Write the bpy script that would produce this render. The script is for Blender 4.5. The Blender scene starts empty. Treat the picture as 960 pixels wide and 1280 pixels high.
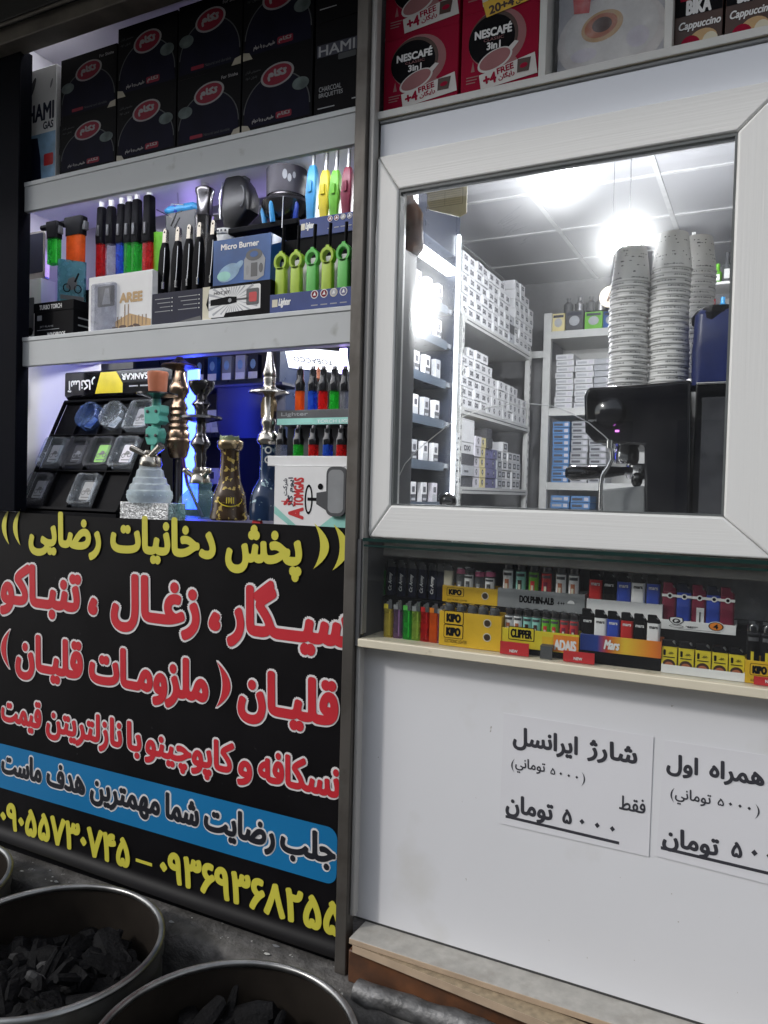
import bpy, math, random, re, unicodedata
import numpy as np
from mathutils import Matrix, Vector
from mathutils.geometry import interpolate_bezier, delaunay_2d_cdt
random.seed(7)
S=bpy.context.scene
C=S.collection
R=math.radians
# ------------------------------------------------------------------ camera, sky, sun, exposure
CAM=(0.0,-1.4,1.5); YAW,PIT,ROL=R(26.6945),R(-1.5309),R(1.4647); FPX=960.0
_cy,_sy,_cp,_sp=math.cos(YAW),math.sin(YAW),math.cos(PIT),math.sin(PIT)
FW=(-_sy*_cp,_cy*_cp,_sp); _r0=(_cy,_sy,0.0); _u0=(_sy*_sp,-_cy*_sp,_cp)
_c,_s=math.cos(ROL),math.sin(ROL)
RT=tuple(_c*a+_s*b for a,b in zip(_r0,_u0)); UP=tuple(-_s*a+_c*b for a,b in zip(_r0,_u0))
cam=bpy.data.cameras.new('camera'); cam.sensor_fit='VERTICAL'; cam.sensor_height=36; cam.lens=36*FPX/1280
cam.clip_start=.02; cam.clip_end=500
co=bpy.data.objects.new('camera',cam); C.objects.link(co)
co.matrix_world=Matrix(((RT[0],UP[0],-FW[0],CAM[0]),(RT[1],UP[1],-FW[1],CAM[1]),(RT[2],UP[2],-FW[2],CAM[2]),(0,0,0,1)))
S.camera=co
W=bpy.data.worlds.new('World'); S.world=W; W.use_nodes=True
_n=W.node_tree.nodes; _bg=_n['Background']; _sky=_n.new('ShaderNodeTexSky'); _sky.sky_type='NISHITA'; _sky.sun_disc=False
SUN_EL,SUN_AZ=R(34),R(-46)          # azimuth of the source, measured from -Y towards -X
_sky.sun_elevation=SUN_EL; _sky.sun_rotation=R(180)-SUN_AZ
_hs=_n.new('ShaderNodeHueSaturation'); _hs.inputs['Saturation'].default_value=.30
W.node_tree.links.new(_sky.outputs[0],_hs.inputs['Color']); W.node_tree.links.new(_hs.outputs[0],_bg.inputs[0]); _bg.inputs[1].default_value=.115
sl=bpy.data.lights.new('sun','SUN'); sl.energy=.62; sl.angle=R(5); sl.color=(1,.965,.92)
so=bpy.data.objects.new('sun',sl); C.objects.link(so)
_d=Vector((math.sin(-SUN_AZ)*math.cos(SUN_EL),math.cos(SUN_AZ)*math.cos(SUN_EL),-math.sin(SUN_EL)))
so.rotation_euler=_d.to_track_quat('-Z','Y').to_euler(); so.location=(-2,-3,4)
V=S.view_settings; V.view_transform='Standard'; V.look='None'; V.gamma=1; V.use_curve_mapping=False; V.exposure=1.02
try:
    S.cycles.use_denoising=True; S.cycles.max_bounces=8; S.cycles.diffuse_bounces=4; S.cycles.glossy_bounces=3
    S.cycles.transparent_max_bounces=16; S.cycles.transmission_bounces=4; S.cycles.caustics_reflective=False; S.cycles.caustics_refractive=False
    S.cycles.sample_clamp_indirect=6; S.cycles.use_light_tree=True
except Exception: pass
# ------------------------------------------------------------------ survey helpers: a sight line met with a real plane
def ray(px,py):
    u,v=(px-480)/FPX,(640-py)/FPX
    return tuple(f+u*r+v*w for f,r,w in zip(FW,RT,UP))
def P(px,py,Y):
    d=ray(px,py); t=(Y-CAM[1])/d[1]; return (CAM[0]+t*d[0],CAM[2]+t*d[2])
def PZ(px,py,Z):
    d=ray(px,py); t=(Z-CAM[2])/d[2]; return (CAM[0]+t*d[0],CAM[1]+t*d[1])
def PX(px,py,X):
    d=ray(px,py); t=(X-CAM[0])/d[0]; return (CAM[1]+t*d[1],CAM[2]+t*d[2])
def rect(x0,x1,yt,yb,Y):
    ym=(yt+yb)/2; xm=(x0+x1)/2
    return P(x0,ym,Y)[0],P(x1,ym,Y)[0],P(xm,yb,Y)[1],P(xm,yt,Y)[1]
# ------------------------------------------------------------------ materials
MATS={}
def _new(name):
    m=bpy.data.materials.new(name); m.use_nodes=True; MATS[name]=m
    return m,m.node_tree.nodes,m.node_tree.links
def mat(name,col,rough=.5,metal=0.,var=.10,scale=25.,bump=0.,bscale=None,stretch=None,spec=.5,chips=None,coat=0.,dirt=None):
    m,n,l=_new(name); b=n['Principled BSDF']
    b.inputs['Roughness'].default_value=rough; b.inputs['Metallic'].default_value=metal; b.inputs['Specular IOR Level'].default_value=spec
    b.inputs['Coat Weight'].default_value=coat
    tc=n.new('ShaderNodeTexCoord'); mp=n.new('ShaderNodeMapping'); l.new(tc.outputs['Object'],mp.inputs[0])
    if stretch: mp.inputs['Scale'].default_value=stretch
    ns=n.new('ShaderNodeTexNoise'); ns.inputs['Scale'].default_value=scale; ns.inputs['Detail'].default_value=5; l.new(mp.outputs[0],ns.inputs[0])
    mr=n.new('ShaderNodeMapRange'); mr.inputs[1].default_value=.3; mr.inputs[2].default_value=.7; mr.inputs[3].default_value=1-var; mr.inputs[4].default_value=1+var
    l.new(ns.outputs[0],mr.inputs[0])
    mx=n.new('ShaderNodeVectorMath'); mx.operation='SCALE'; mx.inputs[0].default_value=col; l.new(mr.outputs[0],mx.inputs['Scale'])
    out=mx.outputs[0]
    for spec_ in ([chips] if chips else [])+([dirt] if dirt else []):
        c2,sc2,lo,hi=spec_
        n2=n.new('ShaderNodeTexNoise'); n2.inputs['Scale'].default_value=sc2; n2.inputs['Detail'].default_value=6; l.new(tc.outputs['Object'],n2.inputs[0])
        m2=n.new('ShaderNodeMapRange'); m2.inputs[1].default_value=lo; m2.inputs[2].default_value=hi; l.new(n2.outputs[0],m2.inputs[0])
        mm=n.new('ShaderNodeMix'); mm.data_type='RGBA'; l.new(m2.outputs[0],mm.inputs[0]); l.new(out,mm.inputs[6]); mm.inputs[7].default_value=(*c2,1)
        out=mm.outputs[2]
    l.new(out,b.inputs['Base Color'])
    r2=n.new('ShaderNodeMapRange'); r2.inputs[3].default_value=max(0,rough-.08); r2.inputs[4].default_value=min(1,rough+.08); l.new(ns.outputs[0],r2.inputs[0]); l.new(r2.outputs[0],b.inputs['Roughness'])
    if bump:
        nb=ns
        if bscale:
            nb=n.new('ShaderNodeTexNoise'); nb.inputs['Scale'].default_value=bscale; nb.inputs['Detail'].default_value=4; l.new(mp.outputs[0],nb.inputs[0])
        bp=n.new('ShaderNodeBump'); bp.inputs['Strength'].default_value=bump; bp.inputs['Distance'].default_value=.004; l.new(nb.outputs[0],bp.inputs['Height']); l.new(bp.outputs[0],b.inputs['Normal'])
    return m
def emit(name,col,e):
    m,n,l=_new(name); b=n['Principled BSDF']; b.inputs['Base Color'].default_value=(*col,1)
    b.inputs['Emission Color'].default_value=(*col,1); b.inputs['Emission Strength'].default_value=e
def pane(name,tint=(1,1,1),rough=.0,f0=.045,haze=0.,smear_bloom=0.):
    """thin clear sheet: straight-through view plus mirror by Fresnel"""
    m,n,l=_new(name); n.remove(n['Principled BSDF']); o=n['Material Output']
    tr=n.new('ShaderNodeBsdfTransparent'); tr.inputs[0].default_value=(*tint,1)
    if smear_bloom:  # wide scatter of a greasy pane, added to imitate lens bloom round the bulbs
        for ior,k in ((1.018,.45),(1.05,.35),(1.14,.35)):
            t0=tr; rf=n.new('ShaderNodeBsdfRefraction'); rf.inputs['IOR'].default_value=ior; rf.inputs['Roughness'].default_value=1.0; rf.inputs[0].default_value=(*tint,1)
            tr=n.new('ShaderNodeMixShader'); tr.inputs[0].default_value=smear_bloom*k; l.new(t0.outputs[0],tr.inputs[1]); l.new(rf.outputs[0],tr.inputs[2])
    g=n.new('ShaderNodeBsdfGlossy'); g.inputs['Roughness'].default_value=rough
    fr=n.new('ShaderNodeLayerWeight'); fr.inputs[0].default_value=.5
    pw=n.new('ShaderNodeMath'); pw.operation='POWER'; pw.inputs[1].default_value=4; l.new(fr.outputs['Facing'],pw.inputs[0])
    ma=n.new('ShaderNodeMath'); ma.operation='MULTIPLY_ADD'; ma.inputs[1].default_value=.7; ma.inputs[2].default_value=f0; l.new(pw.outputs[0],ma.inputs[0])
    mx=n.new('ShaderNodeMixShader'); l.new(ma.outputs[0],mx.inputs[0]); l.new(tr.outputs[0],mx.inputs[1]); l.new(g.outputs[0],mx.inputs[2])
    last=mx
    if haze:
        d=n.new('ShaderNodeBsdfDiffuse'); d.inputs[0].default_value=(.8,.8,.8,1)
        ns=n.new('ShaderNodeTexNoise'); ns.inputs['Scale'].default_value=6; ns.inputs['Detail'].default_value=6
        tc=n.new('ShaderNodeTexCoord'); l.new(tc.outputs['Object'],ns.inputs[0])
        mr=n.new('ShaderNodeMapRange'); mr.inputs[1].default_value=.35; mr.inputs[2].default_value=.75; mr.inputs[4].default_value=haze; l.new(ns.outputs[0],mr.inputs[0])
        m2=n.new('ShaderNodeMixShader'); l.new(mr.outputs[0],m2.inputs[0]); l.new(mx.outputs[0],m2.inputs[1]); l.new(d.outputs[0],m2.inputs[2]); last=m2
    l.new(last.outputs[0],o.inputs[0])
def tint(name,col,trans=.55,rough=.12):
    """coloured translucent plastic or glass: some clear view, some body colour, a sharp gloss"""
    m,n,l=_new(name); b=n['Principled BSDF']; o=n['Material Output']
    b.inputs['Base Color'].default_value=(*col,1); b.inputs['Roughness'].default_value=rough
    tr=n.new('ShaderNodeBsdfTransparent'); k=max(col)+1e-6; tr.inputs[0].default_value=(*[min(1,.25+.75*c/k) for c in col],1)
    tl=n.new('ShaderNodeBsdfTranslucent'); tl.inputs[0].default_value=(*col,1)
    m1=n.new('ShaderNodeMixShader'); m1.inputs[0].default_value=.35; l.new(b.outputs[0],m1.inputs[1]); l.new(tl.outputs[0],m1.inputs[2])
    ns=n.new('ShaderNodeTexNoise'); ns.inputs['Scale'].default_value=45; tc=n.new('ShaderNodeTexCoord'); l.new(tc.outputs['Object'],ns.inputs[0])
    mr=n.new('ShaderNodeMapRange'); mr.inputs[1].default_value=.3; mr.inputs[2].default_value=.7; mr.inputs[3].default_value=max(0,trans-.12); mr.inputs[4].default_value=min(1,trans+.12); l.new(ns.outputs[0],mr.inputs[0])
    mx=n.new('ShaderNodeMixShader'); l.new(mr.outputs[0],mx.inputs[0]); l.new(m1.outputs[0],mx.inputs[1]); l.new(tr.outputs[0],mx.inputs[2]); l.new(mx.outputs[0],o.inputs[0])

mat('steel_post',(.105,.096,.086),.5,.35,.35,9,.25,60,(1,1,.25),dirt=((.06,.05,.042),14,.5,.75)); mat('post_trim',(.42,.41,.395),.5,.25,.15,9,.2,40,(1,1,.2))
mat('pvc_h',(.80,.80,.785),.36,0,.015,8,.14,110,(.035,1,2.4)); mat('pvc_v',(.80,.80,.785),.36,0,.015,8,.14,110,(2.4,1,.035))
mat('pvc_smooth',(.74,.765,.82),.16,0,.02,6,.02,4)
mat('seam',(.05,.05,.05),.7); mat('gasket',(.12,.13,.13),.5)
mat('panel',(.75,.755,.78),.38,0,.02,3,.04,9,dirt=((.60,.59,.555),5,.58,.86),chips=((.42,.40,.37),70,.745,.77))
mat('cream_edge',(.70,.64,.50),.5,0,.05,12,dirt=((.45,.38,.28),30,.66,.74))
mat('shelf_lip',(.54,.56,.57),.45,0,.05,5,.05,30,spec=.25,dirt=((.30,.30,.28),18,.62,.8)); mat('shelf_white',(.72,.72,.75),.4,0,.03)
mat('shelf_top_lip',(.60,.62,.63),.45,0,.04,spec=.25)
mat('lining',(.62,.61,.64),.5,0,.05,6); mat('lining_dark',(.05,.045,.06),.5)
mat('black_post',(.0035,.004,.0075),.65,.0,.2,5,spec=.04)
mat('concrete',(.115,.11,.105),.85,0,.40,32,.9,120,chips=((.50,.49,.46),38,.69,.705),dirt=((.04,.037,.034),7,.50,.72))
mat('roughcast',(.42,.40,.35),.9,0,.3,10,.9,45,dirt=((.06,.055,.05),6,.5,.75))
mat('dark_steel',(.035,.035,.034),.55,.3,.3,12,.2); mat('brown_steel',(.15,.135,.115),.5,.3,.25,14,.2)
mat('asphalt',(.115,.112,.105),.9,0,.3,30,.5); mat('plaster',(.30,.29,.27),.85,0,.15,10,.4)
mat('sill_white',(.42,.405,.37),.6,0,.14,40,.25,90,dirt=((.33,.31,.275),26,.52,.75))
mat('chipboard',(.33,.26,.17),.7,0,.25,80,.3); mat('plank_edge',(.45,.34,.24),.6,0,.12,20)
mat('beam_brown',(.15,.062,.028),.5,0,.35,14,.2,dirt=((.06,.035,.025),16,.45,.75)); mat('foil',(.17,.17,.17),.55,.55,.5,30,.8,70)
mat('banner_black',(.0045,.004,.005),.5,0,.3,6,.25,5,spec=.14,dirt=((.03,.03,.03),55,.70,.76)); mat('banner_yellow',(.62,.57,.065),.5,0,.06,8); mat('banner_red',(.55,.018,.030),.5,0,.06,8)
mat('banner_white',(.72,.70,.70),.5,0,.04); mat('banner_blue',(.006,.17,.40),.45,0,.05,5); mat('ink_black',(.010,.011,.018),.5)
mat('paper',(.735,.735,.765),.55,0,.02,6); mat('ink',(.035,.035,.045),.6)
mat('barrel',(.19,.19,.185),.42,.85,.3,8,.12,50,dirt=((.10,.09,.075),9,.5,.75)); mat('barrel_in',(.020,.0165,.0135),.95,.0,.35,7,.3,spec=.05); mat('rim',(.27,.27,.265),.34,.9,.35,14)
mat('charcoal',(.0055,.0055,.006),.75,0,.6,22,1.0,90,spec=.12); mat('charcoal_grey',(.04,.04,.04),.75,0,.4,22,.6)
mat('white',(.78,.78,.78),.5,0,.03); mat('offwhite',(.62,.62,.60),.5,0,.05); mat('grey',(.25,.26,.27),.5); mat('dgrey',(.07,.072,.078),.45); mat('black',(.0055,.0055,.007),.6,spec=.07)
mat('torch_black',(.012,.012,.014),.38,0,.1); mat('gloss_black',(.008,.008,.010),.10,0,.05,coat=.6); mat('navy',(.008,.010,.032),.45); mat('blue_tray',(.02,.045,.20),.35); mat('navy_box',(.012,.014,.035),.5,spec=.2)
mat('tip',(.74,.74,.74),.45,.25,.05); mat('chrome',(.75,.75,.76),.12,1.,.04); mat('steel',(.50,.50,.50),.3,1.,.1,18); mat('dark_chrome',(.12,.115,.12),.2,.9); mat('brass',(.40,.31,.19),.26,1.,.15,15); mat('bronze',(.24,.17,.115),.28,1.,.2,15)
mat('silver',(.46,.43,.38),.24,1.,.1)
mat('red',(.50,.02,.02),.35); mat('lred',(.55,.03,.035),.4); mat('blue',(.03,.07,.42),.35); mat('lblue',(.05,.30,.62),.35); mat('yellow',(.68,.55,.03),.4); mat('gold_tray',(.72,.44,.02),.4)
mat('lime',(.38,.55,.03),.35); mat('green',(.10,.50,.08),.35); mat('leaf',(.14,.45,.03),.4); mat('maroon',(.20,.015,.045),.35); mat('purple',(.10,.03,.16),.35); mat('orange',(.75,.22,.02),.4)
mat('teal',(.09,.42,.34),.35); mat('tealpale',(.30,.62,.55),.4); mat('terracotta',(.42,.13,.06),.6,0,.12,30); mat('cream',(.62,.58,.45),.5); mat('tan',(.50,.32,.14),.5); mat('pink',(.62,.15,.28),.45)
mat('coffee_red',(.30,.006,.032),.55,0,.05,spec=.08); mat('coffee_pink',(.33,.15,.155),.6,0,.08,20,spec=.1); mat('dark_coffee',(.05,.018,.010),.5,0,.2,30); mat('cup_white',(.60,.58,.56),.45,0,.04); mat('logo_red',(.20,.012,.03),.55,spec=.15)
mat('logo_ring',(.27,.26,.265),.55,spec=.15); mat('dome',(.008,.008,.019),.6,0,.3,12,spec=.06); mat('dome_line',(.075,.08,.085),.55,spec=.1); mat('coal_print',(.10,.125,.125),.55,0,.35,40,spec=.1); mat('sticker',(.34,.31,.24),.5,0,.2,40)
mat('ash_print',(.30,.31,.33),.5); mat('kraft',(.70,.60,.30),.6,0,.1,14); mat('calendar',(.58,.52,.28),.6,0,.06,14); mat('cal_line',(.40,.32,.15),.6)
mat('carton',(.64,.64,.66),.5,0,.04); mat('carton_seam',(.14,.14,.15),.6); mat('carton_ink',(.07,.07,.085),.6); mat('carton_grey',(.40,.41,.44),.5); mat('carton_dark',(.06,.06,.07),.5); mat('carton_yellow',(.66,.58,.30),.5); mat('carton_purple',(.13,.13,.26),.5); mat('carton_blue',(.10,.24,.50),.5); mat('carton_lilac',(.58,.56,.62),.5)
mat('rack',(.56,.56,.55),.4,.1,.05); mat('tower',(.012,.018,.040),.3); mat('tower_edge',(.075,.10,.14),.35,.2)
mat('ceiling',(.50,.50,.53),.35,0,.03,5); mat('tbar',(.66,.66,.67),.4); mat('wall_in',(.30,.30,.31),.6,0,.05); mat('counter',(.30,.29,.28),.4); mat('ceiling_rib',(.70,.70,.71),.25)
mat('machine',(.008,.008,.012),.16,0,.1,coat=.3); mat('blue_bag',(.010,.022,.13),.35,0,.25,14,.5,18); mat('bag_brown',(.20,.105,.075),.3,0,.6,25,.6); mat('disc',(.58,.50,.38),.5)
mat('glitter',(.55,.56,.57),.25,.5,.6,160,.8,220); mat('tape_green',(.25,.30,.16),.4,0,.2); mat('printblue',(.02,.09,.30),.3,0,.4,9); mat('printpale',(.25,.42,.60),.4,0,.4,18)
mat('bike_print',(.42,.50,.56),.3,0,.25,18)
mat('rust_wire',(.55,.55,.55),.35,.8)
mat('cup_paper',(.82,.81,.80),.5,0,.03,30)
mat('vase_deco',(.055,.032,.016),.25,.2,.3,20,chips=((.55,.40,.10),75,.575,.60)); mat('vase_blue',(.016,.035,.085),.15,.1,.3,20,chips=((.30,.42,.46),70,.62,.66))
tint('t_red',(.60,.02,.02)); tint('t_green',(.03,.45,.05)); tint('t_blue',(.03,.12,.60)); tint('t_clear',(.45,.46,.47),.7); tint('t_orange',(.85,.15,.02),.4); tint('t_yellow',(.60,.50,.06)); tint('t_violet',(.20,.12,.22),.6)
tint('t_smoke',(.26,.265,.285),.72); tint('t_yg',(.35,.50,.08)); tint('t_glass',(.70,.74,.78),.80,.05); tint('t_frost',(.66,.72,.74),.42,.35); tint('t_sea',(.20,.29,.29),.58,.06); tint('t_bluegls',(.03,.06,.20),.4,.06)
tint('t_cyan',(.10,.24,.28),.4); tint('t_tape',(.68,.68,.70),.93,.4); tint('t_film',(.7,.7,.72),.84,.12); tint('t_bluetint',(.30,.42,.70),.76,.05)
pane('window_pane',(.95,.97,.97),.0,.05,.03,.065); pane('case_pane',(.98,.99,.985),.0,.04,.012); mat('glass_edge',(.012,.034,.03),.2)
emit('bulb',(.97,.98,1.0),270); emit('led_white',(.95,.96,1),10); emit('led_strip',(.90,.95,1),5); emit('led_cyan',(.03,.06,1),8.0); emit('led_violet',(.48,.36,1),4.0); emit('lightbox',(.9,.94,1),1.1); emit('pilot',(.8,.2,.9),1.2)
def stripes(name,c1,c2):
    m,n,l=_new(name); b=n['Principled BSDF']; tc=n.new('ShaderNodeTexCoord'); sp=n.new('ShaderNodeSeparateXYZ'); l.new(tc.outputs['Object'],sp.inputs[0])
    ra=n.new('ShaderNodeValToRGB'); ma=n.new('ShaderNodeMath'); ma.operation='MULTIPLY_ADD'; ma.inputs[1].default_value=5.5; ma.inputs[2].default_value=.5; l.new(sp.outputs[0],ma.inputs[0]); l.new(ma.outputs[0],ra.inputs[0])
    e=ra.color_ramp.elements; e[0].color=(.01,.02,.12,1); e[1].color=(.45,.03,.02,1)
    for p,c in ((.28,(.02,.05,.25,1)),(.38,(.55,.06,.02,1)),(.55,(.75,.50,.04,1)),(.8,(.75,.22,.02,1))):
        x=e.new(p); x.color=c
    l.new(ra.outputs[0],b.inputs['Base Color']); b.inputs['Roughness'].default_value=.35
stripes('flame_print',None,None)
# ------------------------------------------------------------------ lettering
FORMS={}
for cp in list(range(0xFB50,0xFE00))+list(range(0xFE70,0xFEFF)):
    d=unicodedata.decomposition(chr(cp)).split()
    if len(d)==2 and d[0] in('<initial>','<medial>','<final>','<isolated>'): FORMS.setdefault(chr(int(d[1],16)),{}).setdefault(d[0][1:-1],chr(cp))
    if len(d)==3 and d[0] in('<final>','<isolated>') and d[1]=='0644': FORMS.setdefault(chr(0x644)+chr(int(d[2],16)),{}).setdefault(d[0][1:-1],chr(cp))
def shape(s):
    toks=[];i=0
    while i<len(s):
        if s[i]=='\u0644' and s[i:i+2] in FORMS: toks.append(s[i:i+2]); i+=2
        else: toks.append(s[i]); i+=1
    TAT='\u0640'; dual=lambda t:t==TAT or 'initial' in FORMS.get(t,{}); jb=lambda t:t==TAT or 'final' in FORMS.get(t,{})
    out=[]
    for k,t in enumerate(toks):
        if t==TAT or t not in FORMS: out.append({'(':')',')':'('}.get(t,t)); continue
        p=k>0 and dual(toks[k-1]); q=k+1<len(toks) and dual(t) and jb(toks[k+1])
        out.append(FORMS[t].get('medial' if p and q else 'final' if p else 'initial' if q else 'isolated',t))
    r=''.join(reversed(out))
    return re.sub('[0-9\u06f0-\u06f9]+',lambda m:m.group(0)[::-1],r)
_G={}
def glyphs(s,shear=0):
    k=(s,shear)
    if k in _G: return _G[k]
    t=shape(s) if any('\u0600'<=c<='\u06ef' for c in s) else s
    cu=bpy.data.curves.new('lettering','FONT'); cu.body=t; cu.size=1; cu.shear=shear; cu.resolution_u=4
    o=bpy.data.objects.new('lettering',cu); C.objects.link(o); bpy.context.view_layer.update()
    cv=o.to_curve(bpy.context.evaluated_depsgraph_get()); cont=[]
    for sp in cv.splines:
        q=[]; bp=sp.bezier_points
        if sp.type=='BEZIER':
            for a in range(len(bp)):
                A,B=bp[a],bp[(a+1)%len(bp)]
                st=(A.handle_right-A.co).length<1e-6 and (B.handle_left-B.co).length<1e-6
                st=st or abs((B.co-A.co).to_2d().normalized().cross((A.handle_right-A.co).to_2d()))<1e-5 and abs((B.co-A.co).to_2d().normalized().cross((B.handle_left-B.co).to_2d()))<1e-5 if (B.co-A.co).length>1e-9 else True
                q+=[(A.co.x,A.co.y)] if st else [(p.x,p.y) for p in interpolate_bezier(A.co,A.handle_right,B.handle_left,B.co,6)[:-1]]
        else: q=[(p.co.x,p.co.y) for p in sp.points]
        q=[p for a,p in enumerate(q) if (p[0]-q[a-1][0])**2+(p[1]-q[a-1][1])**2>1e-10]
        if len(q)>2: cont.append(q)
    o.to_curve_clear(); bpy.data.objects.remove(o); bpy.data.curves.remove(cu)
    vs=[];ed=[]
    for q in cont:
        b0=len(vs); vs+=q; ed+=[(b0+a,b0+(a+1)%len(q)) for a in range(len(q))]
    if not vs: _G[k]=([],[],[],0,1,0,1); return _G[k]
    vo,_e,fo,*_r=delaunay_2d_cdt([Vector(p) for p in vs],ed,[],0,1e-6)
    E0=np.array([vs[a] for a,_ in ed]); E1=np.array([vs[b] for _,b in ed])
    cen=np.array([[sum(vo[a].x for a in f)/len(f),sum(vo[a].y for a in f)/len(f)] for f in fo])
    y0,y1=E0[:,1][None],E1[:,1][None]; px,py=cen[:,0][:,None],cen[:,1][:,None]
    side=(E1[:,0]-E0[:,0])[None]*(py-y0)-(px-E0[:,0][None])*(y1-y0)
    wn=((y0<=py)&(y1>py)&(side>0)).sum(1).astype(int)-((y0>py)&(y1<=py)&(side<0)).sum(1)
    fs=[tuple(f) for f,w in zip(fo,wn) if w!=0]
    used=sorted({a for f in fs for a in f}); ix={a:b for b,a in enumerate(used)}
    vs=[(vo[a].x,vo[a].y) for a in used]; fs=[tuple(ix[a] for a in f) for f in fs]; lay=[0]*len(vs)
    xs=[v[0] for v in vs]; ys=[v[1] for v in vs]
    _G[k]=(vs,fs,lay,min(xs),max(xs),min(ys),max(ys)); return _G[k]
# ------------------------------------------------------------------ mesh builder
NEG_Y=((1,0,0),(0,0,1))
def vadd(a,b,k=1): return (a[0]+b[0]*k,a[1]+b[1]*k,a[2]+b[2]*k)
def ell(cx,cy,rx,ry,n=28,a0=0,a1=360,rot=0):
    o=[]; cr,sr=math.cos(R(rot)),math.sin(R(rot)); full=(a1-a0)>=360
    for i in range(n if full else n+1):
        a=R(a0+(a1-a0)*i/n); x,y=rx*math.cos(a),ry*math.sin(a); o.append((cx+x*cr-y*sr,cy+x*sr+y*cr))
    return o
def rr(x0,x1,y0,y1,r,n=4):
    r=min(r,(x1-x0)/2,(y1-y0)/2); o=[]
    for cx,cy,a in((x1-r,y1-r,0),(x0+r,y1-r,90),(x0+r,y0+r,180),(x1-r,y0+r,270)):
        for i in range(n+1): b=R(a+90*i/n); o.append((cx+r*math.cos(b),cy+r*math.sin(b)))
    return o
def sq(x0,x1,y0,y1): return [(x0,y0),(x1,y0),(x1,y1),(x0,y1)]
class MB:
    def __init__(s,M=None): s.v=[]; s.f=[]; s.m=[]; s.mats=[]; s.M=M
    def mi(s,m):
        if m not in s.mats: s.mats.append(m)
        return s.mats.index(m)
    def add(s,vs,fs,m):
        b=len(s.v); k=s.mi(m)
        if s.M is not None: vs=[tuple(s.M@Vector(v)) for v in vs]
        s.v+=vs; s.f+=[tuple(i+b for i in f) for f in fs]; s.m+=[k]*len(fs)
    def box(s,x0,x1,y0,y1,z0,z1,m,mf=None):
        if x0>x1:x0,x1=x1,x0
        if y0>y1:y0,y1=y1,y0
        if z0>z1:z0,z1=z1,z0
        vs=[(x0,y0,z0),(x1,y0,z0),(x1,y1,z0),(x0,y1,z0),(x0,y0,z1),(x1,y0,z1),(x1,y1,z1),(x0,y1,z1)]
        fs=[(3,2,1,0),(4,5,6,7),(1,2,6,5),(2,3,7,6),(3,0,4,7)]
        s.add(vs,fs+([] if mf else [(0,1,5,4)]),m)
        if mf: s.add(vs,[(0,1,5,4)],mf)
    def prism(s,pts,a0,a1,m,ax='y',cap=True):
        n=len(pts)
        def q(p,a): return (p[0],a,p[1]) if ax=='y' else ((a,p[0],p[1]) if ax=='x' else (p[0],p[1],a))
        vs=[q(p,a0) for p in pts]+[q(p,a1) for p in pts]
        fs=[(i,(i+1)%n,n+(i+1)%n,n+i) for i in range(n)]
        if cap: fs+=[tuple(range(n-1,-1,-1)),tuple(range(n,2*n))]
        s.add(vs,fs,m)
    def loft(s,rings,m,cap=True,closed=True):
        n=len(rings[0]); vs=[p for r in rings for p in r]; fs=[]
        for k in range(len(rings)-1):
            for i in range(n if closed else n-1):
                j=(i+1)%n; fs.append((k*n+i,k*n+j,(k+1)*n+j,(k+1)*n+i))
        if cap: fs+=[tuple(range(n-1,-1,-1)),tuple((len(rings)-1)*n+i for i in range(n))]
        s.add(vs,fs,m)
    def lathe(s,prof,m,c=(0,0),n=24,cap=True,seg=None):
        """prof [(r,z)] bottom to top"""
        s.loft([[(c[0]+r*math.cos(2*math.pi*i/n),c[1]+r*math.sin(2*math.pi*i/n),z) for i in range(n)] for r,z in prof],m,cap)
    def cyl(s,p0,p1,r0,r1,m,n=12,cap=True):
        p0,p1=Vector(p0),Vector(p1); d=(p1-p0).normalized(); a=d.orthogonal().normalized(); b=d.cross(a)
        s.loft([[tuple(p+a*r*math.cos(2*math.pi*i/n)+b*r*math.sin(2*math.pi*i/n)) for i in range(n)] for p,r in((p0,r0),(p1,r1))],m,cap)
    def tube(s,pts,r,m,n=8,cap=True):
        pts=[Vector(p) for p in pts]; rings=[]; ref=None
        for k,p in enumerate(pts):
            d=(pts[min(k+1,len(pts)-1)]-pts[max(k-1,0)]).normalized()
            a=(ref-d*ref.dot(d)).normalized() if ref is not None and (ref-d*ref.dot(d)).length>1e-6 else d.orthogonal().normalized()
            ref=a; b=d.cross(a); rk=r[k] if isinstance(r,(list,tuple)) else r
            rings.append([tuple(p+a*rk*math.cos(2*math.pi*i/n)+b*rk*math.sin(2*math.pi*i/n)) for i in range(n)])
        s.loft(rings,m,cap)
    def sphere(s,c,r,m,n=20,k=12,sc=(1,1,1)):
        s.loft([[(c[0]+sc[0]*r*math.sin(math.pi*j/k)*math.cos(2*math.pi*i/n),c[1]+sc[1]*r*math.sin(math.pi*j/k)*math.sin(2*math.pi*i/n),c[2]-sc[2]*r*math.cos(math.pi*j/k)) for i in range(n)] for j in [.02]+list(range(1,k))+[k-.02]],m)
    def flat(s,pts,m,o=(0,0,0),fr=NEG_Y,lift=.0004):
        ux,uz=fr; nn=(ux[1]*uz[2]-ux[2]*uz[1],ux[2]*uz[0]-ux[0]*uz[2],ux[0]*uz[1]-ux[1]*uz[0])
        s.add([vadd(vadd(vadd(o,ux,p[0]),uz,p[1]),nn,lift) for p in pts],[tuple(range(len(pts)))],m)
    def ring(s,pa,pb,m,o=(0,0,0),fr=NEG_Y,lift=.0004):
        ux,uz=fr; nn=(ux[1]*uz[2]-ux[2]*uz[1],ux[2]*uz[0]-ux[0]*uz[2],ux[0]*uz[1]-ux[1]*uz[0]); n=len(pa)
        s.add([vadd(vadd(vadd(o,ux,p[0]),uz,p[1]),nn,lift) for p in pa+pb],[(i,(i+1)%n,n+(i+1)%n,n+i) for i in range(n)],m)
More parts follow.
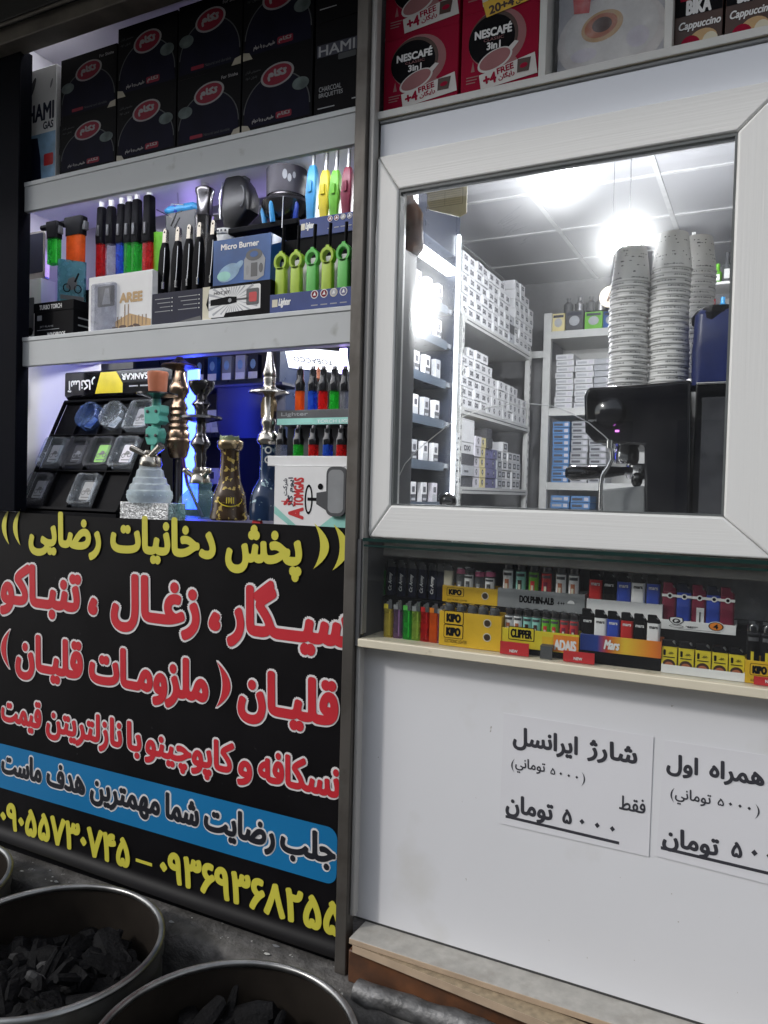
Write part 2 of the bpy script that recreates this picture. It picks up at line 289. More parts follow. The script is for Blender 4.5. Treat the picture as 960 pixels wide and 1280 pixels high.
    def text(s,t,m,x0,x1,base,h,o=(0,0,0),fr=NEG_Y,bold=0.,ref=None,lift=.0006,n=8,shear=0,fit=False,flip=False):
        """letters between x0 and x1 on the frame, h = height of the reference letter; fit stretches to the box base..base+h"""
        vs,fs,lay,a,b,c,d=glyphs(t,shear)
        if not fs: return
        if fit: sz=h/max(d-c,1e-6); z0=base-c*sz
        else:
            g=glyphs(ref or ('\u0627' if any('\u0600'<=q<='\u06ef' for q in t) else '\u06f9' if any('\u06f0'<=q<='\u06f9' for q in t) else 'H'))
            sz=h/(g[6]-g[5]); z0=base-(g[5]*sz if ref else 0)
        bw=bold*h
        if x1 is None: sx=sz; xo=x0-a*sx
        else: sx=max(1e-5,(x1-x0-2*bw))/max(b-a,1e-6); xo=x0+bw-a*sx
        ux,uz=fr; nn=(ux[1]*uz[2]-ux[2]*uz[1],ux[2]*uz[0]-ux[0]*uz[2],ux[0]*uz[1]-ux[1]*uz[0])
        sh=[(0,0)] if bold<=0 else [(bw*math.cos(2*math.pi*i/n),bw*math.sin(2*math.pi*i/n)) for i in range(n)]
        q=0
        for dx,dz in sh:
            out=[]
            for (x,y),L in zip(vs,lay):
                X,Z=xo+x*sx+dx,z0+y*sz+dz
                if flip: X,Z=x0+x1-X,2*base+h-Z
                out.append(vadd(vadd(vadd(o,ux,X),uz,Z),nn,lift+q*2.2e-5))
            s.add(out,fs,m); q+=1
    def build(s,name,parent=None,loc=None,rot=0,bevel=0,sharp=38,smooth=True):
        me=bpy.data.meshes.new(name)
        vs=s.v
        if loc is not None: vs=[(x-loc[0],y-loc[1],z-loc[2]) for x,y,z in vs]
        me.from_pydata(vs,[],s.f); me.update()
        for m in s.mats: me.materials.append(MATS[m])
        me.polygons.foreach_set('material_index',s.m)
        if smooth:
            me.polygons.foreach_set('use_smooth',[True]*len(s.f))
            try: me.set_sharp_from_angle(angle=R(sharp))
            except Exception: pass
        o=bpy.data.objects.new(name,me); C.objects.link(o)
        if loc is not None: o.location=loc
        if rot: o.rotation_euler[2]=rot
        if parent is not None: o.parent=parent
        if bevel:
            b=o.modifiers.new('bevel','BEVEL'); b.width=bevel; b.segments=2; b.limit_method='ANGLE'; b.angle_limit=R(40)
        return o
def tag(o,label,cat,group=None):
    o['label']=label; o['category']=cat
    if group: o['group']=group
    return o
def thing(name,label,cat,loc=(0,0,0),rot=0,group=None):
    o=bpy.data.objects.new(name,None); C.objects.link(o); o.location=loc; o.rotation_euler[2]=rot; o.empty_display_size=.02
    return tag(o,label,cat,group)
def struct(o): o['kind']='structure'; return o
def stuff(o): o['kind']='stuff'; return o
def part(mb,name,t,**k):
    """mesh given in world coordinates, hung under thing t"""
    loc=tuple(t.location); o=mb.build(name,t,None,**k)
    for v in o.data.vertices: v.co-=Vector(loc)
    return o
def dup(root,loc,label=None,rot=None,group=None):
    r=root.copy(); C.objects.link(r); r.location=loc
    if label: r['label']=label
    if group: r['group']=group
    if rot is not None: r.rotation_euler[2]=rot
    for ch in list(root.children):
        c=ch.copy(); C.objects.link(c); c.parent=r
        for g in list(ch.children):
            d=g.copy(); C.objects.link(d); d.parent=c
    return r
def wtext(mb,t,pl,pr,pyb,hpx,Y,m,bold=0.,ref=None,lift=.0006,n=8,shear=0):
    """a word between two sight lines on the plane Y"""
    c=(pl+pr)/2; zb=P(c,pyb,Y)[1]; zt=P(c,pyb-hpx,Y)[1]
    mb.text(t,m,P(pl,pyb-hpx/2,Y)[0],P(pr,pyb-hpx/2,Y)[0],zb,zt-zb,(0,Y,0),NEG_Y,bold,ref,lift,n,shear)
ORD=['first','second','third','fourth','fifth','sixth','seventh','eighth','ninth','tenth','eleventh','twelfth']
# ------------------------------------------------------------------ ground, step, shell of the building
def slab(name,x0,x1,y0,y1,z0,z1,m,bev=0):
    b=MB(); b.box(x0,x1,y0,y1,z0,z1,m); return b.build(name,bevel=bev)
struct(slab('ground',-40,40,-60,30,-.2,0,'asphalt'))
def step_mesh():
    b=MB(); n=60; x0,x1=-3.2,2.2; rng=random.Random(3)
    prof=[(-.060,0.0),(-.056,.44),(-.050,.462),(-.040,.470),(.0,.474),(.06,.474),(.35,.474),(.35,0)]
    rings=[]
    for i in range(n+1):
        x=x0+(x1-x0)*i/n; j=[rng.uniform(-.006,.006) for _ in prof]
        rings.append([(x,y+j[k]*(1 if k in(1,2,3) else 0),z+(j[k]*.5 if k in(2,3) else 0)) for k,(y,z) in enumerate(prof)])
    b.loft(rings,'concrete')
    for k in range(34):
        x,y=rng.uniform(-1.9,-.82),rng.uniform(-.034,.018); s_=rng.choice((.0012,.0018,.0018,.003,.005)); a=rng.uniform(-.5,.5)
        q=[(x+s_*rng.uniform(.6,1.4)*math.cos(t)*(1.7 if s_>.004 else 1.0),y+s_*rng.uniform(.5,1.2)*math.sin(t)) for t in (0,1.1,2.0,3.1,4.2,5.2)]
        b.add([(u,v,.4752+.0004*(k%4)) for u,v in q],[tuple(range(6))],'offwhite' if k%3 else 'ash_print')
    return b.build('kerb',bevel=0)
struct(step_mesh())
struct(slab('shop_floor',-2.6,1.8,.36,3.9,.40,.50,'counter'))
b=MB(); b.box(-2.7,-2.6,.0,3.9,.474,3.0,'wall_in'); struct(b.build('wall_west'))
b=MB(); b.box(-2.7,1.9,3.8,3.9,.474,3.0,'wall_in'); struct(b.build('wall_back'))
b=MB(); b.box(1.8,1.9,.0,3.8,.474,3.0,'wall_in'); struct(b.build('wall_east'))
ce=slab('ceiling',-2.7,1.9,.10,3.9,2.95,3.05,'ceiling'); struct(ce)
# suspended ceiling bars and the ribbed light-coloured panels between them
b=MB()
for y in (.55,1.12,1.69,2.235,2.785,3.33): b.box(-2.6,1.8,y-.011,y+.011,2.943,2.949,'tbar')
for x in (-2.25,-1.66,-1.08,-.50,.08,.66,1.24): b.box(x-.011,x+.011,.12,3.8,2.942,2.948,'tbar')
struct(b.build('ceiling_grid'))
b=MB(); b.box(-14,14,-10.6,-10,0,6.2,'plaster')
for k in range(-4,5): b.box(k*3-1.2,k*3+1.2,-10,-9.96,.1,2.6,'dgrey'); b.box(k*3-.6,k*3+.6,-10,-9.97,3.6,5.0,'dark_steel')
b.box(-14.2,14.2,-10.6,-9.4,2.9,3.05,'dark_steel'); tag(b.build('opposite_building',loc=(0,-10.3,0)),'grey building with closed shutters across the street','building')
# facade above and beside
b=MB(); b.box(-3.4,2.4,.02,.10,2.80,3.5,'roughcast'); b.box(-3.4,-.62,-.60,.0195,2.80,2.95,'roughcast'); b.box(-.62,2.4,-.44,.0195,2.80,2.95,'roughcast'); tag(b.build('canopy_wall',loc=(-.5,0,2.8)),'rough grey rendered concrete canopy band above the dark steel lintel','canopy')  # slab runs on out of view, its overhang sized to shade the upper shelves
b=MB()
b.box(-3.3,-.80,-.055,.02,2.690,2.80,'dark_steel'); b.box(-3.3,-.80,-.035,.025,2.648,2.690,'brown_steel'); b.box(-3.3,-.80,-.055,-.048,2.68,2.688,'brown_steel')
tag(b.build('steel_lintel',loc=(-1.6,0,2.65),bevel=.003),'dark rusty steel lintel running above the stacked charcoal boxes','lintel')
b=MB(); b.box(-.80,2.4,.02,.10,2.66,2.80,'dark_steel'); tag(b.build('steel_lintel',loc=(.3,0,2.66),bevel=.003),'dark steel lintel above the red coffee boxes, past the post','lintel')
b=MB(); b.box(-3.3,-2.02,.02,.12,.474,2.80,'plaster'); tag(b.build('side_wall',loc=(-2.6,.05,.474)),'plain grey plaster wall beside the black cabinet post','wall')
b=MB(); b.box(.62,2.3,.02,.12,.474,2.66,'plaster'); tag(b.build('side_wall',loc=(1.4,.05,.474)),'plain grey plaster wall beyond the white window','wall')
b=MB(); b.lathe([(.002,-.032),(.018,-.028),(.022,-.012),(.021,.004),(.012,.014),(.010,.04)],'dgrey',n=16)
tag(b.build('cable_gland',loc=(P(48,62,.06)[0],.06,2.612)),'small round black fitting hanging under the steel lintel by the gas box','fitting')
# ------------------------------------------------------------------ square post between the two halves
b=MB(); b.box(-.795,-.767,0,.030,.474,2.70,'steel_post'); b.box(-.7668,-.754,.010,.032,1.2,2.70,'post_trim'); b.box(-.7668,-.757,.010,.032,.60,1.2,'post_trim')
po=b.build('steel_post',loc=(-.781,.015,.474),bevel=.0025); tag(po,'worn square steel post between the black banner and the white panel','post')
b=MB(); b.box(-2.02,-1.832,.012,.05,1.42,2.66,'black_post'); b.box(-2.02,-1.828,.008,.012,1.42,2.66,'black_post')
tag(b.build('cabinet_post',loc=(-1.92,.03,1.42),bevel=.002),'wide black upright at the outer edge of the smoking goods cabinet','post')
# ------------------------------------------------------------------ display cabinet (shelves, lining, led strips)
cab=thing('display_cabinet','open display cabinet of white shelves full of torches and hookahs','cabinet',(-1.38,.2,1.41))
def cpart(name,*boxes,bev=.0015):
    b=MB()
    for q in boxes: b.box(*q)
    return part(b,name,cab,bevel=bev)
XL,XR=-1.955,-.795
cpart('shelf',(XL,XR,.03,.044,2.232,2.298,'shelf_lip'),(XL,XR,.028,.046,2.298,2.310,'shelf_top_lip'),(XL,XR,.044,.315,2.285,2.305,'shelf_white'))
cpart('shelf',(XL,XR,.03,.044,1.815,1.882,'shelf_lip'),(XL,XR,.028,.046,1.882,1.893,'shelf_top_lip'),(XL,XR,.044,.315,1.868,1.888,'shelf_white'))
cpart('cabinet_floor',(XL,XR,.036,.40,1.395,1.412,'lining_dark'))
cpart('side_panel',(XL-.012,XL,.05,.42,1.40,2.75,'lining'))
cpart('side_panel',(XR+.001,XR+.012,.034,.30,1.42,2.70,'dgrey'))
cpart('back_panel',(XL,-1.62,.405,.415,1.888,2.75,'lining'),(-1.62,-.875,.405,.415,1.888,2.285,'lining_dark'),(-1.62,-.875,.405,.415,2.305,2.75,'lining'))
cpart('top_panel',(XL,XR,.05,.42,2.75,2.765,'lining'))
cpart('lower_front',(XL,XR,.036,.05,.52,1.395,'dgrey'))
for z,mm in ((2.283,'led_white'),(1.866,'led_white')):
    b=MB(); b.box(XL+.02,XR-.03,.055,.067,z-.007,z-.0005,mm); part(b,'led_strip',cab)
b=MB(); b.box(XL+.02,-1.70,.06,.075,2.738,2.748,'led_white'); part(b,'led_strip',cab)
# blue uprights of light at the back of the cabinet
for x0,x1,m,y in ((230,246,'led_cyan',.45),):
    b=MB(); X0,X1,_,_=rect(x0,x1,440,600,y); b.box(X0,X1,y,y+.012,1.43,1.86,m)
    lo=b.build('light_tube',loc=((X0+X1)/2,y,1.43)); tag(lo,'glowing blue light strip behind the brass hookah','light')
b=MB(); X0,X1,_,_=rect(233,245,238,285,.395); b.box(X0,X1,.388,.404,1.95,2.27,'led_violet'); tag(b.build('light_tube',loc=((X0+X1)/2,.396,1.95)),'glowing violet light strip behind the blue folding burner','light')
b=MB(); X0,X1,_,_=rect(362,378,238,285,.395); b.box(X0-.03,X1,.392,.404,2.19,2.255,'led_violet'); tag(b.build('light_tube',loc=(X0,.396,2.19)),'short violet lamp behind the round camping stove','light')
b=MB(); X0,X1,_,_=rect(385,436,190,240,.395); b.box(X0,X1,.392,.404,2.17,2.26,'lightbox'); tag(b.build('backlit_board',loc=(X0,.396,2.17)),'bright white lit panel behind the four coloured gas lighters','light')
# ------------------------------------------------------------------ banner
YS=.030
def banner():
    b=MB(); nx,nz=44,26; x0,x1=-1.99,-.797; z1,z0=1.418,.536; rng=random.Random(5)
    vs=[];fs=[]
    def bulge(x): return .002*math.sin(9*x)
    rows=[z1-(z1-z0)*k/nz for k in range(nz+1)]; prof=[(z,0,0) for z in rows]+[(z0-.010,-.003,0),(z0-.019,-.010,0),(z0-.026,-.019,0),(z0-.029,-.028,0)]
    for z,dy,_ in prof:
        for i in range(nx+1):
            x=x0+(x1-x0)*i/nx; t=max(0,min(1,(.62-z)/.1)); vs.append((x,YS+dy+.002+0.0*bulge(x),z+(.006*math.sin(2.3*x+.4)*t if z<z0+.001 else 0)+(.0025*math.sin(5*x) if z>z1-.001 else 0)))
    w=nx+1
    for k in range(len(prof)-1):
        for i in range(nx): fs.append((k*w+i,k*w+w+i,k*w+w+i+1,k*w+i+1))
    b.add(vs,fs,'banner_black')
    Y=YS+.0005
    def line(words,base,h,m,bold,outl=0):
        for s,pl,pr in words:
            # baseline and height from world z, so that a line stays level on the sheet
            X0=P(pl,base[2],YS)[0]; X1=P(pr,base[2],YS)[0]
            if outl: b.text(s,'banner_white',X0-outl*h*.6,X1+outl*h*.6,base[0],h,(0,Y,0),NEG_Y,bold+outl,None,.0002,14)
            b.text(s,m,X0,X1,base[0],h,(0,Y,0),NEG_Y,bold,None,.0014,12)
    def zb(px,py): return P(px,py,YS)[1]
    def lv(pts): return sum(zb(*q) for q in pts)/len(pts)
    # first line, yellow
    base=lv([(80,683),(350,702)]); h=abs(zb(80,643)-zb(80,683))
    line([('رضایی',36,126.5),('دخانیات',138,270),('پخش',282,378)],(base,0,690),h,'banner_yellow',.06)
    for px0,px1,fl in ((2.5,12,0),(16.5,26,0),(393,412,1),(417,437,1)):
        X0,X1=P(px0,665,YS)[0],P(px1,665,YS)[0]; hh=h*1.18
        pts=[]; sg=1 if fl else -1; xc=(X0 if fl else X1); wd=X1-X0
        for i in range(13):
            a=-1+2*i/12; pts.append((xc+sg*wd*(1-a*a),base-h*.10+hh*(a+1)/2))
        for i in range(13):
            a=1-2*i/12; pts.append((xc+sg*wd*.42*(1-a*a),base-h*.10+hh*(a+1)/2))
        b.flat(pts,'banner_yellow',(0,Y,0),NEG_Y,.0014)
    base=lv([(60,760.6),(200,776),(350,792)]); h=abs(zb(40,713)-zb(40,760))
    line([('تنبـاکو',0,101),('،',110,122),('زغـال',138.5,250),('،',261,276),('سیــگار',284,441)],(base,0,770),h,'banner_red',.065,.055)
    base=lv([(60,839),(370,897)]); h=abs(zb(45,797)-zb(45,838))
    line([('قلیـان',19,103.5),('ملزومـات',111,261),('قلیـان',297.5,424)],(base,0,860),h,'banner_red',.065,.055)
    for px0,px1,fl in ((1,12,0),(271,288.6,1)):
        X0,X1=P(px0,850,YS)[0],P(px1,850,YS)[0]; hh=h*1.2
        for m,gr,lf in (('banner_white',.0035,.0004),('banner_red',0,.0014)):
            pts=[]; sg=1 if fl else -1; xc=(X0 if fl else X1); wd=X1-X0
            for i in range(13):
                a=-1+2*i/12; pts.append((xc+sg*(wd*(1-a*a)+gr),base-h*.12-gr+(hh+2*gr)*(a+1)/2))
            for i in range(13):
                a=1-2*i/12; pts.append((xc+sg*(wd*.42*(1-a*a)-gr),base-h*.12-gr+(hh+2*gr)*(a+1)/2))
            b.flat(pts,m,(0,Y,0),NEG_Y,lf)
    base=lv([(26,903),(165,936),(365,985)]); h=abs(zb(165,903)-zb(165,936))
    line([('قیمت',1,51.5),('نازلتریتن',57,152.6),('با',158,177),('کاپوچینو',181,293),('و',297,316),('نسکافه',323,426)],(base,0,945),h,'banner_red',.055,.07)
    # blue band
    zt=lv([(0,928),(230,989)]); zo=lv([(60,999),(230,1053),(400,1104)]); X1=P(421,1070,YS)[0]
    b.flat(rr(-1.925,X1,zo,zt,.025,6),'banner_blue',(0,Y,0),NEG_Y,.0001)
    base=lv([(40,967),(210,1024),(380,1076)]); h=abs(zb(210,994)-zb(210,1024))
    line([('ماست',1,51.5),('هدف',57.5,106),('مهمترین',112,200),('شما',206.5,249),('رضایت',255,344.6),('جلب',351,421)],(base,0,1020),h,'ink_black',.055,.075)
    base=lv([(10,1032),(347,1148)]); h=abs(zb(347,1110)-zb(347,1148))
    line([('۰۹۰۵۵۷۳۰۷۴۵'[::1],0,162.5),('۰۹۳۶۹۳۶۸۲۵۵',200,430)],(base,0,1085),h,'banner_yellow',.06)
    b.flat(sq(P(170,1075,YS)[0],P(190.5,1075,YS)[0],base+h*.30,base+h*.42),'banner_yellow',(0,Y,0),NEG_Y,.0014)
    o=b.build('banner_sign',loc=(-1.39,YS,.51)); tag(o,'black banner with yellow and red Persian lettering and a blue band','banner')
banner()
b=MB(); b.box(-1.99,-.80,.034,.048,.474,.52,'black'); tag(b.build('banner_shadow_strip',loc=(-1.39,.04,.474)),'black strip painted as the shadow under the curled banner edge','rail')  # black strip stands in for the dark shadow gap below the banner
# ------------------------------------------------------------------ window with white embossed frame
ZT,ZB,XW0,XW1=2.192,1.404,-.751,.008; xi0,xi1,zi0,zi1=-.701,-.0705,1.4725,2.117
win=thing('service_window','white wood-grained service window over the glass lighter case','window',(-.37,.03,ZB))
def stile(pts,m,inner):
    b=MB(); b.prism(pts,.022,.066,m); o=part(b,'window_frame',win,bevel=.004); return o
xo1=.008
stile([(XW0,ZB),(xi0,zi0),(xi0,zi1),(XW0,ZT)],'pvc_v',0); stile([(xo1,ZT),(xi1,zi1),(xi1,zi0),(xo1,ZB)],'pvc_v',0)
stile([(XW0+.0006,ZT),(xi0+.0006,zi1+.0006),(xi1-.0006,zi1+.0006),(xo1-.0006,ZT)],'pvc_h',0); stile([(XW0+.0006,ZB),(xo1-.0006,ZB),(xi1-.0006,zi0-.0006),(xi0+.0006,zi0-.0006)],'pvc_h',0)
b=MB()
for q in ((xi0,xi0+.004,zi0,zi1),(xi1-.004,xi1,zi0,zi1),(xi0+.004,xi1-.004,zi1-.005,zi1),(xi0+.004,xi1-.004,zi0,zi0+.003)): b.box(q[0],q[1],.0255,.046,q[2],q[3],'gasket')
part(b,'gasket',win)
b=MB(); b.add([(xi0+.001,.031,zi0+.001),(xi1-.001,.031,zi0+.001),(xi1-.001,.031,zi1-.001),(xi0+.001,.031,zi1-.001)],[(0,1,2,3)],'window_pane'); part(b,'pane',win)
b=MB(); rng=random.Random(31)
for k in range(9):
    x,y=622+rng.uniform(0,34),276+rng.uniform(0,30); L=rng.uniform(12,34); a=R(rng.uniform(-48,-20)); q=[]
    for s_,tt in ((-1,0),(-1,1),(1,1),(1,0)): q.append(P(x+L*tt*math.cos(a)-s_*.7*math.sin(a)*(1-.6*tt),y+L*tt*math.sin(a)+s_*.7*math.cos(a)*(1-.6*tt),.0305))
    b.flat(q,'t_tape',(0,.0306,0),NEG_Y,.0002)
part(b,'tape_residue',win)
# next fixed light, beyond the picture
b=MB()
for q in ((.012,.09,ZB,ZT),(.53,.61,ZB,ZT),(.09,.53,ZT-.075,ZT),(.09,.53,ZB,ZB+.07)): b.box(q[0],q[1],.024,.066,q[2],q[3],'pvc_v')
w2=b.build('fixed_window',loc=(.31,.04,ZB),bevel=.004); tag(w2,'second white framed window beside the service window','window')
b=MB(); b.box(.09,.53,.044,.048,ZB+.07,ZT-.075,'window_pane'); part(b,'pane',w2)
# fascia and coffee shelf over the window
b=MB(); b.box(-.752,.61,.034,.07,2.194,2.262,'pvc_smooth'); b.box(-.752,.61,.030,.07,2.262,2.2695,'grey')
tag(b.build('fascia_board',loc=(-.07,.05,2.194),bevel=.002),'glossy white fascia board between the window frame and coffee shelf','fascia')
b=MB(); b.box(-.755,.61,.026,.42,2.270,2.284,'cream_edge'); b.box(-.755,.61,.024,.026,2.2695,2.2845,'offwhite')
tag(b.build('coffee_shelf',loc=(-.07,.2,2.268),bevel=.0015),'white shelf board carrying the coffee boxes above the window','shelf')
# ------------------------------------------------------------------ lighter case under the window
ZL=1.193
case=thing('lighter_case','low glass fronted case filled with lighters under the window','display case',(-.37,.15,ZL))
b=MB(); b.box(-.757,.61,-.002,.24,ZL-.017,ZL,'cream_edge'); part(b,'base_board',case,bevel=.002)
b=MB(); b.box(-.752,.61,.004,.20,1.3965,1.4025,'case_pane'); b.box(-.752,.61,.001,.0039,1.396,1.403,'glass_edge'); b.box(-.752,.61,.005,.0075,1.385,1.389,'glass_edge'); part(b,'top_glass',case)
b=MB(); b.box(-.752,.61,.0082,.0112,ZL+.001,1.383,'case_pane'); part(b,'front_glass',case)
b=MB(); b.box(-.757,.61,.24,.25,ZL-.017,1.40,'lining'); part(b,'back_panel',case)
b=MB(); b.box(-.752,.61,.098,.238,ZL+.0005,ZL+.078,'black'); part(b,'riser',case,bevel=.002)
b=MB(); b.box(-.766,-.757,.004,.24,ZL-.017,1.40,'dgrey'); part(b,'side_panel',case)
# ------------------------------------------------------------------ white panel with price papers, taped up
b=MB(); b.box(-.80,.61,.05,.075,.575,ZL-.0175,'panel'); b.box(-.80,.61,.0495,.0502,.574,.578,'seam')
tag(b.build('front_panel',loc=(-.1,.06,.58)),'plain white laminate panel below the lighter case','panel')
def paren(b,pl,pr,yt,yb,Y,fl):
    X0,X1=P(pl,(yt+yb)/2,Y)[0],P(pr,(yt+yb)/2,Y)[0]; Z0,Z1=P((pl+pr)/2,yb,Y)[1],P((pl+pr)/2,yt,Y)[1]; sg=1 if fl else -1; xc=X0 if fl else X1; wd=X1-X0
    pts=[(xc+sg*wd*(1-a*a),Z0+(Z1-Z0)*(a+1)/2) for a in [-1+2*i/10 for i in range(11)]]+[(xc+sg*wd*.62*(1-a*a),Z0+(Z1-Z0)*(a+1)/2) for a in [1-2*i/10 for i in range(11)]]
    b.flat(pts,'ink',(0,Y,0),NEG_Y,.0004)
def dot(b,x,y,r,Y):
    X,Z=P(x,y,Y); k=r*1.36/960; b.flat([(X+k*1.15,Z),(X,Z+k*1.3),(X-k*1.15,Z),(X,Z-k*1.3)],'ink',(0,Y,0),NEG_Y,.0004)
def paper(name,label,c,words,rule,dots=(),pars=(),tapes=()):
    Y=.0485; pts=[P(*q,Y) for q in c]; b=MB()
    n=10; rows=[]
    top=[(pts[0][0]+(pts[1][0]-pts[0][0])*i/n,pts[0][1]+(pts[1][1]-pts[0][1])*i/n) for i in range(n+1)]
    bot=[(pts[3][0]+(pts[2][0]-pts[3][0])*i/n,pts[3][1]+(pts[2][1]-pts[3][1])*i/n) for i in range(n+1)]
    R_=[]
    for k in range(9):
        t=k/8; lift=-.0004*max(0,(abs(t-.5)-.40)/.10)
        R_.append([(a[0]+(q[0]-a[0])*t,Y+lift,a[1]+(q[1]-a[1])*t) for a,q in zip(top,bot)])
    b.loft([[p for p in r]+[(p[0],p[1]+.0003,p[2]) for p in reversed(r)] for r in R_],'paper')
    Yt=Y-.0002
    for w in words: wtext(b,w[0],w[1],w[2],w[3],w[4],Yt,'ink',w[5],None,.0004,8)
    if rule:
        q=[P(*r,Yt) for r in rule]; b.flat(q[::-1],'ink',(0,Yt,0),NEG_Y,.0004)
    for x,y,r in dots: dot(b,x,y,r,Yt)
    for q in pars: paren(b,*q[:4],Yt,q[4])
    for (px_,py_),rt in tapes:
        X_,Z_=P(px_,py_,Yt); Mt=Matrix.Translation((X_,Yt-.0006,Z_))@Matrix.Rotation(R(rt),4,'Y'); b.M=Mt; b.box(-.022,.022,-.0003,0,-.0075,.0075,'t_tape'); b.M=None
    xm=sum(p[0] for p in pts)/4; zm=min(p[1] for p in pts)
    o=b.build(name,loc=(xm,Y,zm)); tag(o,label,'notice')
    return o,pts
p1,_=paper('price_notice','white paper price notice whose big sum has three zeros',[(630,891),(817,921),(811,1071),(624,1029)],
 [('ایرانسل',641,722.7,936,21,.05),('شارژ',734,797,949,21,.05),('توماني',644,681.6,961.5,12,.02),('۵',688,694,968,8,.02),
  ('تومان',632,691.7,1019,21,.05),('۵',703,715,1029,17,.05),('فقط',774,807,1014,17,.025)],[(632,1018.5),(774,1052),(774,1055.8),(632,1022)],[(727.5,1027,2.9),(746.5,1031.5,2.9),(765.5,1036,2.9),(701,967,1.6),(711,969.5,1.6),(721,971.5,1.6)],[(639,643.2,948,965,0),(727,731.3,965,983,1)],[])
p2,_=paper('price_notice','white paper price notice beside it, bold headline cut at its outer edge',[(831,925),(1010,952),(1010,1118),(820,1070)],
 [('اول',833,873,965,20,.05),('همراه',886.5,956,976,21,.05),('توماني',843.6,889,1001,13,.02),('۵',897,905,1007,9,.02),
  ('تومان',827.7,899,1062,22,.05),('۵',914,928,1071,18,.05),('فقط',996,1008,1048,14,.025)],[(826,1057.5),(1000,1099),(1000,1103),(826,1061.5)],[(943,1066,3.1),(962,1070,3.1),(981,1075,3.1),(913,1005,1.7),(925,1007.5,1.7),(936.5,1010.5,1.7)],[(838,843,984,1003,0),(944,949.5,1005,1024,1)],[])
# ------------------------------------------------------------------ sill, loose plank, brown beam and wrapped pipe at the foot of the panel
b=MB(); b.box(-.748,.61,-.022,.0495,.562,.574,'sill_white'); b.box(-.748,.61,-.0232,-.022,.5625,.5735,'plank_edge')
tag(b.build('window_sill',loc=(-.1,.0,.56),bevel=.0015),'stained white sill board along the foot of the panel','sill')
b=MB(Matrix.Translation((-.740,-.012,.5455))@Matrix.Rotation(R(-5.2),4,'Z')); b.box(0,1.2,-.008,.03,0,.0155,'chipboard'); b.box(0,1.2,-.0092,-.008,.0,.0155,'plank_edge')
tag(b.build('loose_plank',loc=(-.74,-.012,.545)),'loose tan plank pushed skew under the white sill','plank')
b=MB(); b.box(-.755,.61,-.012,.06,.474,.542,'beam_brown'); tag(b.build('wooden_beam',loc=(-.1,.02,.474),bevel=.003),'glossy brown beam under the sill boards','beam')
b=MB(); rng=random.Random(2); b.tube([(-.722+.03*i,-.034+rng.uniform(-.0015,.0015),.478+.0008*i+rng.uniform(-.0015,.0015)) for i in range(45)],[.0225+rng.uniform(-.0016,.0016) for i in range(45)],'foil',14)
tag(b.build('wrapped_pipe',loc=(-.1,-.034,.48)),'foil wrapped pipe lying along the step before the brown beam','pipe')
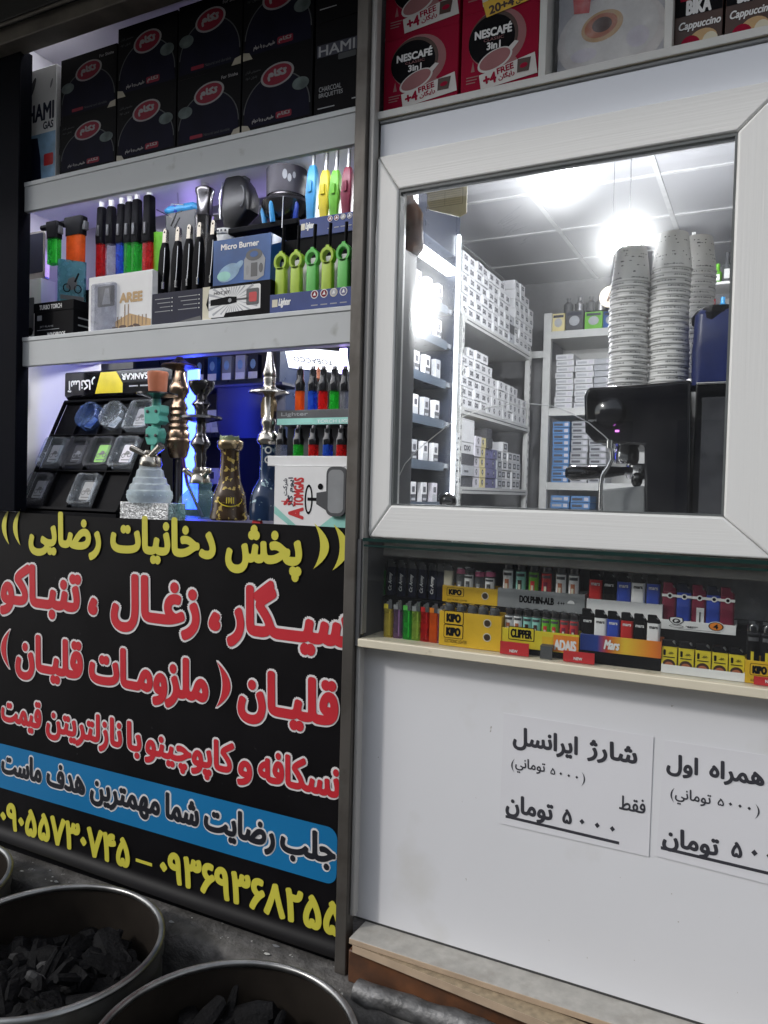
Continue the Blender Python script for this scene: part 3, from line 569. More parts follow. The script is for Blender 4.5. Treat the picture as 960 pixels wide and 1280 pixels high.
# ------------------------------------------------------------------ top shelf: charcoal boxes
Z1=2.3105; Z2=1.8935; Z3=1.4125
def front(b,x0,x1,z0,z1,y): return lambda u,w:(x0+(x1-x0)*u,z0+(z1-z0)*w)
def charcoal_box(px0,px1,zb,h,Y,var,label,lift=0):
    X0=P(px0,90,Y)[0]; X1=P(px1,90,Y)[0]; b=MB(); w=X1-X0; O=(0,Y,0)
    b.box(X0+.001,X1-.001,Y,Y+.13,zb,zb+h,'black'); z00=zb; zb+=lift; h-=lift
    cx=X0+w*.5
    dome=[(cx+w*.46*math.cos(R(a)),zb+h*.22+h*.50*math.sin(R(a))) for a in range(0,181,8)]
    outl=[(cx+w*.475*math.cos(R(a)),zb+h*.22+h*.515*math.sin(R(a))) for a in range(0,181,8)]
    b.flat([(X0+w*.03,zb+h*.06),(X1-w*.03,zb+h*.06)]+dome,'dome',O,NEG_Y,.0003)
    b.add([(x,Y-.0005,z) for x,z in dome+outl],[(i,i+1,len(dome)+i+1,len(dome)+i) for i in range(len(dome)-1)],'dome_line')
    ex,ez=cx+w*.01,zb+h*.70
    b.flat(ell(ex,ez,w*.235,h*.155,30,rot=6),'logo_ring',O,NEG_Y,.0007); b.flat(ell(ex,ez,w*.205,h*.132,30,rot=6),'logo_red',O,NEG_Y,.0010)
    b.text('تکام','logo_ring',ex-w*.135,ex+w*.135,ez-h*.06,h*.13,O,NEG_Y,.09,None,.0013,8,fit=True)
    sx=cx+(w*.34 if var in(0,1) else -w*.36)
    b.flat(ell(sx,zb+h*.50,w*.115,h*.085,24),'coal_print',O,NEG_Y,.0012)
    if var in(0,1):
        b.flat(rr(cx+w*.0,cx+w*.22,zb+h*.10,zb+h*.19,.004),'logo_red',O,NEG_Y,.0007)
        b.text('تکام','logo_ring',cx+w*.02,cx+w*.20,zb+h*.115,h*.065,O,NEG_Y,.05,None,.001,6,fit=True)
        b.text('طبیعی و با دوام','logo_ring',cx-w*.34,cx-w*.03,zb+h*.10,h*.065,O,NEG_Y,.04,None,.001,6,fit=True)
        b.text('مخصوص قلیان','dome_line',X0+w*.05,X0+w*.27,zb+h*.80,h*.05,O,NEG_Y,0,None,.001,1,fit=True)
        b.text('بدون دود','dome_line',X0+w*.05,X0+w*.22,zb+h*.72,h*.045,O,NEG_Y,0,None,.001,1,fit=True)
    else:
        b.text('For Shisha','logo_ring',X0+w*.70,X0+w*.95,zb+h*.85,h*.045,O,NEG_Y,.03,None,.001,6,fit=True)
        b.flat(rr(X0+w*.22,X0+w*.42,zb+h*.09,zb+h*.14,.002),'logo_red',O,NEG_Y,.0007)
        b.text('Natural and durable','dome_line',X0+w*.44,X0+w*.84,zb+h*.095,h*.04,O,NEG_Y,0,None,.001,1,fit=True)
    if var==1 or var==2:
        s_=1 if var==2 else -1; ox=cx+s_*w*.5
        b.flat([(ox-s_*w*.01,zb+.001),(ox-s_*w*.01,zb+h*.11),(ox-s_*w*.10,zb+h*.09),(ox-s_*w*.15,zb+.001)],'sticker',O,NEG_Y,.001)
    o=b.build('charcoal_box',loc=(cx,Y+.065,z00),bevel=.0012)
    return tag(o,label,'box','black charcoal boxes on the top shelf')
cols=[(76,146,12,0,'nearest the white gas box'),(147,221,12,1,'second from the white gas box'),(222,302,12,2,'third from the white gas box'),(303,391,12,1,'next to the briquette boxes')]
HB=[.160,.176,.178,.180]
for k,(a,c_,_,v,nm) in enumerate(cols):
    hb=[P((a+c_)/2,yb,.07)[1] for yb in ()]; h=HB[k]
    charcoal_box(a,c_,Z1,h,.062,v,'lower charcoal box with red emblem in the stack '+nm,.014)
    charcoal_box(a,c_,Z1+h+.0005,h,.064,v if k!=0 else 2,'upper charcoal box with red emblem in the stack '+nm)
def briq(zb,h,label):
    Y=.060; X0,X1=P(393,90,Y)[0],-.800; w=X1-X0; b=MB(); O=(0,Y,0); b.box(X0+.001,X1,Y,Y+.13,zb,zb+h,'black')
    z=zb+h*.66; b.text('HAMI','ash_print',X0+w*.08,X0+w*.76,z,h*.10,O,NEG_Y,.03,None,.0009,6,fit=True)
    b.flat(sq(X0+w*.05,X0+w*.80,z-h*.01,z+h*.115),'dome_line' if 0 else 'navy',O,NEG_Y,.0004); b.flat(rr(X0+w*.45,X0+w*.78,z-h*.075,z-h*.015,.003),'dome_line',O,NEG_Y,.0006)
    b.text('CHARCOAL','ash_print',X0+w*.10,X0+w*.52,zb+h*.30,h*.05,O,NEG_Y,0,None,.0006,1,fit=True); b.text('BRIQUETTES','ash_print',X0+w*.10,X0+w*.55,zb+h*.235,h*.05,O,NEG_Y,0,None,.0006,1,fit=True)
    b.flat(sq(X0+w*.08,X0+w*.4,zb+h*.13,zb+h*.14),'ash_print',O); b.flat(sq(X0+w*.72,X0+w*.9,zb+h*.16,zb+h*.172),'ash_print',O)
    tag(b.build('briquette_box',loc=((X0+X1)/2,Y+.065,zb),bevel=.0012),label,'box','briquette boxes by the post')
briq(Z1,.215,'black briquette box with pale blue lettering, lower one beside the post'); briq(Z1+.2155,.215,'black briquette box with pale blue lettering, upper one beside the post')
# white gas box
Y=.07; X0,X1,_,_=rect(33,70,90,210,Y); b=MB(); h=P(50,86,Y)[1]-Z1; b.box(X0,X1,Y,Y+.07,Z1,Z1+h,'white'); O=(0,Y,0); w=X1-X0
b.flat(sq(X0+.001,X1-.001,Z1+.002,Z1+h*.45),'printpale',O,NEG_Y,.0003)
b.flat([(X0+.001,Z1+h*.1),(X0+w*.55,Z1+h*.02),(X0+w*.5,Z1+h*.25),(X0+w*.4,Z1+h*.42),(X0+.001,Z1+h*.43)],'navy',O,NEG_Y,.0006)
b.text('HAMI','navy',X0+w*.05,X1-w*.06,Z1+h*.56,h*.14,O,NEG_Y,.04,None,.0008,8,fit=True); b.text('GAS','navy',X0+w*.58,X1-w*.08,Z1+h*.48,h*.06,O,NEG_Y,.04,None,.0008,8,fit=True)
b.flat(rr(X0+w*.62,X0+w*.93,Z1+h*.17,Z1+h*.27,.004),'lred',O,NEG_Y,.0008); b.flat(ell(X0+w*.2,Z1+h*.85,.008,.03,16,rot=-25),'dgrey',O,NEG_Y,.0006); b.flat(ell(X0+w*.84,Z1+h*.85,.004,.013,12,rot=-20),'grey',O,NEG_Y,.0006)
b.flat(sq(X0+.001,X1-.001,Z1+.004,Z1+.016),'navy',O,NEG_Y,.0009)
fr=((0,1,0),(0,0,1)); b.flat(rr(Y+.012,Y+.05,Z1+h*.25,Z1+h*.5,.003),'dgrey',(X1,0,0),fr,.0005); b.flat(rr(Y+.014,Y+.048,Z1+h*.8,Z1+h*.9,.003),'navy',(X1,0,0),fr,.0005)
tag(b.build('gas_box',loc=((X0+X1)/2,Y+.035,Z1),bevel=.0012),'tall white and blue gas carton at the dark end of the top shelf','box')

# ------------------------------------------------------------------ middle shelf goods
def ww(px,py,Y): return P(px,py,Y)
def pbox(name,label,px0,px1,yt,Y,D,zb,m,group=None,cat='box',prints=None,bev=.001,h=None):
    yb=yt+40; X0=P(px0,(yt+400)/2,Y)[0]; X1=P(px1,(yt+400)/2,Y)[0]; zt=zb+h if h else P((px0+px1)/2,yt,Y)[1]
    b=MB(); b.box(X0,X1,Y,Y+D,zb,zt,m)
    if prints: prints(b,X0,X1,zb,zt,(0,Y,0))
    o=b.build(name,loc=((X0+X1)/2,Y+D/2,zb),bevel=bev); tag(o,label,cat,group); return o,X0,X1,zt
def pr(b,X0,X1,z0,z1,O):
    w,h=X1-X0,z1-z0
    b.flat(rr(X0+w*.25,X0+w*.65,z0+h*.2,z0+h*.72,.004),'dgrey',O); b.flat(ell(X0+w*.45,z0+h*.2,.012,.012),'black',O,NEG_Y,.0006); b.flat(sq(X0+w*.1,X0+w*.8,z0+h*.03,z0+h*.06),'dgrey',O)
_,X0,X1,zt=pbox('gadget_box','small white carton with a dark gadget printed on it, behind the black post',28,51,349,.115,.05,Z2,'white',prints=pr)
b=MB(); z1=P(42,291,.13)[1]; b.prism(rr(X0+.004,X1+.002,zt+.0005,z1,.008),.125,.142,'silver'); b.flat(rr(X0+.008,X1-.006,zt+.02,z1-.006,.005),'navy',(0,.125,0)); tag(b.build('slim_gadget',loc=(X0+.03,.133,zt),bevel=.0008),'slim silver gadget with dark screen standing on the white carton','gadget')
def pr(b,X0,X1,z0,z1,O):
    w,h=X1-X0,z1-z0
    b.box(X0-.0015,X1+.0015,O[1]-.0015,O[1]+.081,z1-h*.26,z1+.0005,'black')
    o=(0,O[1]-.0016,0)
    b.text('TURBO TORCH','white',X0+w*.15,X0+w*.72,z1-h*.19,h*.12,o,NEG_Y,.03,None,.0006,6,fit=True)
    b.flat(rr(X0+w*.08,X0+w*.2,z0+h*.52,z0+h*.66,.002),'ash_print',O,NEG_Y,.0005)
    b.text('JET FLAME','ash_print',X0+w*.15,X0+w*.5,z0+h*.31,h*.06,O,NEG_Y,0,None,.0005,1,fit=True); b.flat(sq(X0+w*.08,X0+w*.65,z0+h*.25,z0+h*.265),'ash_print',O,NEG_Y,.0005)
    b.text('WINDPROOF','white',X0+w*.35,X0+w*.80,z0+h*.06,h*.11,O,NEG_Y,.02,None,.0005,6,fit=True)
    f=((0,1,0),(0,0,1))
    for k in range(3): b.flat(sq(O[1]+.015,O[1]+.06,z0+h*(.12+.2*k),z0+h*(.16+.2*k)),'ash_print',(X1,0,0),f,.0005)
_,X0,X1,zt=pbox('lighter_carton','black printed lighter carton with white lettering, under the motorcycle tin',43,92,377,.07,.08,Z2,'black',prints=pr)
# acrylic tin with motorcycle picture
b=MB(Matrix.Translation(((X0+X1)/2+.012,.118,zt))@Matrix.Rotation(R(-38),4,'Z')); hh=P(80,327,.1)[1]-zt-.002
b.prism(rr(-.036,.036,-.036,.036,.008),.0008,hh,'t_cyan',ax='z'); b.box(-.030,.030,-.030,.030,.002,hh-.004,'bike_print')
f=((0,1,0),(0,0,1)); o3=(.0362,0,0)
for cx in(-.014,.014): b.ring(ell(cx,hh*.33,.010,.012,20),ell(cx,hh*.33,.007,.009,20),'black',o3,f,.0005)
b.flat([(-.016,hh*.35),(-.004,hh*.28),(.010,hh*.34),(.012,hh*.5),(.004,hh*.62),(-.010,hh*.55)],'dgrey',o3,f,.0005); b.flat([(.004,hh*.5),(.014,hh*.72),(.018,hh*.7),(.009,hh*.48)],'black',o3,f,.0006); b.flat(sq(-.03,.03,hh*.06,hh*.16),'leaf' if 0 else 'dgrey',o3,f,.0004)
tag(b.build('picture_tin',loc=((X0+X1)/2+.012,.118,zt)),'teal clear sided tin with a motorcycle picture, carrying two torch lighters','tin')
zt2=zt+hh
def torch_small(px0,px1,yt,yb,Y,bm,label):
    x0,x1,z0,z1=rect(px0,px1,yt,yb,Y); z0=zt2+.0008; c=(x0+x1)/2; w=x1-x0; h=z1-z0; zs=z0+h*.60
    t=thing('torch_lighter',label,'lighter',(c,Y,z0),group='torch lighters on the picture tin')
    b=MB(); b.prism(rr(c-w*.42,c+w*.42,Y-.011,Y+.011,.006),z0,zs,bm,ax='z'); part(b,'fuel_tank',t)
    b=MB(); b.prism(rr(c-w*.18,c+w*.18,Y-.004,Y+.004,.003),z0+.004,zs-.002,'white',ax='z'); part(b,'inner_tube',t)
    b=MB(); b.loft([[(x,y,z) for x,y in rr(c-w*a,c+w*a2,Y-.012,Y+.012,.006)] for a,a2,z in((.46,.46,zs),(.46,.46,zs+h*.18),(.55,.52,zs+h*.24),(.55,.50,z1-.002),(.50,.46,z1))],'black')
    b.cyl((c-w*.4,Y,z1-h*.10),(c-w*1.15,Y,z1-h*.085),h*.085,h*.06,'black',14)
    b.box(c+w*.46,c+w*.60,Y-.007,Y+.007,zs+h*.1,z1-h*.12,'dgrey'); part(b,'head',t,bevel=.0006)
torch_small(61,75,278,328,.105,'t_green','green torch lighter with black side nozzle standing on the picture tin')
torch_small(84,106,272,325,.125,'t_orange','orange torch lighter with wide black head standing on the picture tin')
# riser behind, six pencil torches
b=MB(); xa,xb=P(112,340,.19)[0],P(210,340,.19)[0]; zr=P(160,362,.19)[1]; b.box(xa,xb,.15,.25,Z2,zr,'black'); tag(b.build('torch_rack',loc=((xa+xb)/2,.2,Z2)),'black rack holding the pencil torches behind the white torch carton','rack')
TR=[(127,248,'t_red','red'),(139,247,'t_clear','smoky clear'),(152,244,'t_blue','blue'),(162,241,'t_green','first green'),(171,238,'t_green','second green'),(186,233,'t_red','tall red')]
for k,(px,yt,m,nm) in enumerate(TR):
    Yk=.17+.008*k*0; X=P(px,300,Yk)[0]; z1=P(px,yt,Yk)[1]; zs=P(px,306-k*.5,Yk)[1]; wd=.0125 if k<5 else .0145
    t=thing('pencil_torch',nm+' bodied pencil torch with black sleeve and silver tip on the rack','torch',(X,Yk,zr),group='pencil torches on the rack')
    b=MB(); b.prism(rr(X-wd,X+wd,Yk-.011,Yk+.011,.005),zr+.0005,zs,m,ax='z'); part(b,'fuel_tank',t)
    b=MB(); b.loft([[(x,y,z) for x,y in rr(X-a,X+a,Yk-a,Yk+a,.005)] for a,z in((wd*1.0,zs),(wd*1.05,zs+.02),(wd*.92,zs+.05),(wd*.85,z1-.030),(wd*.70,z1-.026))],'black'); b.box(X-.004,X+.004,Yk-wd-.004,Yk-wd,zs+.02,zs+.05,'dgrey'); part(b,'sleeve',t,bevel=.0005)
    b=MB(); b.lathe([(.0078,z1-.027),(.0082,z1-.010),(.0076,z1)],'tip',(X,Yk),14); part(b,'nozzle',t)
b=MB(); x0,x1,z0,z1=rect(188,208,292,333,.185); b.lathe([((x1-x0)/2*.92,zr),((x1-x0)/2,z1)],'leaf',((x0+x1)/2,.2),20); tag(b.build('plastic_cup',loc=((x0+x1)/2,.2,zr)),'plain bright green plastic cup behind the white torch carton','cup')
def pr(b,X0,X1,z0,z1,O):
    w,h=X1-X0,z1-z0; Yq=O[1]
    b.loft([[(x,Yq-d,z) for x,z in rr(X0+w*(.09+i_),X0+w*(.46-i_),z0+h*(.03+i_),z0+h*(.86-i_),.006)] for d,i_ in((.0003,0),(.012,.006),(.014,.03))],'t_smoke')
    b.flat(rr(X0+w*.15,X0+w*.42,z0+h*.46,z0+h*.82,.004),'dgrey',O,NEG_Y,.0006); b.flat([(X0+w*.22,z0+h*.5),(X0+w*.27,z0+h*.78),(X0+w*.33,z0+h*.78),(X0+w*.36,z0+h*.5)],'ash_print',O,NEG_Y,.0009)
    b.text('AREE','tan',X0+w*.50,X0+w*.86,z0+h*.50,h*.15,O,NEG_Y,.09,None,.0006,8,fit=True)
    b.flat([(X0+w*.44,z0+.003),(X0+w*.44,z0+h*.18),(X0+w*.66,z0+h*.30),(X0+w*.99,z0+h*.17),(X0+w*.99,z0+.003)],'tan',O,NEG_Y,.0004)
    for k in range(9): b.flat(sq(X0+w*(.47+.055*k),X0+w*(.485+.055*k),z0+h*.08,z0+h*(.26+(.2 if k in(2,3) else 0))),'bronze',O,NEG_Y,.0007)
    for k in range(4): b.flat(ell(X0+w*(.45+.11*k),z0+h*(.06+.02*(k%2)),w*.06,h*.03,14,rot=15*(k%3-1)),'dark_coffee',O,NEG_Y,.001)
pbox('torch_carton','white torch carton with a clear blister and tan bar chart print',111,190,342,.066,.035,Z2,'white',prints=pr)
# blue folding burner on a tower
Yb=.20; zc=P(222,262,Yb)[1]; X0,X1=P(208,262,Yb)[0],P(249,262,Yb)[0]; t=thing('camping_burner','blue folding camp burner with thin silver legs and hose','burner',((X0+X1)/2,Yb,zc-.03))
b=MB(); r0=.010
b.tube([(X0,Yb,zc),(X0+.012,Yb,zc+.001),(X0+.013,Yb,zc),(X1-.018,Yb,zc),(X1-.016,Yb,zc),(X1,Yb,zc-.004)],[r0*.8,r0,r0*1.25,r0*1.2,r0,r0*.9],'lblue',14); b.lathe([(.008,zc-.012),(.012,zc-.006),(.012,zc+.010),(.006,zc+.012)],'blue',(X0+.04,Yb),12); part(b,'valve_body',t)
b=MB()
for q in ([(196,262),(206,267),(216,272)],[(214,283),(221,266),(228,264)],[(218,285),(225,272)],[(222,241),(223,256)],[(214,255),(230,256)]):
    b.tube([(P(x,y,Yb-.012)[0],Yb-.012,P(x,y,Yb-.012)[1]) for x,y in q],.0019,'chrome',6)
part(b,'legs',t); 
b=MB(); zt_=zc-.012; b.box(X0+.01,X1-.004,Yb-.012,Yb+.03,Z2,zt_,'dgrey'); part(b,'stand',t)
# metal torch tower
Y=.18; cx=P(256,255,Y)[0]; zz=lambda y:P(256,y,Y)[1]
b=MB(); b.lathe([(.022,Z2),(.024,zz(276)),(.026,zz(272)),(.020,zz(266)),(.021,zz(245)),(.025,zz(241)),(.025,zz(237)),(.014,zz(234))],'dark_chrome',(cx,Y),22); b.lathe([(.011,zz(235)),(.011,zz(222)),(.009,zz(221))],'chrome',(cx,Y),18)
tag(b.build('metal_burner',loc=(cx,Y,Z2)),'dark metal burner column with a short silver nozzle','burner')
# pen torch display: navy tray, five pens
Y=.066; X0,X1=P(190,385,Y)[0],P(254,385,Y)[0]; zt=P(222,364,Y)[1]
b=MB(); O=(0,Y,0); b.box(X0,X1,Y,Y+.004,Z2,zt,'navy_box'); b.box(X0,X1,Y+.004,Y+.06,Z2,Z2+.004,'navy_box'); b.box(X0,X1,Y+.056,Y+.06,Z2+.004,zt+.02,'navy_box'); b.box(X0,X0+.003,Y+.004,Y+.056,Z2+.004,zt,'navy_box'); b.box(X1-.003,X1,Y+.004,Y+.056,Z2+.004,zt,'navy_box')
w=X1-X0;h=zt-Z2
for k in range(4):
    for c0,n in((.06,.34),(.52,.40)): b.flat(sq(X0+w*(c0+.05*(k%3)),X0+w*(c0+n-.03),Z2+h*(.82-.12*k),Z2+h*(.84-.12*k)),'ash_print',O); b.flat(ell(X0+w*(c0+n),Z2+h*(.83-.12*k),.0016,.0016,8),'white',O)
b.flat([(X0+w*.1,Z2+.004),(X0+w*.5,Z2+h*.12),(X0+w*.95,Z2+h*.24),(X0+w*.99,Z2+.004)],'dgrey',O)
tag(b.build('torch_tray',loc=((X0+X1)/2,Y+.03,Z2),bevel=.0006),'navy display tray of black pen torches with white printed lines','tray')
for k,(px,yt) in enumerate([(206,287),(222,284.5),(236,281.5),(249,279),(266,276)]):
    yk=Y+.03; X=P(px-4,350,yk)[0] if k<5 else 0; Xt=P(px+1.5,290,yk)[0]; zt_=P(px,yt,yk)[1]; zb=Z2+.005
    X=min(X,X1-.012)
    t=thing('pen_torch',ORD[k]+' black pen torch with flat silver tip from the white carton','torch',(X,yk,zb),group='black pen torches in the navy tray')
    def at(f): return X+(Xt-X)*f
    H=zt_-zb
    b=MB(); b.loft([[(x,y,zb+H*f) for x,y in rr(at(f)-a,at(f)+a,yk-a,yk+a,.004)] for f,a in((0,.009),(.45,.0105),(.62,.0115),(.78,.010),(.86,.007))],'black'); part(b,'body',t,bevel=.0004)
    b=MB(); b.tube([(at(.44)+.009,yk-.011,zb+H*.43),(at(.6)+.011,yk-.0115,zb+H*.6),(at(.8)+.009,yk-.010,zb+H*.8)],.0010,'chrome',6); b.box(at(.44)+.006,at(.44)+.0105,yk-.012,yk-.008,zb+H*.39,zb+H*.46,'chrome'); part(b,'clip',t)
    b=MB(); b.prism([(at(.86)-.0062,zb+H*.85),(at(.86)+.0062,zb+H*.85),(Xt+.0058,zb+H*.97),(Xt+.003,zb+H),(Xt-.003,zb+H),(Xt-.0058,zb+H*.97)],yk-.005,yk+.005,'silver'); b.flat(ell(Xt,zb+H*.965,.0018,.0026,10),'black',(0,yk-.005,0)); part(b,'tip',t,bevel=.0006)
# black carton with white window print, blue burner box on it
def pr(b,X0,X1,z0,z1,O):
    w,h=X1-X0,z1-z0
    b.flat([(X0+.001,z1-.001),(X0+w*.12,z1-.001),(X0+w*.06,z0+h*.5),(X0+w*.16,z0+.001),(X0+.001,z0+.001)],'cream',O)
    b.flat(rr(X0+w*.10,X0+w*.86,z0+h*.12,z0+h*.92,.005),'white',O,NEG_Y,.0006)
    cx,cz=X0+w*.46,z0+h*.55
    for k in range(26):
        a=2*math.pi*k/26; dx,dz=math.cos(a),math.sin(a); r1=min(w*.36/max(abs(dx),1e-3),h*.36/max(abs(dz),1e-3)); q=.045
        b.flat([(cx+dx*r1*.25,cz+dz*r1*.25),(cx+math.cos(a+q)*r1,cz+math.sin(a+q)*r1),(cx+math.cos(a-q)*r1,cz+math.sin(a-q)*r1)],'carton_grey',O,NEG_Y,.0009)
    b.flat([(X0+w*.13,cz-h*.10),(X0+w*.13,cz+h*.06),(X0+w*.40,cz+h*.11),(X0+w*.52,cz+h*.08),(X0+w*.52,cz-h*.07),(X0+w*.40,cz-h*.10)],'black',O,NEG_Y,.0013); b.flat(sq(X0+w*.52,X0+w*.68,cz-h*.02,cz+h*.03),'dgrey',O,NEG_Y,.0013)
    b.flat(rr(X0+w*.66,X0+w*.84,cz-h*.18,cz+h*.26,.004),'dgrey',O,NEG_Y,.0013); b.flat(rr(X0+w*.70,X0+w*.81,cz-h*.10,cz+h*.16,.004),'lred',O,NEG_Y,.0016); b.flat(ell(X0+w*.42,cz,.005,.005,14),'ash_print',O,NEG_Y,.0016)
    b.text('HOT JET','dgrey',X0+w*.18,X0+w*.42,z0+h*.72,h*.10,O,NEG_Y,.02,None,.0013,4,fit=True)
    b.flat([(X0+w*.30,z0+h*.02),(X0+w*.36,z0+h*.22),(X0+w*.86,z0+h*.26),(X0+w*.95,z0+h*.02)],'black',O,NEG_Y,.0011)
_,X0,X1,zt=pbox('torch_carton','black torch carton with white starburst print and a red handled torch picture',253,338,354,.060,.05,Z2,'black',prints=pr)
def pr(b,X0,X1,z0,z1,O):
    w,h=X1-X0,z1-z0; m='ash_print'
    b.text('Micro Burner','white',X0+w*.14,X0+w*.80,z0+h*.78,h*.115,O,NEG_Y,.05,None,.0006,8,fit=True)
    b.flat(ell(X0+w*.28,z0+h*.30,w*.20,h*.17,24,rot=20),'printpale',O,NEG_Y,.0004); b.flat(ell(X0+w*.20,z0+h*.24,w*.12,h*.10,20),'tealpale',O,NEG_Y,.0006); b.flat(ell(X0+w*.45,z0+h*.42,w*.10,h*.07,20,rot=35),'printpale',O,NEG_Y,.0005)
    cx,cz=X0+w*.72,z0+h*.42
    b.flat([(cx-w*.17,cz-h*.30),(cx-w*.17,cz+h*.10),(cx-w*.10,cz+h*.24),(cx+w*.12,cz+h*.24),(cx+w*.19,cz+h*.08),(cx+w*.17,cz-h*.26),(cx+w*.05,cz-h*.34)],'ash_print',O,NEG_Y,.0007)
    b.flat(ell(cx,cz+h*.18,w*.14,h*.12,20),'dgrey',O,NEG_Y,.001); b.flat(ell(cx,cz+h*.19,w*.07,h*.06,16),'printblue',O,NEG_Y,.0013); b.flat(sq(cx-w*.05,cx+w*.06,cz-h*.26,cz+h*.02),'dgrey',O,NEG_Y,.001); b.flat(ell(cx+w*.12,cz-h*.10,w*.035,h*.10,12),'dgrey',O,NEG_Y,.001); b.flat(ell(cx-w*.11,cz-h*.12,w*.025,h*.10,12),'grey',O,NEG_Y,.001)
_,Xb0,Xb1,zbb=pbox('burner_box','blue burner box picturing a chrome burner, on the starburst carton',266,338,296,.085,.07,zt+.0005,'printblue',prints=pr)
# white tub and big black torch behind
Y=.19; cx=P(284,300,Y)[0]; z1=P(284,290,Y)[1]; b=MB(); b.lathe([(.028,Z2),(.030,z1-.014),(.033,z1-.012),(.033,z1)],'offwhite',(cx,Y),24)
for k in range(7): a=R(210+18*k); b.box(cx+.0332*math.cos(a)-.003,cx+.0332*math.cos(a)+.003,Y+.0332*math.sin(a)-.0008,Y+.0332*math.sin(a),z1-.009,z1-.004,'dgrey')
tag(b.build('white_tub',loc=(cx,Y,Z2)),'small white tub with dark print under the big black torch','tub'); ztub=z1
t=thing('blow_torch','large glossy black blow torch with a grey head standing on the tub','torch',(cx,Y,ztub))
zq=lambda y:P(300,y,Y)[1]; xq=lambda x:P(x,255,Y)[0]
b=MB(); b.loft([[(x,y,z) for x,y in rr(x0,x1,Y-d,Y+d,.012)] for x0,x1,d,z in((xq(284),xq(302),.018,ztub+.0005),(xq(284),xq(306),.022,zq(280)),(xq(283),xq(318),.028,zq(268)),(xq(283),xq(319),.026,zq(250)),(xq(283),xq(314),.024,zq(235)),(xq(285),xq(308),.022,zq(226)),(xq(286),xq(304),.018,zq(222)))],'torch_black'); part(b,'body',t)
b=MB(); b.tube([(xq(284),Y-.026,zq(276)),(xq(283.5),Y-.03,zq(250)),(xq(286),Y-.026,zq(230))],.0016,'chrome',6); part(b,'hose',t); b=MB(); b.tube([(xq(310)+.01*math.cos(a/3),Y-.030,zq(252)+.026*math.sin(a/3)) for a in range(-5,6)],.002,'dgrey',6); part(b,'trigger_guard',t)
b=MB(); b.cyl((xq(272),Y-.02,zq(216)),(xq(297),Y-.02,zq(215)),.010,.013,'dark_chrome',14); b.box(xq(283),xq(306),Y-.02,Y+.02,zq(223),zq(211),'grey'); b.box(xq(299),xq(309),Y-.012,Y+.012,zq(232),zq(221),'dgrey'); part(b,'head',t,bevel=.002)
# camping stove
Y=.20; cx=P(358,250,Y)[0]; zq=lambda y:P(358,y,Y)[1]; r=lambda px:px/F_if if 0 else px*(1.6+.2)/960*1.02
t=thing('camping_stove','round grey camping stove drum over a shiny dish with blue legs','stove',(cx,Y,Z2))
b=MB(); b.box(P(300,300,Y)[0],P(386,300,Y)[0],Y-.05,Y+.06,zq(292),zq(284),'black'); b.lathe([(.034,Z2),(.03,zq(300)),(.045,zq(290))],'black',(cx,Y),20); part(b,'base',t,bevel=.003)
b=MB(); b.lathe([(r(14),zq(284)),(r(27),zq(272)),(r(31),zq(262)),(r(32.5),zq(258)),(r(31),zq(255)),(r(25),zq(250)),(r(24.5),zq(247))],'dark_chrome',(cx,Y),36); part(b,'dish',t)
b=MB(); b.lathe([(r(25.5),zq(248)),(r(26),zq(246)),(r(26.5),zq(208)),(r(28),zq(206)),(r(28),zq(203)),(r(25),zq(202.5)),(r(24),zq(208)),(r(23),zq(235))],'lining_dark',(cx,Y),40,cap=False); b.lathe([(r(27.6),zq(209)),(r(28.4),zq(206)),(r(28.4),zq(203)),(r(27.6),zq(202))],'steel',(cx,Y),40,cap=False); [b.flat(ell(0,0,.006-.001*k,.012-.002*k,12),'ash_print',(cx+r(26.8)*math.sin(.5+.22*k),Y-r(26.8)*math.cos(.5+.22*k),zq(228+4*(k%2))),((math.cos(.5+.22*k),math.sin(.5+.22*k),0),(0,0,1)),.0008) for k in range(3)]; b.flat(ell(0,0,r(23),r(23),30),'dgrey',(cx,Y,zq(212)),((1,0,0),(0,1,0))); part(b,'drum',t)
for a in (-150,-95,-30):
    b=MB(); q=R(a); b.tube([(cx+r(26)*math.cos(q),Y+r(26)*math.sin(q),zq(285)),(cx+r(30)*math.cos(q),Y+r(30)*math.sin(q),zq(266)),(cx+r(27)*math.cos(q),Y+r(27)*math.sin(q),zq(254))],[.007,.006,.004],'lblue' if a!=-30 else 'blue',8); part(b,'leg',t)
b=MB(); b.tube([(P(354,245,.12)[0],.12,P(354,245,.12)[1]),(P(352.5,285,.12)[0],.12,P(352.5,285,.12)[1])],.0010,'chrome',6); part(b,'rod',t)
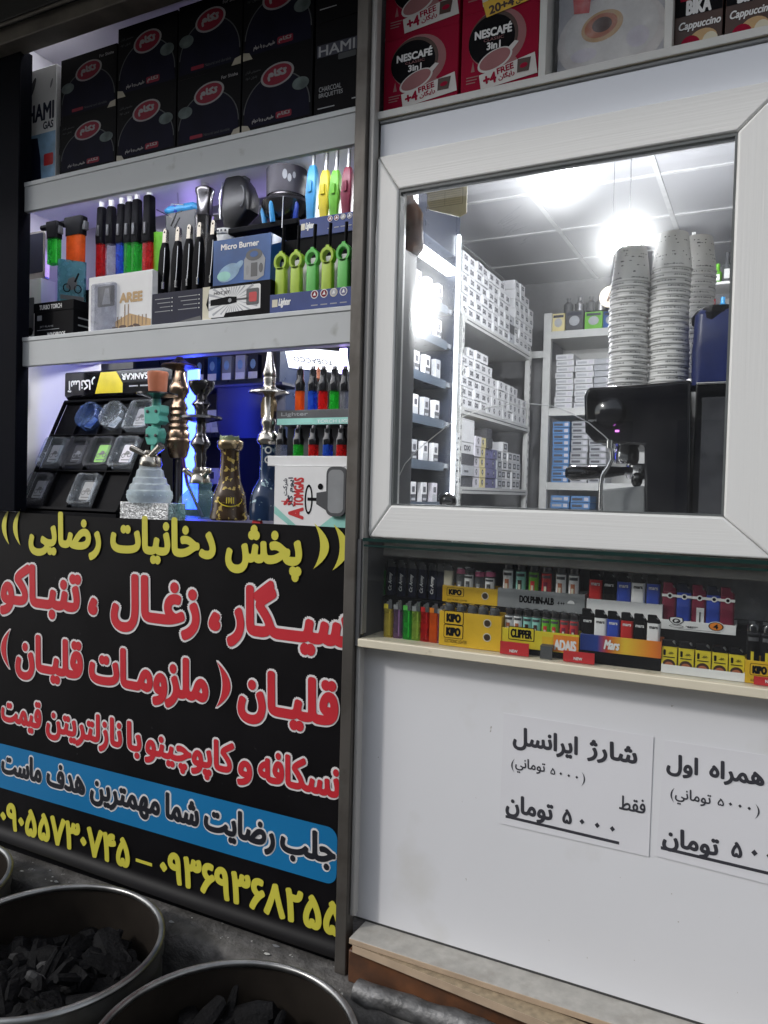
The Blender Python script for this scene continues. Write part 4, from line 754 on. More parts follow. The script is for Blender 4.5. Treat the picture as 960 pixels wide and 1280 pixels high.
# two-tier gas lighter display
def disp_tray(label,px0,px1,yt,Y,D,zb,hb,icons):
    X0=P(px0,350,Y)[0]; X1=min(P(px1,350,Y)[0],-.800); b=MB(); O=(0,Y,0); w=X1-X0
    zt=zb+hb
    b.box(X0,X1,Y,Y+.003,zb,zt,'blue_tray'); b.box(X0,X1,Y+.003,Y+D,zb,zb+.003,'blue_tray'); b.box(X0,X1,Y+D-.003,Y+D,zb+.003,zt+.012,'blue_tray'); b.box(X0,X0+.003,Y+.003,Y+D-.003,zb+.003,zt,'blue_tray'); b.box(X1-.003,X1,Y+.003,Y+D-.003,zb+.003,zt,'blue_tray')
    b.flat(sq(X0+w*.03,X0+w*.10,zb+hb*.40,zb+hb*.75),'cream',O); b.text('Lighter','white',X0+w*.11,X0+w*.27,zb+hb*.35,hb*.42,O,NEG_Y,.04,None,.0006,6,shear=.3,fit=True)
    for k in range(4):
        cx=X0+w*(.56+.115*k); b.flat(ell(cx,zb+hb*.80,w*.045,w*.045,18),'white' if k!=2 else 'cream',O,NEG_Y,.0006); b.flat(ell(cx,zb+hb*.80,w*.036,w*.036,18),('logo_red','logo_red','carton_grey','carton_purple')[k],O,NEG_Y,.0009); b.flat([(cx-.004,zb+hb*.74),(cx+.004,zb+hb*.74),(cx+.001,zb+hb*.92)],'white',O,NEG_Y,.0012); b.flat(sq(cx-w*.04,cx+w*.04,zb+hb*.28,zb+hb*.33),'ash_print',O)
    o=b.build('display_tray',loc=((X0+X1)/2,Y+D/2,zb),bevel=.0005); tag(o,label,'tray'); return X0,X1,zt
Yl=.055; zl=Z2; X0,X1,ztl=disp_tray('blue display tray of lime ring handled gas lighters on the shelf',338,440,366,Yl,.05,zl,.048,1)
for k,(px,yt,m,nm) in enumerate([(352,318,'lime','outermost yellowish lime'),(371,316,'lime','second yellowish lime'),(391,313,'green','first bluish green'),(410,310,'lime','third yellowish lime'),(430,306,'green','bluish green')]):
    yk=Yl+.025; X=P(px,345,yk)[0]; zt=P(px,yt,yk)[1]; rr_=.0185; zc=zt-rr_; zb=zl+.004
    if k==4: X=min(X,-.812-.006)
    t=thing('gas_lighter',nm+' gas lighter with a ring handle'+(' beside the post' if k==4 else ' in the lower blue tray'),'lighter',(X,yk,zb),group='ring handled gas lighters in the lower blue tray')
    b=MB(); n=24
    outer=ell(X,zc,rr_*.96,rr_*1.08,n); inner=ell(X,zc-.001,rr_*.60,rr_*.70,n)
    b.add([(x,yk-.008,z) for x,z in outer]+[(x,yk-.008,z) for x,z in inner]+[(x,yk+.008,z) for x,z in outer]+[(x,yk+.008,z) for x,z in inner],
        [f for i in range(n) for j in [(i+1)%n] for f in((i,j,n+j,n+i),(2*n+j,2*n+i,3*n+i,3*n+j),(j,i,2*n+i,2*n+j),(n+i,n+j,3*n+j,3*n+i))],m)
    b.prism([(X-.006,zt-.003),(X+.006,zt-.003),(X+.004,zt+.006),(X-.004,zt+.006)],yk-.006,yk+.006,m)
    part(b,'ring_handle',t,bevel=.0008)
    b=MB(); b.loft([[(x,y,z) for x,y in rr(X-a,X+a,yk-.008,yk+.008,.004)] for a,z in((.0125,zb),(.0140,zb+.05),(.0135,zc-rr_*.9),(.011,zc-rr_*.72))],m); part(b,'body',t,bevel=.0006)
    b=MB(); b.cyl((X+.002,yk,zt+.004),(X+.004,yk,P(px,284-1.5*k,yk)[1]),.0042,.0040,'black',10); part(b,'nozzle',t)
Yu=.125; zu=P(410,291,Yu)[1]-.003
b=MB(); b.box(P(336,330,Yu)[0],-.803,Yu+.002,Yu+.06,Z2,zu-.0006,'black'); b.box(P(352,340,Yu)[0],P(438,340,Yu)[0],Yu-.001,Yu+.002,Z2+.05,zu-.05,'offwhite'); tag(b.build('display_riser',loc=(-.9,Yu+.03,Z2),bevel=.001),'black riser block holding the upper blue lighter tray','riser')
X0,X1,ztu=disp_tray('blue display tray of four coloured stick lighters on the black riser',373,442,264,Yu,.05,zu,.043,1)
for k,(px,ym,ytip,m,nm) in enumerate([(391,208,187,'lblue','sky blue'),(407,214,186,'yellow','yellow'),(420,214,183,'leaf','grass green'),(435,210,181,'maroon','maroon')]):
    yk=Yu+.025; X=P(px-1,250,yk)[0]; Xt=P(px+2,ytip,yk)[0]; zb=zu+.004; zm=P(px,ym,yk)[1]; zt=P(px,ytip,yk)[1]
    X=min(X,-.818); Xt=min(Xt,-.812)
    t=thing('gas_lighter',nm+' stick lighter with a long silver nozzle in the upper tray','lighter',(X,yk,zb),group='stick lighters in the upper blue tray')
    b=MB(); H=zm-zb; b.loft([[(x,y,zb+H*f) for x,y in rr(X+(Xt-X)*.4*f-a,X+(Xt-X)*.4*f+a,yk-a*.8,yk+a*.8,.004)] for f,a in((0,.011),(.25,.0105),(.45,.0125),(.6,.0145),(.75,.013),(.9,.0115),(1,.008))],m); part(b,'body',t)
    b=MB(); b.cyl((X+(Xt-X)*.4,yk,zm),(Xt,yk,zt),.0052,.0045,'steel',12); part(b,'nozzle',t)
    b=MB(); b.prism(rr(X-.004,X+.006,zb+H*.62,zb+H*.78,.002),yk-.015,yk-.010,m); part(b,'trigger',t,bevel=.0006)
# ------------------------------------------------------------------ lower bay: ashtrays, hookahs, cartons
def dep(px,py,Y):
    d=ray(px,py); return (Y-CAM[1])/d[1]
def lpx(b,cx,Y,prof,m,n=28,cap=True,base=None):
    """turned profile read off along a vertical axis: (picture row, half width) pairs, top to bottom"""
    X=P(cx,prof[-1][0],Y)[0] if base is None else base
    pr=[(hw*dep(cx,py,Y)/FPX,P(cx,py,Y)[1]) for py,hw in prof][::-1]
    b.lathe(pr,m,(X,Y),n,cap)
Xt0,Xt1=-1.872,-1.502; yb_,zb_=.066,1.4265; yt_,zt_=.215,1.735
ln=math.hypot(yt_-yb_,zt_-zb_); ux=Vector((1,0,0)); uy=Vector((0,(yt_-yb_)/ln,(zt_-zb_)/ln)); un=ux.cross(uy)
TM=Matrix(((1,uy[0],un[0],Xt0),(0,uy[1],un[1],yb_),(0,uy[2],un[2],zb_),(0,0,0,1)))
tw=Xt1-Xt0; b=MB(TM)
b.box(0,tw,0,ln,-.016,0,'black')
for q in ((0,tw,-.004,.004),(0,tw,ln/3-.002,ln/3+.002),(0,tw,2*ln/3-.002,2*ln/3+.002),(0,tw,ln-.004,ln+.004)): b.box(*q,.0005,.014,'black')
for k in range(5): b.box(tw*k/4-.0018,tw*k/4+.0018,0,ln,.0008,.013,'black')
b.M=None; b.box(Xt0,Xt1,yb_-.012,yb_+.02,Z3,zb_-.003,'black'); b.box(Xt0+.02,Xt0+.05,yt_-.01,yt_+.01,Z3,zt_-.03,'black'); b.box(Xt1-.05,Xt1-.02,yt_-.01,yt_+.01,Z3,zt_-.03,'black')
tag(b.build('ashtray_rack',loc=(Xt0+tw/2,.13,Z3),bevel=.0012),'sloping black rack with twelve compartments for glass ashtrays','rack')
def ashtray(col,row,kind,m,pm,label):
    """row 0 = top"""
    cx=tw*(col+.5)/4; cy=ln*(2-row+.5)/3; Mx=TM@Matrix.Translation((cx,cy,.0012)); b=MB(Mx)
    if kind=='round':
        r=.041; b.lathe([(r*.9,0),(r,.004),(r,.030),(r*.97,.032),(r*.80,.032),(r*.74,.028),(r*.70,.008),(r*.3,.006),(.0005,.006)],m,n=32,cap=False)
        for a in (20,140,260): q=R(a); b.box(r*.86*math.cos(q)-.004,r*.86*math.cos(q)+.004,r*.86*math.sin(q)-.004,r*.86*math.sin(q)+.004,.0325,.035,m)
        b.flat([(-.02,-.028),(.01,-.034),(.024,-.004),(.006,.004)],'ash_print',(0,0,.0062),((1,0,0),(0,1,0)),.0006)
    else:
        w,h=.041,.046
        rings=[[(x,y,z) for x,y in rr(-w*a,w*a,-h*a,h*a,.010*a)] for a,z in((.95,0),(1,.004),(1,.022),(.98,.024),(.86,.024),(.82,.021),(.70,.006))]
        b.loft(rings,m,False); b.flat(rr(-w*.70,w*.70,-h*.70,h*.70,.007),m,(0,0,.006),((1,0,0),(0,1,0)),0)
        b.flat(rr(-w*.45,w*.60,-h*.58,h*.58,.004),pm,(0,0,.0065),((1,0,0),(0,1,0)),.0004)
        o=(0,0,.0072)
        F=((1,0,0),(0,1,0)); g='dgrey' if pm!='dgrey' else 'ash_print'
        b.ring(ell(-w*.22,-h*.14,.007,.007,14),ell(-w*.22,-h*.14,.005,.005,14),g,o,F,.0004); b.ring(ell(w*.28,-h*.10,.007,.007,14),ell(w*.28,-h*.10,.005,.005,14),g,o,F,.0004)
        b.flat([(-w*.22,-h*.10),(w*.28,-h*.06),(w*.20,h*.14),(-w*.05,h*.18)],g,o,F,.0006); b.flat(sq(-w*.3,w*.45,-h*.46,-h*.40),g,o,F,.0004)
    loc=Mx.translation; tag(b.build('ashtray',loc=tuple(loc)),label,'ashtray','glass ashtrays on the sloping rack')
ashtray(1,0,'round','t_bluetint','ash_print','round bluish glass ashtray in the top row of the rack')
ashtray(2,0,'round','t_glass','ash_print','round clear glass ashtray in the top row of the rack')
ashtray(3,0,'rect','t_glass','ash_print','square clear ashtray in the top row, behind the terracotta hookah bowl')
ashtray(0,1,'rect','t_glass','ash_print','rectangular ashtray with pale print, outermost in the middle row')
ashtray(1,1,'rect','t_smoke','dgrey','dark smoky rectangular ashtray, middle row of the rack')
ashtray(2,1,'rect','t_smoke','leaf','rectangular ashtray with a green print, middle row of the rack')
ashtray(3,1,'rect','t_glass','carton_lilac','rectangular ashtray with motorcycle print, middle row next to the hookah')
ashtray(0,2,'rect','t_smoke','grey','dim smoky ashtray alone in the outer corner of the bottom row')
ashtray(2,2,'rect','t_glass','grey','clear ashtray with round badge print, bottom row of the rack')
# long hookah carton lying upside down on top of the rack
Y=.20; X0,X1=-1.865,-1.455; z0=1.745; z1=1.825; b=MB(); O=(0,Y,0)
b.prism([(Y,z0+.012),(Y+.012,z0),(Y+.06,z0),(Y+.06,z1),(Y+.004,z1),(Y,z1-.004)],X0,X1,'gloss_black',ax='x')
w=X1-X0;h=z1-z0
b.flat([(X0+w*.30,z0+.014),(X0+w*.35,z1-.006),(X0+w*.50,z1-.006),(X0+w*.56,z0+h*.5),(X0+w*.56,z0+.014)],'yellow',O,NEG_Y,.0004)
b.text('ASANKAR','white',X0+w*.55,X0+w*.83,z1-h*.38,h*.20,O,NEG_Y,.05,None,.0006,8,fit=True,flip=True)
b.text('آسانکار','white',X0+w*.03,X0+w*.30,z0+h*.28,h*.5,O,NEG_Y,.03,None,.0006,8,fit=True,flip=True)
for k in range(3): b.flat(sq(X0+w*(.62+.1*k),X0+w*(.70+.1*k),z0+h*.36,z0+h*.41),'ash_print',O)
tag(b.build('hookah_carton',loc=((X0+X1)/2,Y+.05,z0)),'long glossy black and yellow carton lying upside down above the ashtrays','box')
b=MB(); b.box(X0+.02,-1.51,.222,.27,Z3,z0-.0005,'black'); tag(b.build('carton_stand',loc=((X0+X1)/2,.26,Z3)),'black stand behind the ashtray rack carrying the long carton','stand')
# frosted hookah with terracotta bowl on a glitter box
Y=.085; t=thing('hookah','frosted glass hookah with teal stem and terracotta bowl on the glitter box','hookah',(P(190,628,Y)[0],Y,P(190,628,Y)[1]),group='hookahs in the lower bay')
x0,x1,z0,z1=rect(153,213,628,648,.06); b=MB(); b.box(x0,x1,.052,.115,Z3,z1,'glitter'); tag(b.build('glitter_box',loc=((x0+x1)/2,.085,Z3),bevel=.001),'small silver glitter box under the frosted hookah','box')
zg=z1; XB=P(187,628,Y)[0]
b=MB(); lpx(b,187,Y,[(580,13),(586,13.5),(588,16),(596,17.5),(598,20),(604,21),(606,24),(612,25),(614,27.5),(622,28),(626,26),(628.2,25)],'t_frost',36,base=XB)
for k in range(18):
    a=R(20*k); rr0=24*dep(187,616,Y)/FPX; b.tube([(XB+rr0*.98*math.cos(a),Y+rr0*.98*math.sin(a),P(187,613,Y)[1]),(XB+rr0*1.14*math.cos(a),Y+rr0*1.14*math.sin(a),P(187,620,Y)[1])],.003,'t_frost',6)
part(b,'glass_base',t)
b=MB(); lpx(b,188,Y,[(563,7),(566,9),(569,8),(572,12),(576,13),(580,14),(584,13)],'silver',24,base=XB+.001); b.cyl((XB,Y-.01,P(188,570,Y)[1]),(XB-.045,Y-.02,P(188,560,Y)[1]),.006,.009,'silver',10); b.cyl((XB+.01,Y-.01,P(188,570,Y)[1]),(XB+.05,Y-.015,P(188,558,Y)[1]),.007,.011,'silver',10); part(b,'collar',t)
Xs=P(195,540,Y)[0]; zq=lambda y:P(195,y,Y)[1]; u=dep(195,540,Y)/FPX
b=MB()
b.prism([(Xs-12*u,zq(530)),(Xs-13*u,zq(510)),(Xs+13*u,zq(507)),(Xs+14*u,zq(516)),(Xs+11*u,zq(520)),(Xs+14*u,zq(527)),(Xs+9*u,zq(531))],Y-.016,Y+.016,'teal')
b.prism([(Xs-8*u,zq(556)),(Xs-11*u,zq(549)),(Xs-11*u,zq(537)),(Xs-6*u,zq(533)),(Xs+8*u,zq(535)),(Xs+11*u,zq(541)),(Xs+9*u,zq(553)),(Xs+5*u,zq(557))],Y-.014,Y+.014,'teal')
b.cyl((Xs,Y,zq(566)),(Xs,Y,zq(498)),6*u,5.5*u,'teal',14)
for sx in(-1,1):
    for y in (515,545): b.cyl((Xs+sx*7*u,Y-.019,zq(y)),(Xs+sx*7*u,Y-.0155,zq(y)),2.2*u,2.2*u,'dgrey',10)
part(b,'stem',t,bevel=.0015)
b=MB(); lpx(b,197,Y,[(490,10),(492,25),(494,25),(497,12),(499,6)],'dark_chrome',30,base=Xs+.002); part(b,'ash_plate',t)
b=MB(); lpx(b,198,Y,[(465,12.5),(467,13),(471,12.5),(484,11.5),(490,11),(491,8)],'terracotta',26,base=Xs+.003); part(b,'bowl',t)
# tall bronze hookah
def hookah(label,cx,Y,parts,group='hookahs in the lower bay',extra=None):
    base=parts[-1][2][-1][0]; X=P(cx,base,Y)[0]; t=thing('hookah',label,'hookah',(X,Y,Z3),group=group)
    for nm,m,prof in parts:
        b=MB(); lpx(b,cx,Y,prof,m,28,base=X)
        if extra and nm in extra: extra[nm](b,X,Y)
        part(b,nm,t)
    return t,X
def zrow(cx,Y): return lambda y:P(cx,y,Y)[1]
fl=[(P(222,650,.21)[1])]
hookah('tall bronze hookah with ringed stem before the glowing blue strip',221,.21,[
 ('ash_plate','bronze',[(447,4),(450,6),(454,12),(457,22),(459,23),(461,15),(464,6)]),
 ('stem','bronze',[(463,6),(470,7),(478,9),(484,12),(490,12),(496,8),(500,7),(505,9),(510,11),(514,9),(518,11),(522,9.5),(526,12),(530,10),(534,12.5),(538,11),(542,13.5),(548,13),(551,15),(555,13.5),(558,14),(570,11),(573,9)]),
 ('shaft','dark_chrome',[(573,4.5),(585,4),(600,4),(640,4),(652,16),(656,16)])])
def valves(cx,y,sp,m):
    def f(b,X,Y):
        u=dep(cx,y,Y)/FPX; z=P(cx,y,Y)[1]
        for s in(-1,1): b.cyl((X+s*6*u,Y-.004,z-.006),(X+s*sp*u,Y-.012,z+.010),4*u,3.2*u,m,10); b.sphere((X+s*sp*u,Y-.012,z+.011),4.3*u,m,10,8)
    return f
hookah('hookah with black bowl, wide dark tray and grey green bottle',249,.115,[
 ('bowl','gloss_black',[(477,16),(479,16.5),(484,15.5),(490,12),(495,8)]),
 ('bowl_neck','dark_chrome',[(494,7),(500,7),(503,10),(506,12),(509,9),(514,7.5),(520,8)]),
 ('ash_plate','dark_chrome',[(519,14),(521,26),(524,26.5),(527,14),(529,7)]),
 ('stem','dark_chrome',[(528,5),(535,6.5),(541,6),(546,8),(552,12),(556,12.5),(562,8),(567,6.5),(572,8),(580,6.5),(586,7)]),
 ('collar','silver',[(584,7),(588,10),(592,9),(596,12),(602,13),(605,13)]),
 ('glass_base','t_sea',[(603,15),(606,15.5),(612,14),(616,18),(622,24),(630,26.5),(638,25.5),(645,22),(648,20)])],extra={'collar':valves(249,594,18,'silver')})
# painted vase
def eye(b,X,Y):
    u=dep(286,625,Y)/FPX; z=P(286,625,Y)[1]
    def wrap(pts,m,l):
        r0=18.5*u
        b.add([(X+r0*math.sin(x/r0)*(1+l),Y-(r0*math.cos(x/r0))*(1+l)*(1+ (0)),z+y) for x,y in pts],[tuple(range(len(pts)))],m)
    def band(fa,m,l,th):
        r0=20.5*u; n=26; A=[];B=[]
        for i in range(n+1):
            x=-16*u+32*u*i/n; y=fa(x); s=1.0-.012*(y/u)/1.0*.35
            rad=r0*(1-.028*(y/u))+l
            A.append((X+rad*math.sin(x/r0+.72),Y-rad*math.cos(x/r0+.72),z+y)); B.append((X+rad*math.sin(x/r0+.72),Y-rad*math.cos(x/r0+.72),z+y+th))
        b.add(A+B,[(i,i+1,n+2+i,n+1+i) for i in range(n)],m)
    k=9*u
    band(lambda x:k*(1-(x/(16*u))**2),'yellow',.0012,1.3*u); band(lambda x:-k*.9*(1-(x/(16*u))**2),'yellow',.0012,1.3*u)
    band(lambda x:k*.45*(1-(x/(16*u))**2)-1.0*u if abs(x)<8*u else 99,'yellow',.0012,1.0*u) if 0 else None
    for x in(-.2,-.075,.075,.2): b.cyl((X+20.9*u*math.sin(x+.72),Y-20.9*u*math.cos(x+.72),z-4*u),(X+20.3*u*math.sin(x+.72),Y-20.3*u*math.cos(x+.72),z+3.5*u),.7*u,.7*u,'yellow',6)
t,_=hookah('brown painted hookah vase with gold eye emblem and brass rim',286,.10,[
 ('rim','brass',[(551,15),(553,16),(560,15.5),(563,13)]),
 ('vase','vase_deco',[(561,12.5),(566,11.5),(580,11.5),(592,12.5),(600,13.5),(606,15),(614,18),(622,20.5),(630,21),(636,21.5),(642,23),(648,23.5),(650,22)])],extra={'vase':eye})
b=MB(); X=P(286,600,.10)[0]; z=P(285,549,.10)[1]; u=dep(286,550,.1)/FPX; b.loft([[(X+12*u*math.cos(R(20*i)),.10+12*u*math.sin(R(20*i)),zz+.004*math.sin(i*1.7)*(zz>z)) for i in range(18)] for zz in(z-6*u,z+3*u)],'tape_green'); part(b,'tape_seal',t)
# brass stem on blue painted bottle
def wings(b,X,Y):
    zq=zrow(334,Y); u=dep(334,510,Y)/FPX
    for s in(-1,1): b.prism([(X+s*5*u,zq(528)),(X+s*9.5*u,zq(522)),(X+s*10*u,zq(505)),(X+s*7*u,zq(496)),(X+s*5*u,zq(497))],Y-.006,Y+.006,'brass')
def mono(b,X,Y):
    zq=zrow(330,Y); u=dep(330,570,Y)/FPX
    for yy in(563,575):
        cx,cz=X,zq(yy); b.add([(X+10.6*u*math.sin(p[0]+.66),Y-10.6*u*math.cos(p[0]+.66),cz+p[1]) for p in [(.42*math.cos(a)*q,4.6*u*math.sin(a)*q) for q in(1,.62) for a in [2*math.pi*i/20 for i in range(20)]]],[(i,(i+1)%20,20+(i+1)%20,20+i) for i in range(20)],'offwhite')
hookah('hookah with polished brass stem and dark blue painted bottle',333,.115,[
 ('bowl_seat','silver',[(441,3.5),(448,4.2),(458,6),(466,8),(470,8.5),(472,7.5)]),
 ('stem','silver',[(471,7),(475,8),(480,7.2),(484,8),(487,13),(490,25),(492,25.5),(494,10),(497,6),(520,6),(524,8.5),(529,9.5),(534,7.5),(539,8),(543,12),(547,13),(549,14),(553,13.5),(556,11)]),
 ('bottle','vase_blue',[(554,10),(560,9.5),(580,9.5),(598,10),(604,13),(612,17.5),(622,20.5),(634,21.5),(644,22),(650,21)])],extra={'stem':wings,'bottle':mono})
b=MB(); z=P(322,650,.09)[1]; X=P(322,645,.086)[0]; b.prism([(X-.014,Z3+.001),(X+.014,Z3+.001),(X+.008,Z3+.020),(X-.004,Z3+.024)],.080,.090,'lred'); tag(b.build('red_tag',loc=(X,.085,Z3)),'small red folded tag at the foot of the blue bottle','tag')
# gas carton with rotated print
Y=.058; X0,X1,_,_=rect(343,436,590,650,Y); X1=min(X1,-.803); z1=P(388,583,Y)[1]; b=MB(); O=(0,Y,0); w=X1-X0; h=z1-Z3
b.box(X0,X1,Y,Y+.06,Z3,z1,'white')
b.flat([(X0+.001,Z3+h*.35),(X0+.001,Z3+h*.22),(X0+w*.24,Z3+.002),(X0+w*.34,Z3+.002)],'tealpale',O,NEG_Y,.0003)
b.flat([(X0+w*.60,Z3+.002),(X0+w*.80,Z3+h*.22),(X1-.001,Z3+h*.30),(X1-.001,Z3+.002)],'tealpale',O,NEG_Y,.0003)
f=((0,0,1),(-1,0,0))
b.text('ATOMGAS','logo_red',Z3+h*.14,Z3+h*.80,-(X0+w*.40),w*.16,O,f,.05,None,.0006,8,fit=True) if 0 else None
def vtext(s,m,u0,u1,v0,hh,bold):
    b.text(s,m,0,(u1-u0)*h,0,w*hh,(X0+w*v0,Y,Z3+h*u0),((0,0,1),(-1,0,0)),bold,None,.0006,8,fit=True)
vtext('A','lred',.14,.34,.40,.19,.06); vtext('TOMGAS','lred',.35,.82,.40,.125,.05); vtext('ایوم\u200cگاز'.replace('\u200c',' '),'navy',.34,.82,.285,.10,.02); vtext('شرکت','navy',.52,.80,.19,.07,.02)
for k in range(3): b.flat(ell(X0+w*(.16+.03*k),Z3+h*(.40+.05*(k%2)),w*.035,h*.028,12,rot=40),'lred',O,NEG_Y,.0006)
b.flat(sq(X0+w*.10,X0+w*.26,Z3+h*.42,Z3+h*.435),'lred',O,NEG_Y,.0007)
b.ring(ell(X0+w*.475,Z3+h*.47,w*.055,h*.24,26),ell(X0+w*.475,Z3+h*.47,w*.035,h*.20,26),'black',O,NEG_Y,.0006)
b.flat(sq(X0+w*.46,X0+w*.66,Z3+h*.45,Z3+h*.50),'black',O,NEG_Y,.0008); b.flat([(X0+w*.58,Z3+h*.40),(X0+w*.72,Z3+h*.30),(X0+w*.76,Z3+h*.62),(X0+w*.58,Z3+h*.58)],'dgrey',O,NEG_Y,.001); b.flat(ell(X0+w*.63,Z3+h*.68,w*.035,h*.05,12),'black',O,NEG_Y,.001)
b.prism(rr(X0+w*.735,X0+w*.985,Z3+h*.22,Z3+h*1.0,.016,5),Y-.010,Y-.0008,'dgrey'); b.flat(rr(X0+w*.76,X0+w*.96,Z3+h*.27,Z3+h*.95,.012,5),'grey',(0,Y-.010,0),NEG_Y,.0004)
tag(b.build('heater_carton',loc=((X0+X1)/2,Y+.03,Z3),bevel=.0008),'white and teal gas heater carton with sideways lettering beside the post','box')
za=z1
# white ledge on the carton, two tiers of torch lighters
b=MB(); x0=P(337,575,.07)[0]; zl=za+.0006; zl2=P(388,570,.062)[1]; b.box(x0,-.803,.062,.16,zl,zl2,'white'); tag(b.build('white_ledge',loc=(-.9,.11,zl),bevel=.001),'white ledge strip lying across the top of the heater carton','ledge')
def torchlet(px,yb,ym,yt,Y,zb,m,label,group,wpx=9):
    X=min(P(px,(yb+yt)/2,Y)[0],-.812); u=dep(px,yb,Y)/FPX; zm=P(px,ym,Y)[1]; zt=P(px,yt,Y)[1]; r=wpx*u/2
    t=thing('torch_lighter',label,'lighter',(X,Y,zb),group=group)
    b=MB(); b.prism(rr(X-r,X+r,Y-r,Y+r,r*.5),zb,zm,m,ax='z'); part(b,'fuel_tank',t)
    b=MB(); b.loft([[(x,y,z) for x,y in rr(X-a,X+a,Y-a,Y+a,a*.5)] for a,z in((r*1.05,zm),(r*1.1,zm+(zt-zm)*.35),(r*.8,zm+(zt-zm)*.55),(r*.7,zt))],'gloss_black'); part(b,'head',t)
    b=MB(); b.lathe([(r*.55,zt-.004),(r*.55,zt+.006),(r*.45,zt+.008)],'dark_chrome',(X,Y),10); part(b,'nozzle',t)
gl='torch lighters on the white ledge'; gu='torch lighters on the grey printed stand'
for px,m,nm in ((352,'t_smoke','smoky bodied torch lighter, outermost'),(373,'t_green','green bodied torch lighter'),(392,'t_red','red bodied torch lighter, next to the green one'),(410,'t_blue','dark blue bodied torch lighter'),(427,'t_red','red bodied torch lighter closest to the post')):
    torchlet(px,572,556,536,.10,zl2+.0005,m,nm+' on the white ledge',gl,11)
Yd=.115; zt_s=P(390,512,Yd)[1]; zb_s=P(390,531,Yd)[1]; x0=P(346,520,Yd)[0]
b=MB(); b.box(x0,-.803,Yd,Yd+.05,zb_s,zt_s,'dgrey'); O=(0,Yd,0); w=-.803-x0; b.flat(sq(x0+.001,-.804,zb_s+.001,zb_s+(zt_s-zb_s)*.45),'tealpale',O,NEG_Y,.0003); b.text('20 pcs','ash_print',x0+w*.80,x0+w*.97,zb_s+(zt_s-zb_s)*.6,(zt_s-zb_s)*.22,O,NEG_Y,.02,None,.0006,4,fit=True)
b.text('TORCH LIGHTER','white',x0+w*.45,x0+w*.92,zb_s+(zt_s-zb_s)*.12,(zt_s-zb_s)*.2,O,NEG_Y,.02,None,.0006,4,fit=True); b.text('Cricket' if 0 else 'Lighter','grey',x0+w*.05,x0+w*.35,zb_s+(zt_s-zb_s)*.55,(zt_s-zb_s)*.3,O,NEG_Y,.04,None,.0006,4,fit=True)
b.box(x0+.004,-.806,Yd+.04,Yd+.05,zl2+.0005,zb_s-.0005,'dgrey')
tag(b.build('lighter_stand',loc=(-.9,Yd+.025,zl2),bevel=.0008),'grey and teal printed stand between two tiers of torch lighters','stand')
for px,m,nm in ((375,'t_orange','orange bodied torch lighter'),(391,'t_blue','blue bodied torch lighter'),(404,'t_red','red bodied torch lighter'),(418,'t_green','green bodied torch lighter'),(431,'t_smoke','smoky torch lighter by the post')):
    torchlet(px,511,489,462,Yd+.022,zt_s+.0006,m,nm+' on the grey stand',gu,10)
b=MB(); X,z=P(398,468,.18); b.lathe([(.001,z+.018),(.012,z-.004),(.013,z-.012),(.006,z-.018)][::-1],'terracotta',(X,.18),10); b.cyl((X,.18,z-.10),(X,.18,z-.016),.004,.004,'dgrey',8); tag(b.build('red_cap_torch',loc=(X,.18,z-.10)),'dark torch with a pointed orange red cap behind the lighters','torch')
# what stands deeper in the shop behind the lower bay
Ys=.86
def back(name,label,cat,px0,px1,yt,yb,Y,D,m,group=None,prints=None):
    X0,X1,z0,z1=rect(px0,px1,yt,yb,Y); b=MB(); b.box(X0,X1,Y,Y+D,z0,z1,m)
    if prints: prints(b,X0,X1,z0,z1,(0,Y,0))
    return tag(b.build(name,loc=((X0+X1)/2,Y+D/2,z0),bevel=.001),label,cat,group)
xa,xb=P(206,480,Ys)[0],P(345,480,Ys)[0]; b=MB()
b.box(xa-.15,xb,Ys+.20,Ys+.21,1.30,2.2,'lining_dark')
for y in (474,540,606): z=P(300,y,Ys)[1]; b.box(xa-.15,xb,Ys,Ys+.20,z-.018,z,'tower')
b.box(xa-.165,xa-.15,Ys,Ys+.21,.5,2.2,'tower'); b.box(xb,xb+.015,Ys,Ys+.21,.5,2.2,'tower')
tag(b.build('pack_shelves',loc=((xa+xb)/2,Ys+.1,.5)),'dark shelf unit of cigarette packs deep behind the hookahs','shelf unit')
zz=P(300,474,Ys)[1]+.0006
def pk(b,X0,X1,z0,z1,O):
    w,h=X1-X0,z1-z0; b.flat(sq(X0+.001,X1-.001,z0+h*.02,z0+h*.30),'white',O,NEG_Y,.0004); b.flat(ell((X0+X1)/2,z0+h*.62,w*.28,h*.2,16),'printpale',O,NEG_Y,.0004)
for k,px in enumerate((247,263,281,298,314)):
    X=P(px,460,Ys)[0]; b=MB(); b.box(X-.021,X+.021,Ys+.01,Ys+.034,zz,zz+.088,('navy','printblue','grey','carton_grey','navy')[k]); pk(b,X-.021,X+.021,zz,zz+.088,(0,Ys+.01,0))
    tag(b.build('cigarette_pack',loc=(X,Ys+.02,zz),bevel=.0008),'dark cigarette pack with white base, '+ORD[k]+' from the blue light strip','pack','cigarette packs on the dark shelf unit')
zz=P(300,606,Ys)[1]+.0006; n_=0
for k,px in enumerate((262,280,298,316,330)):
    X=P(px,590,Ys)[0]; b=MB(); b.box(X-.024,X+.024,Ys+.02,Ys+.10,zz,zz+.06+.02*(k%2),'carton'); b.flat(sq(X-.018,X+.004,zz+.02,zz+.045),'carton_ink',(0,Ys+.02,0))
    tag(b.build('small_carton',loc=(X,Ys+.06,zz),bevel=.0008),'pale carton glimpsed between the hookahs, '+ORD[k]+' along the low dark shelf','box','pale cartons behind the hookahs')
zz=P(300,540,Ys)[1]+.0006
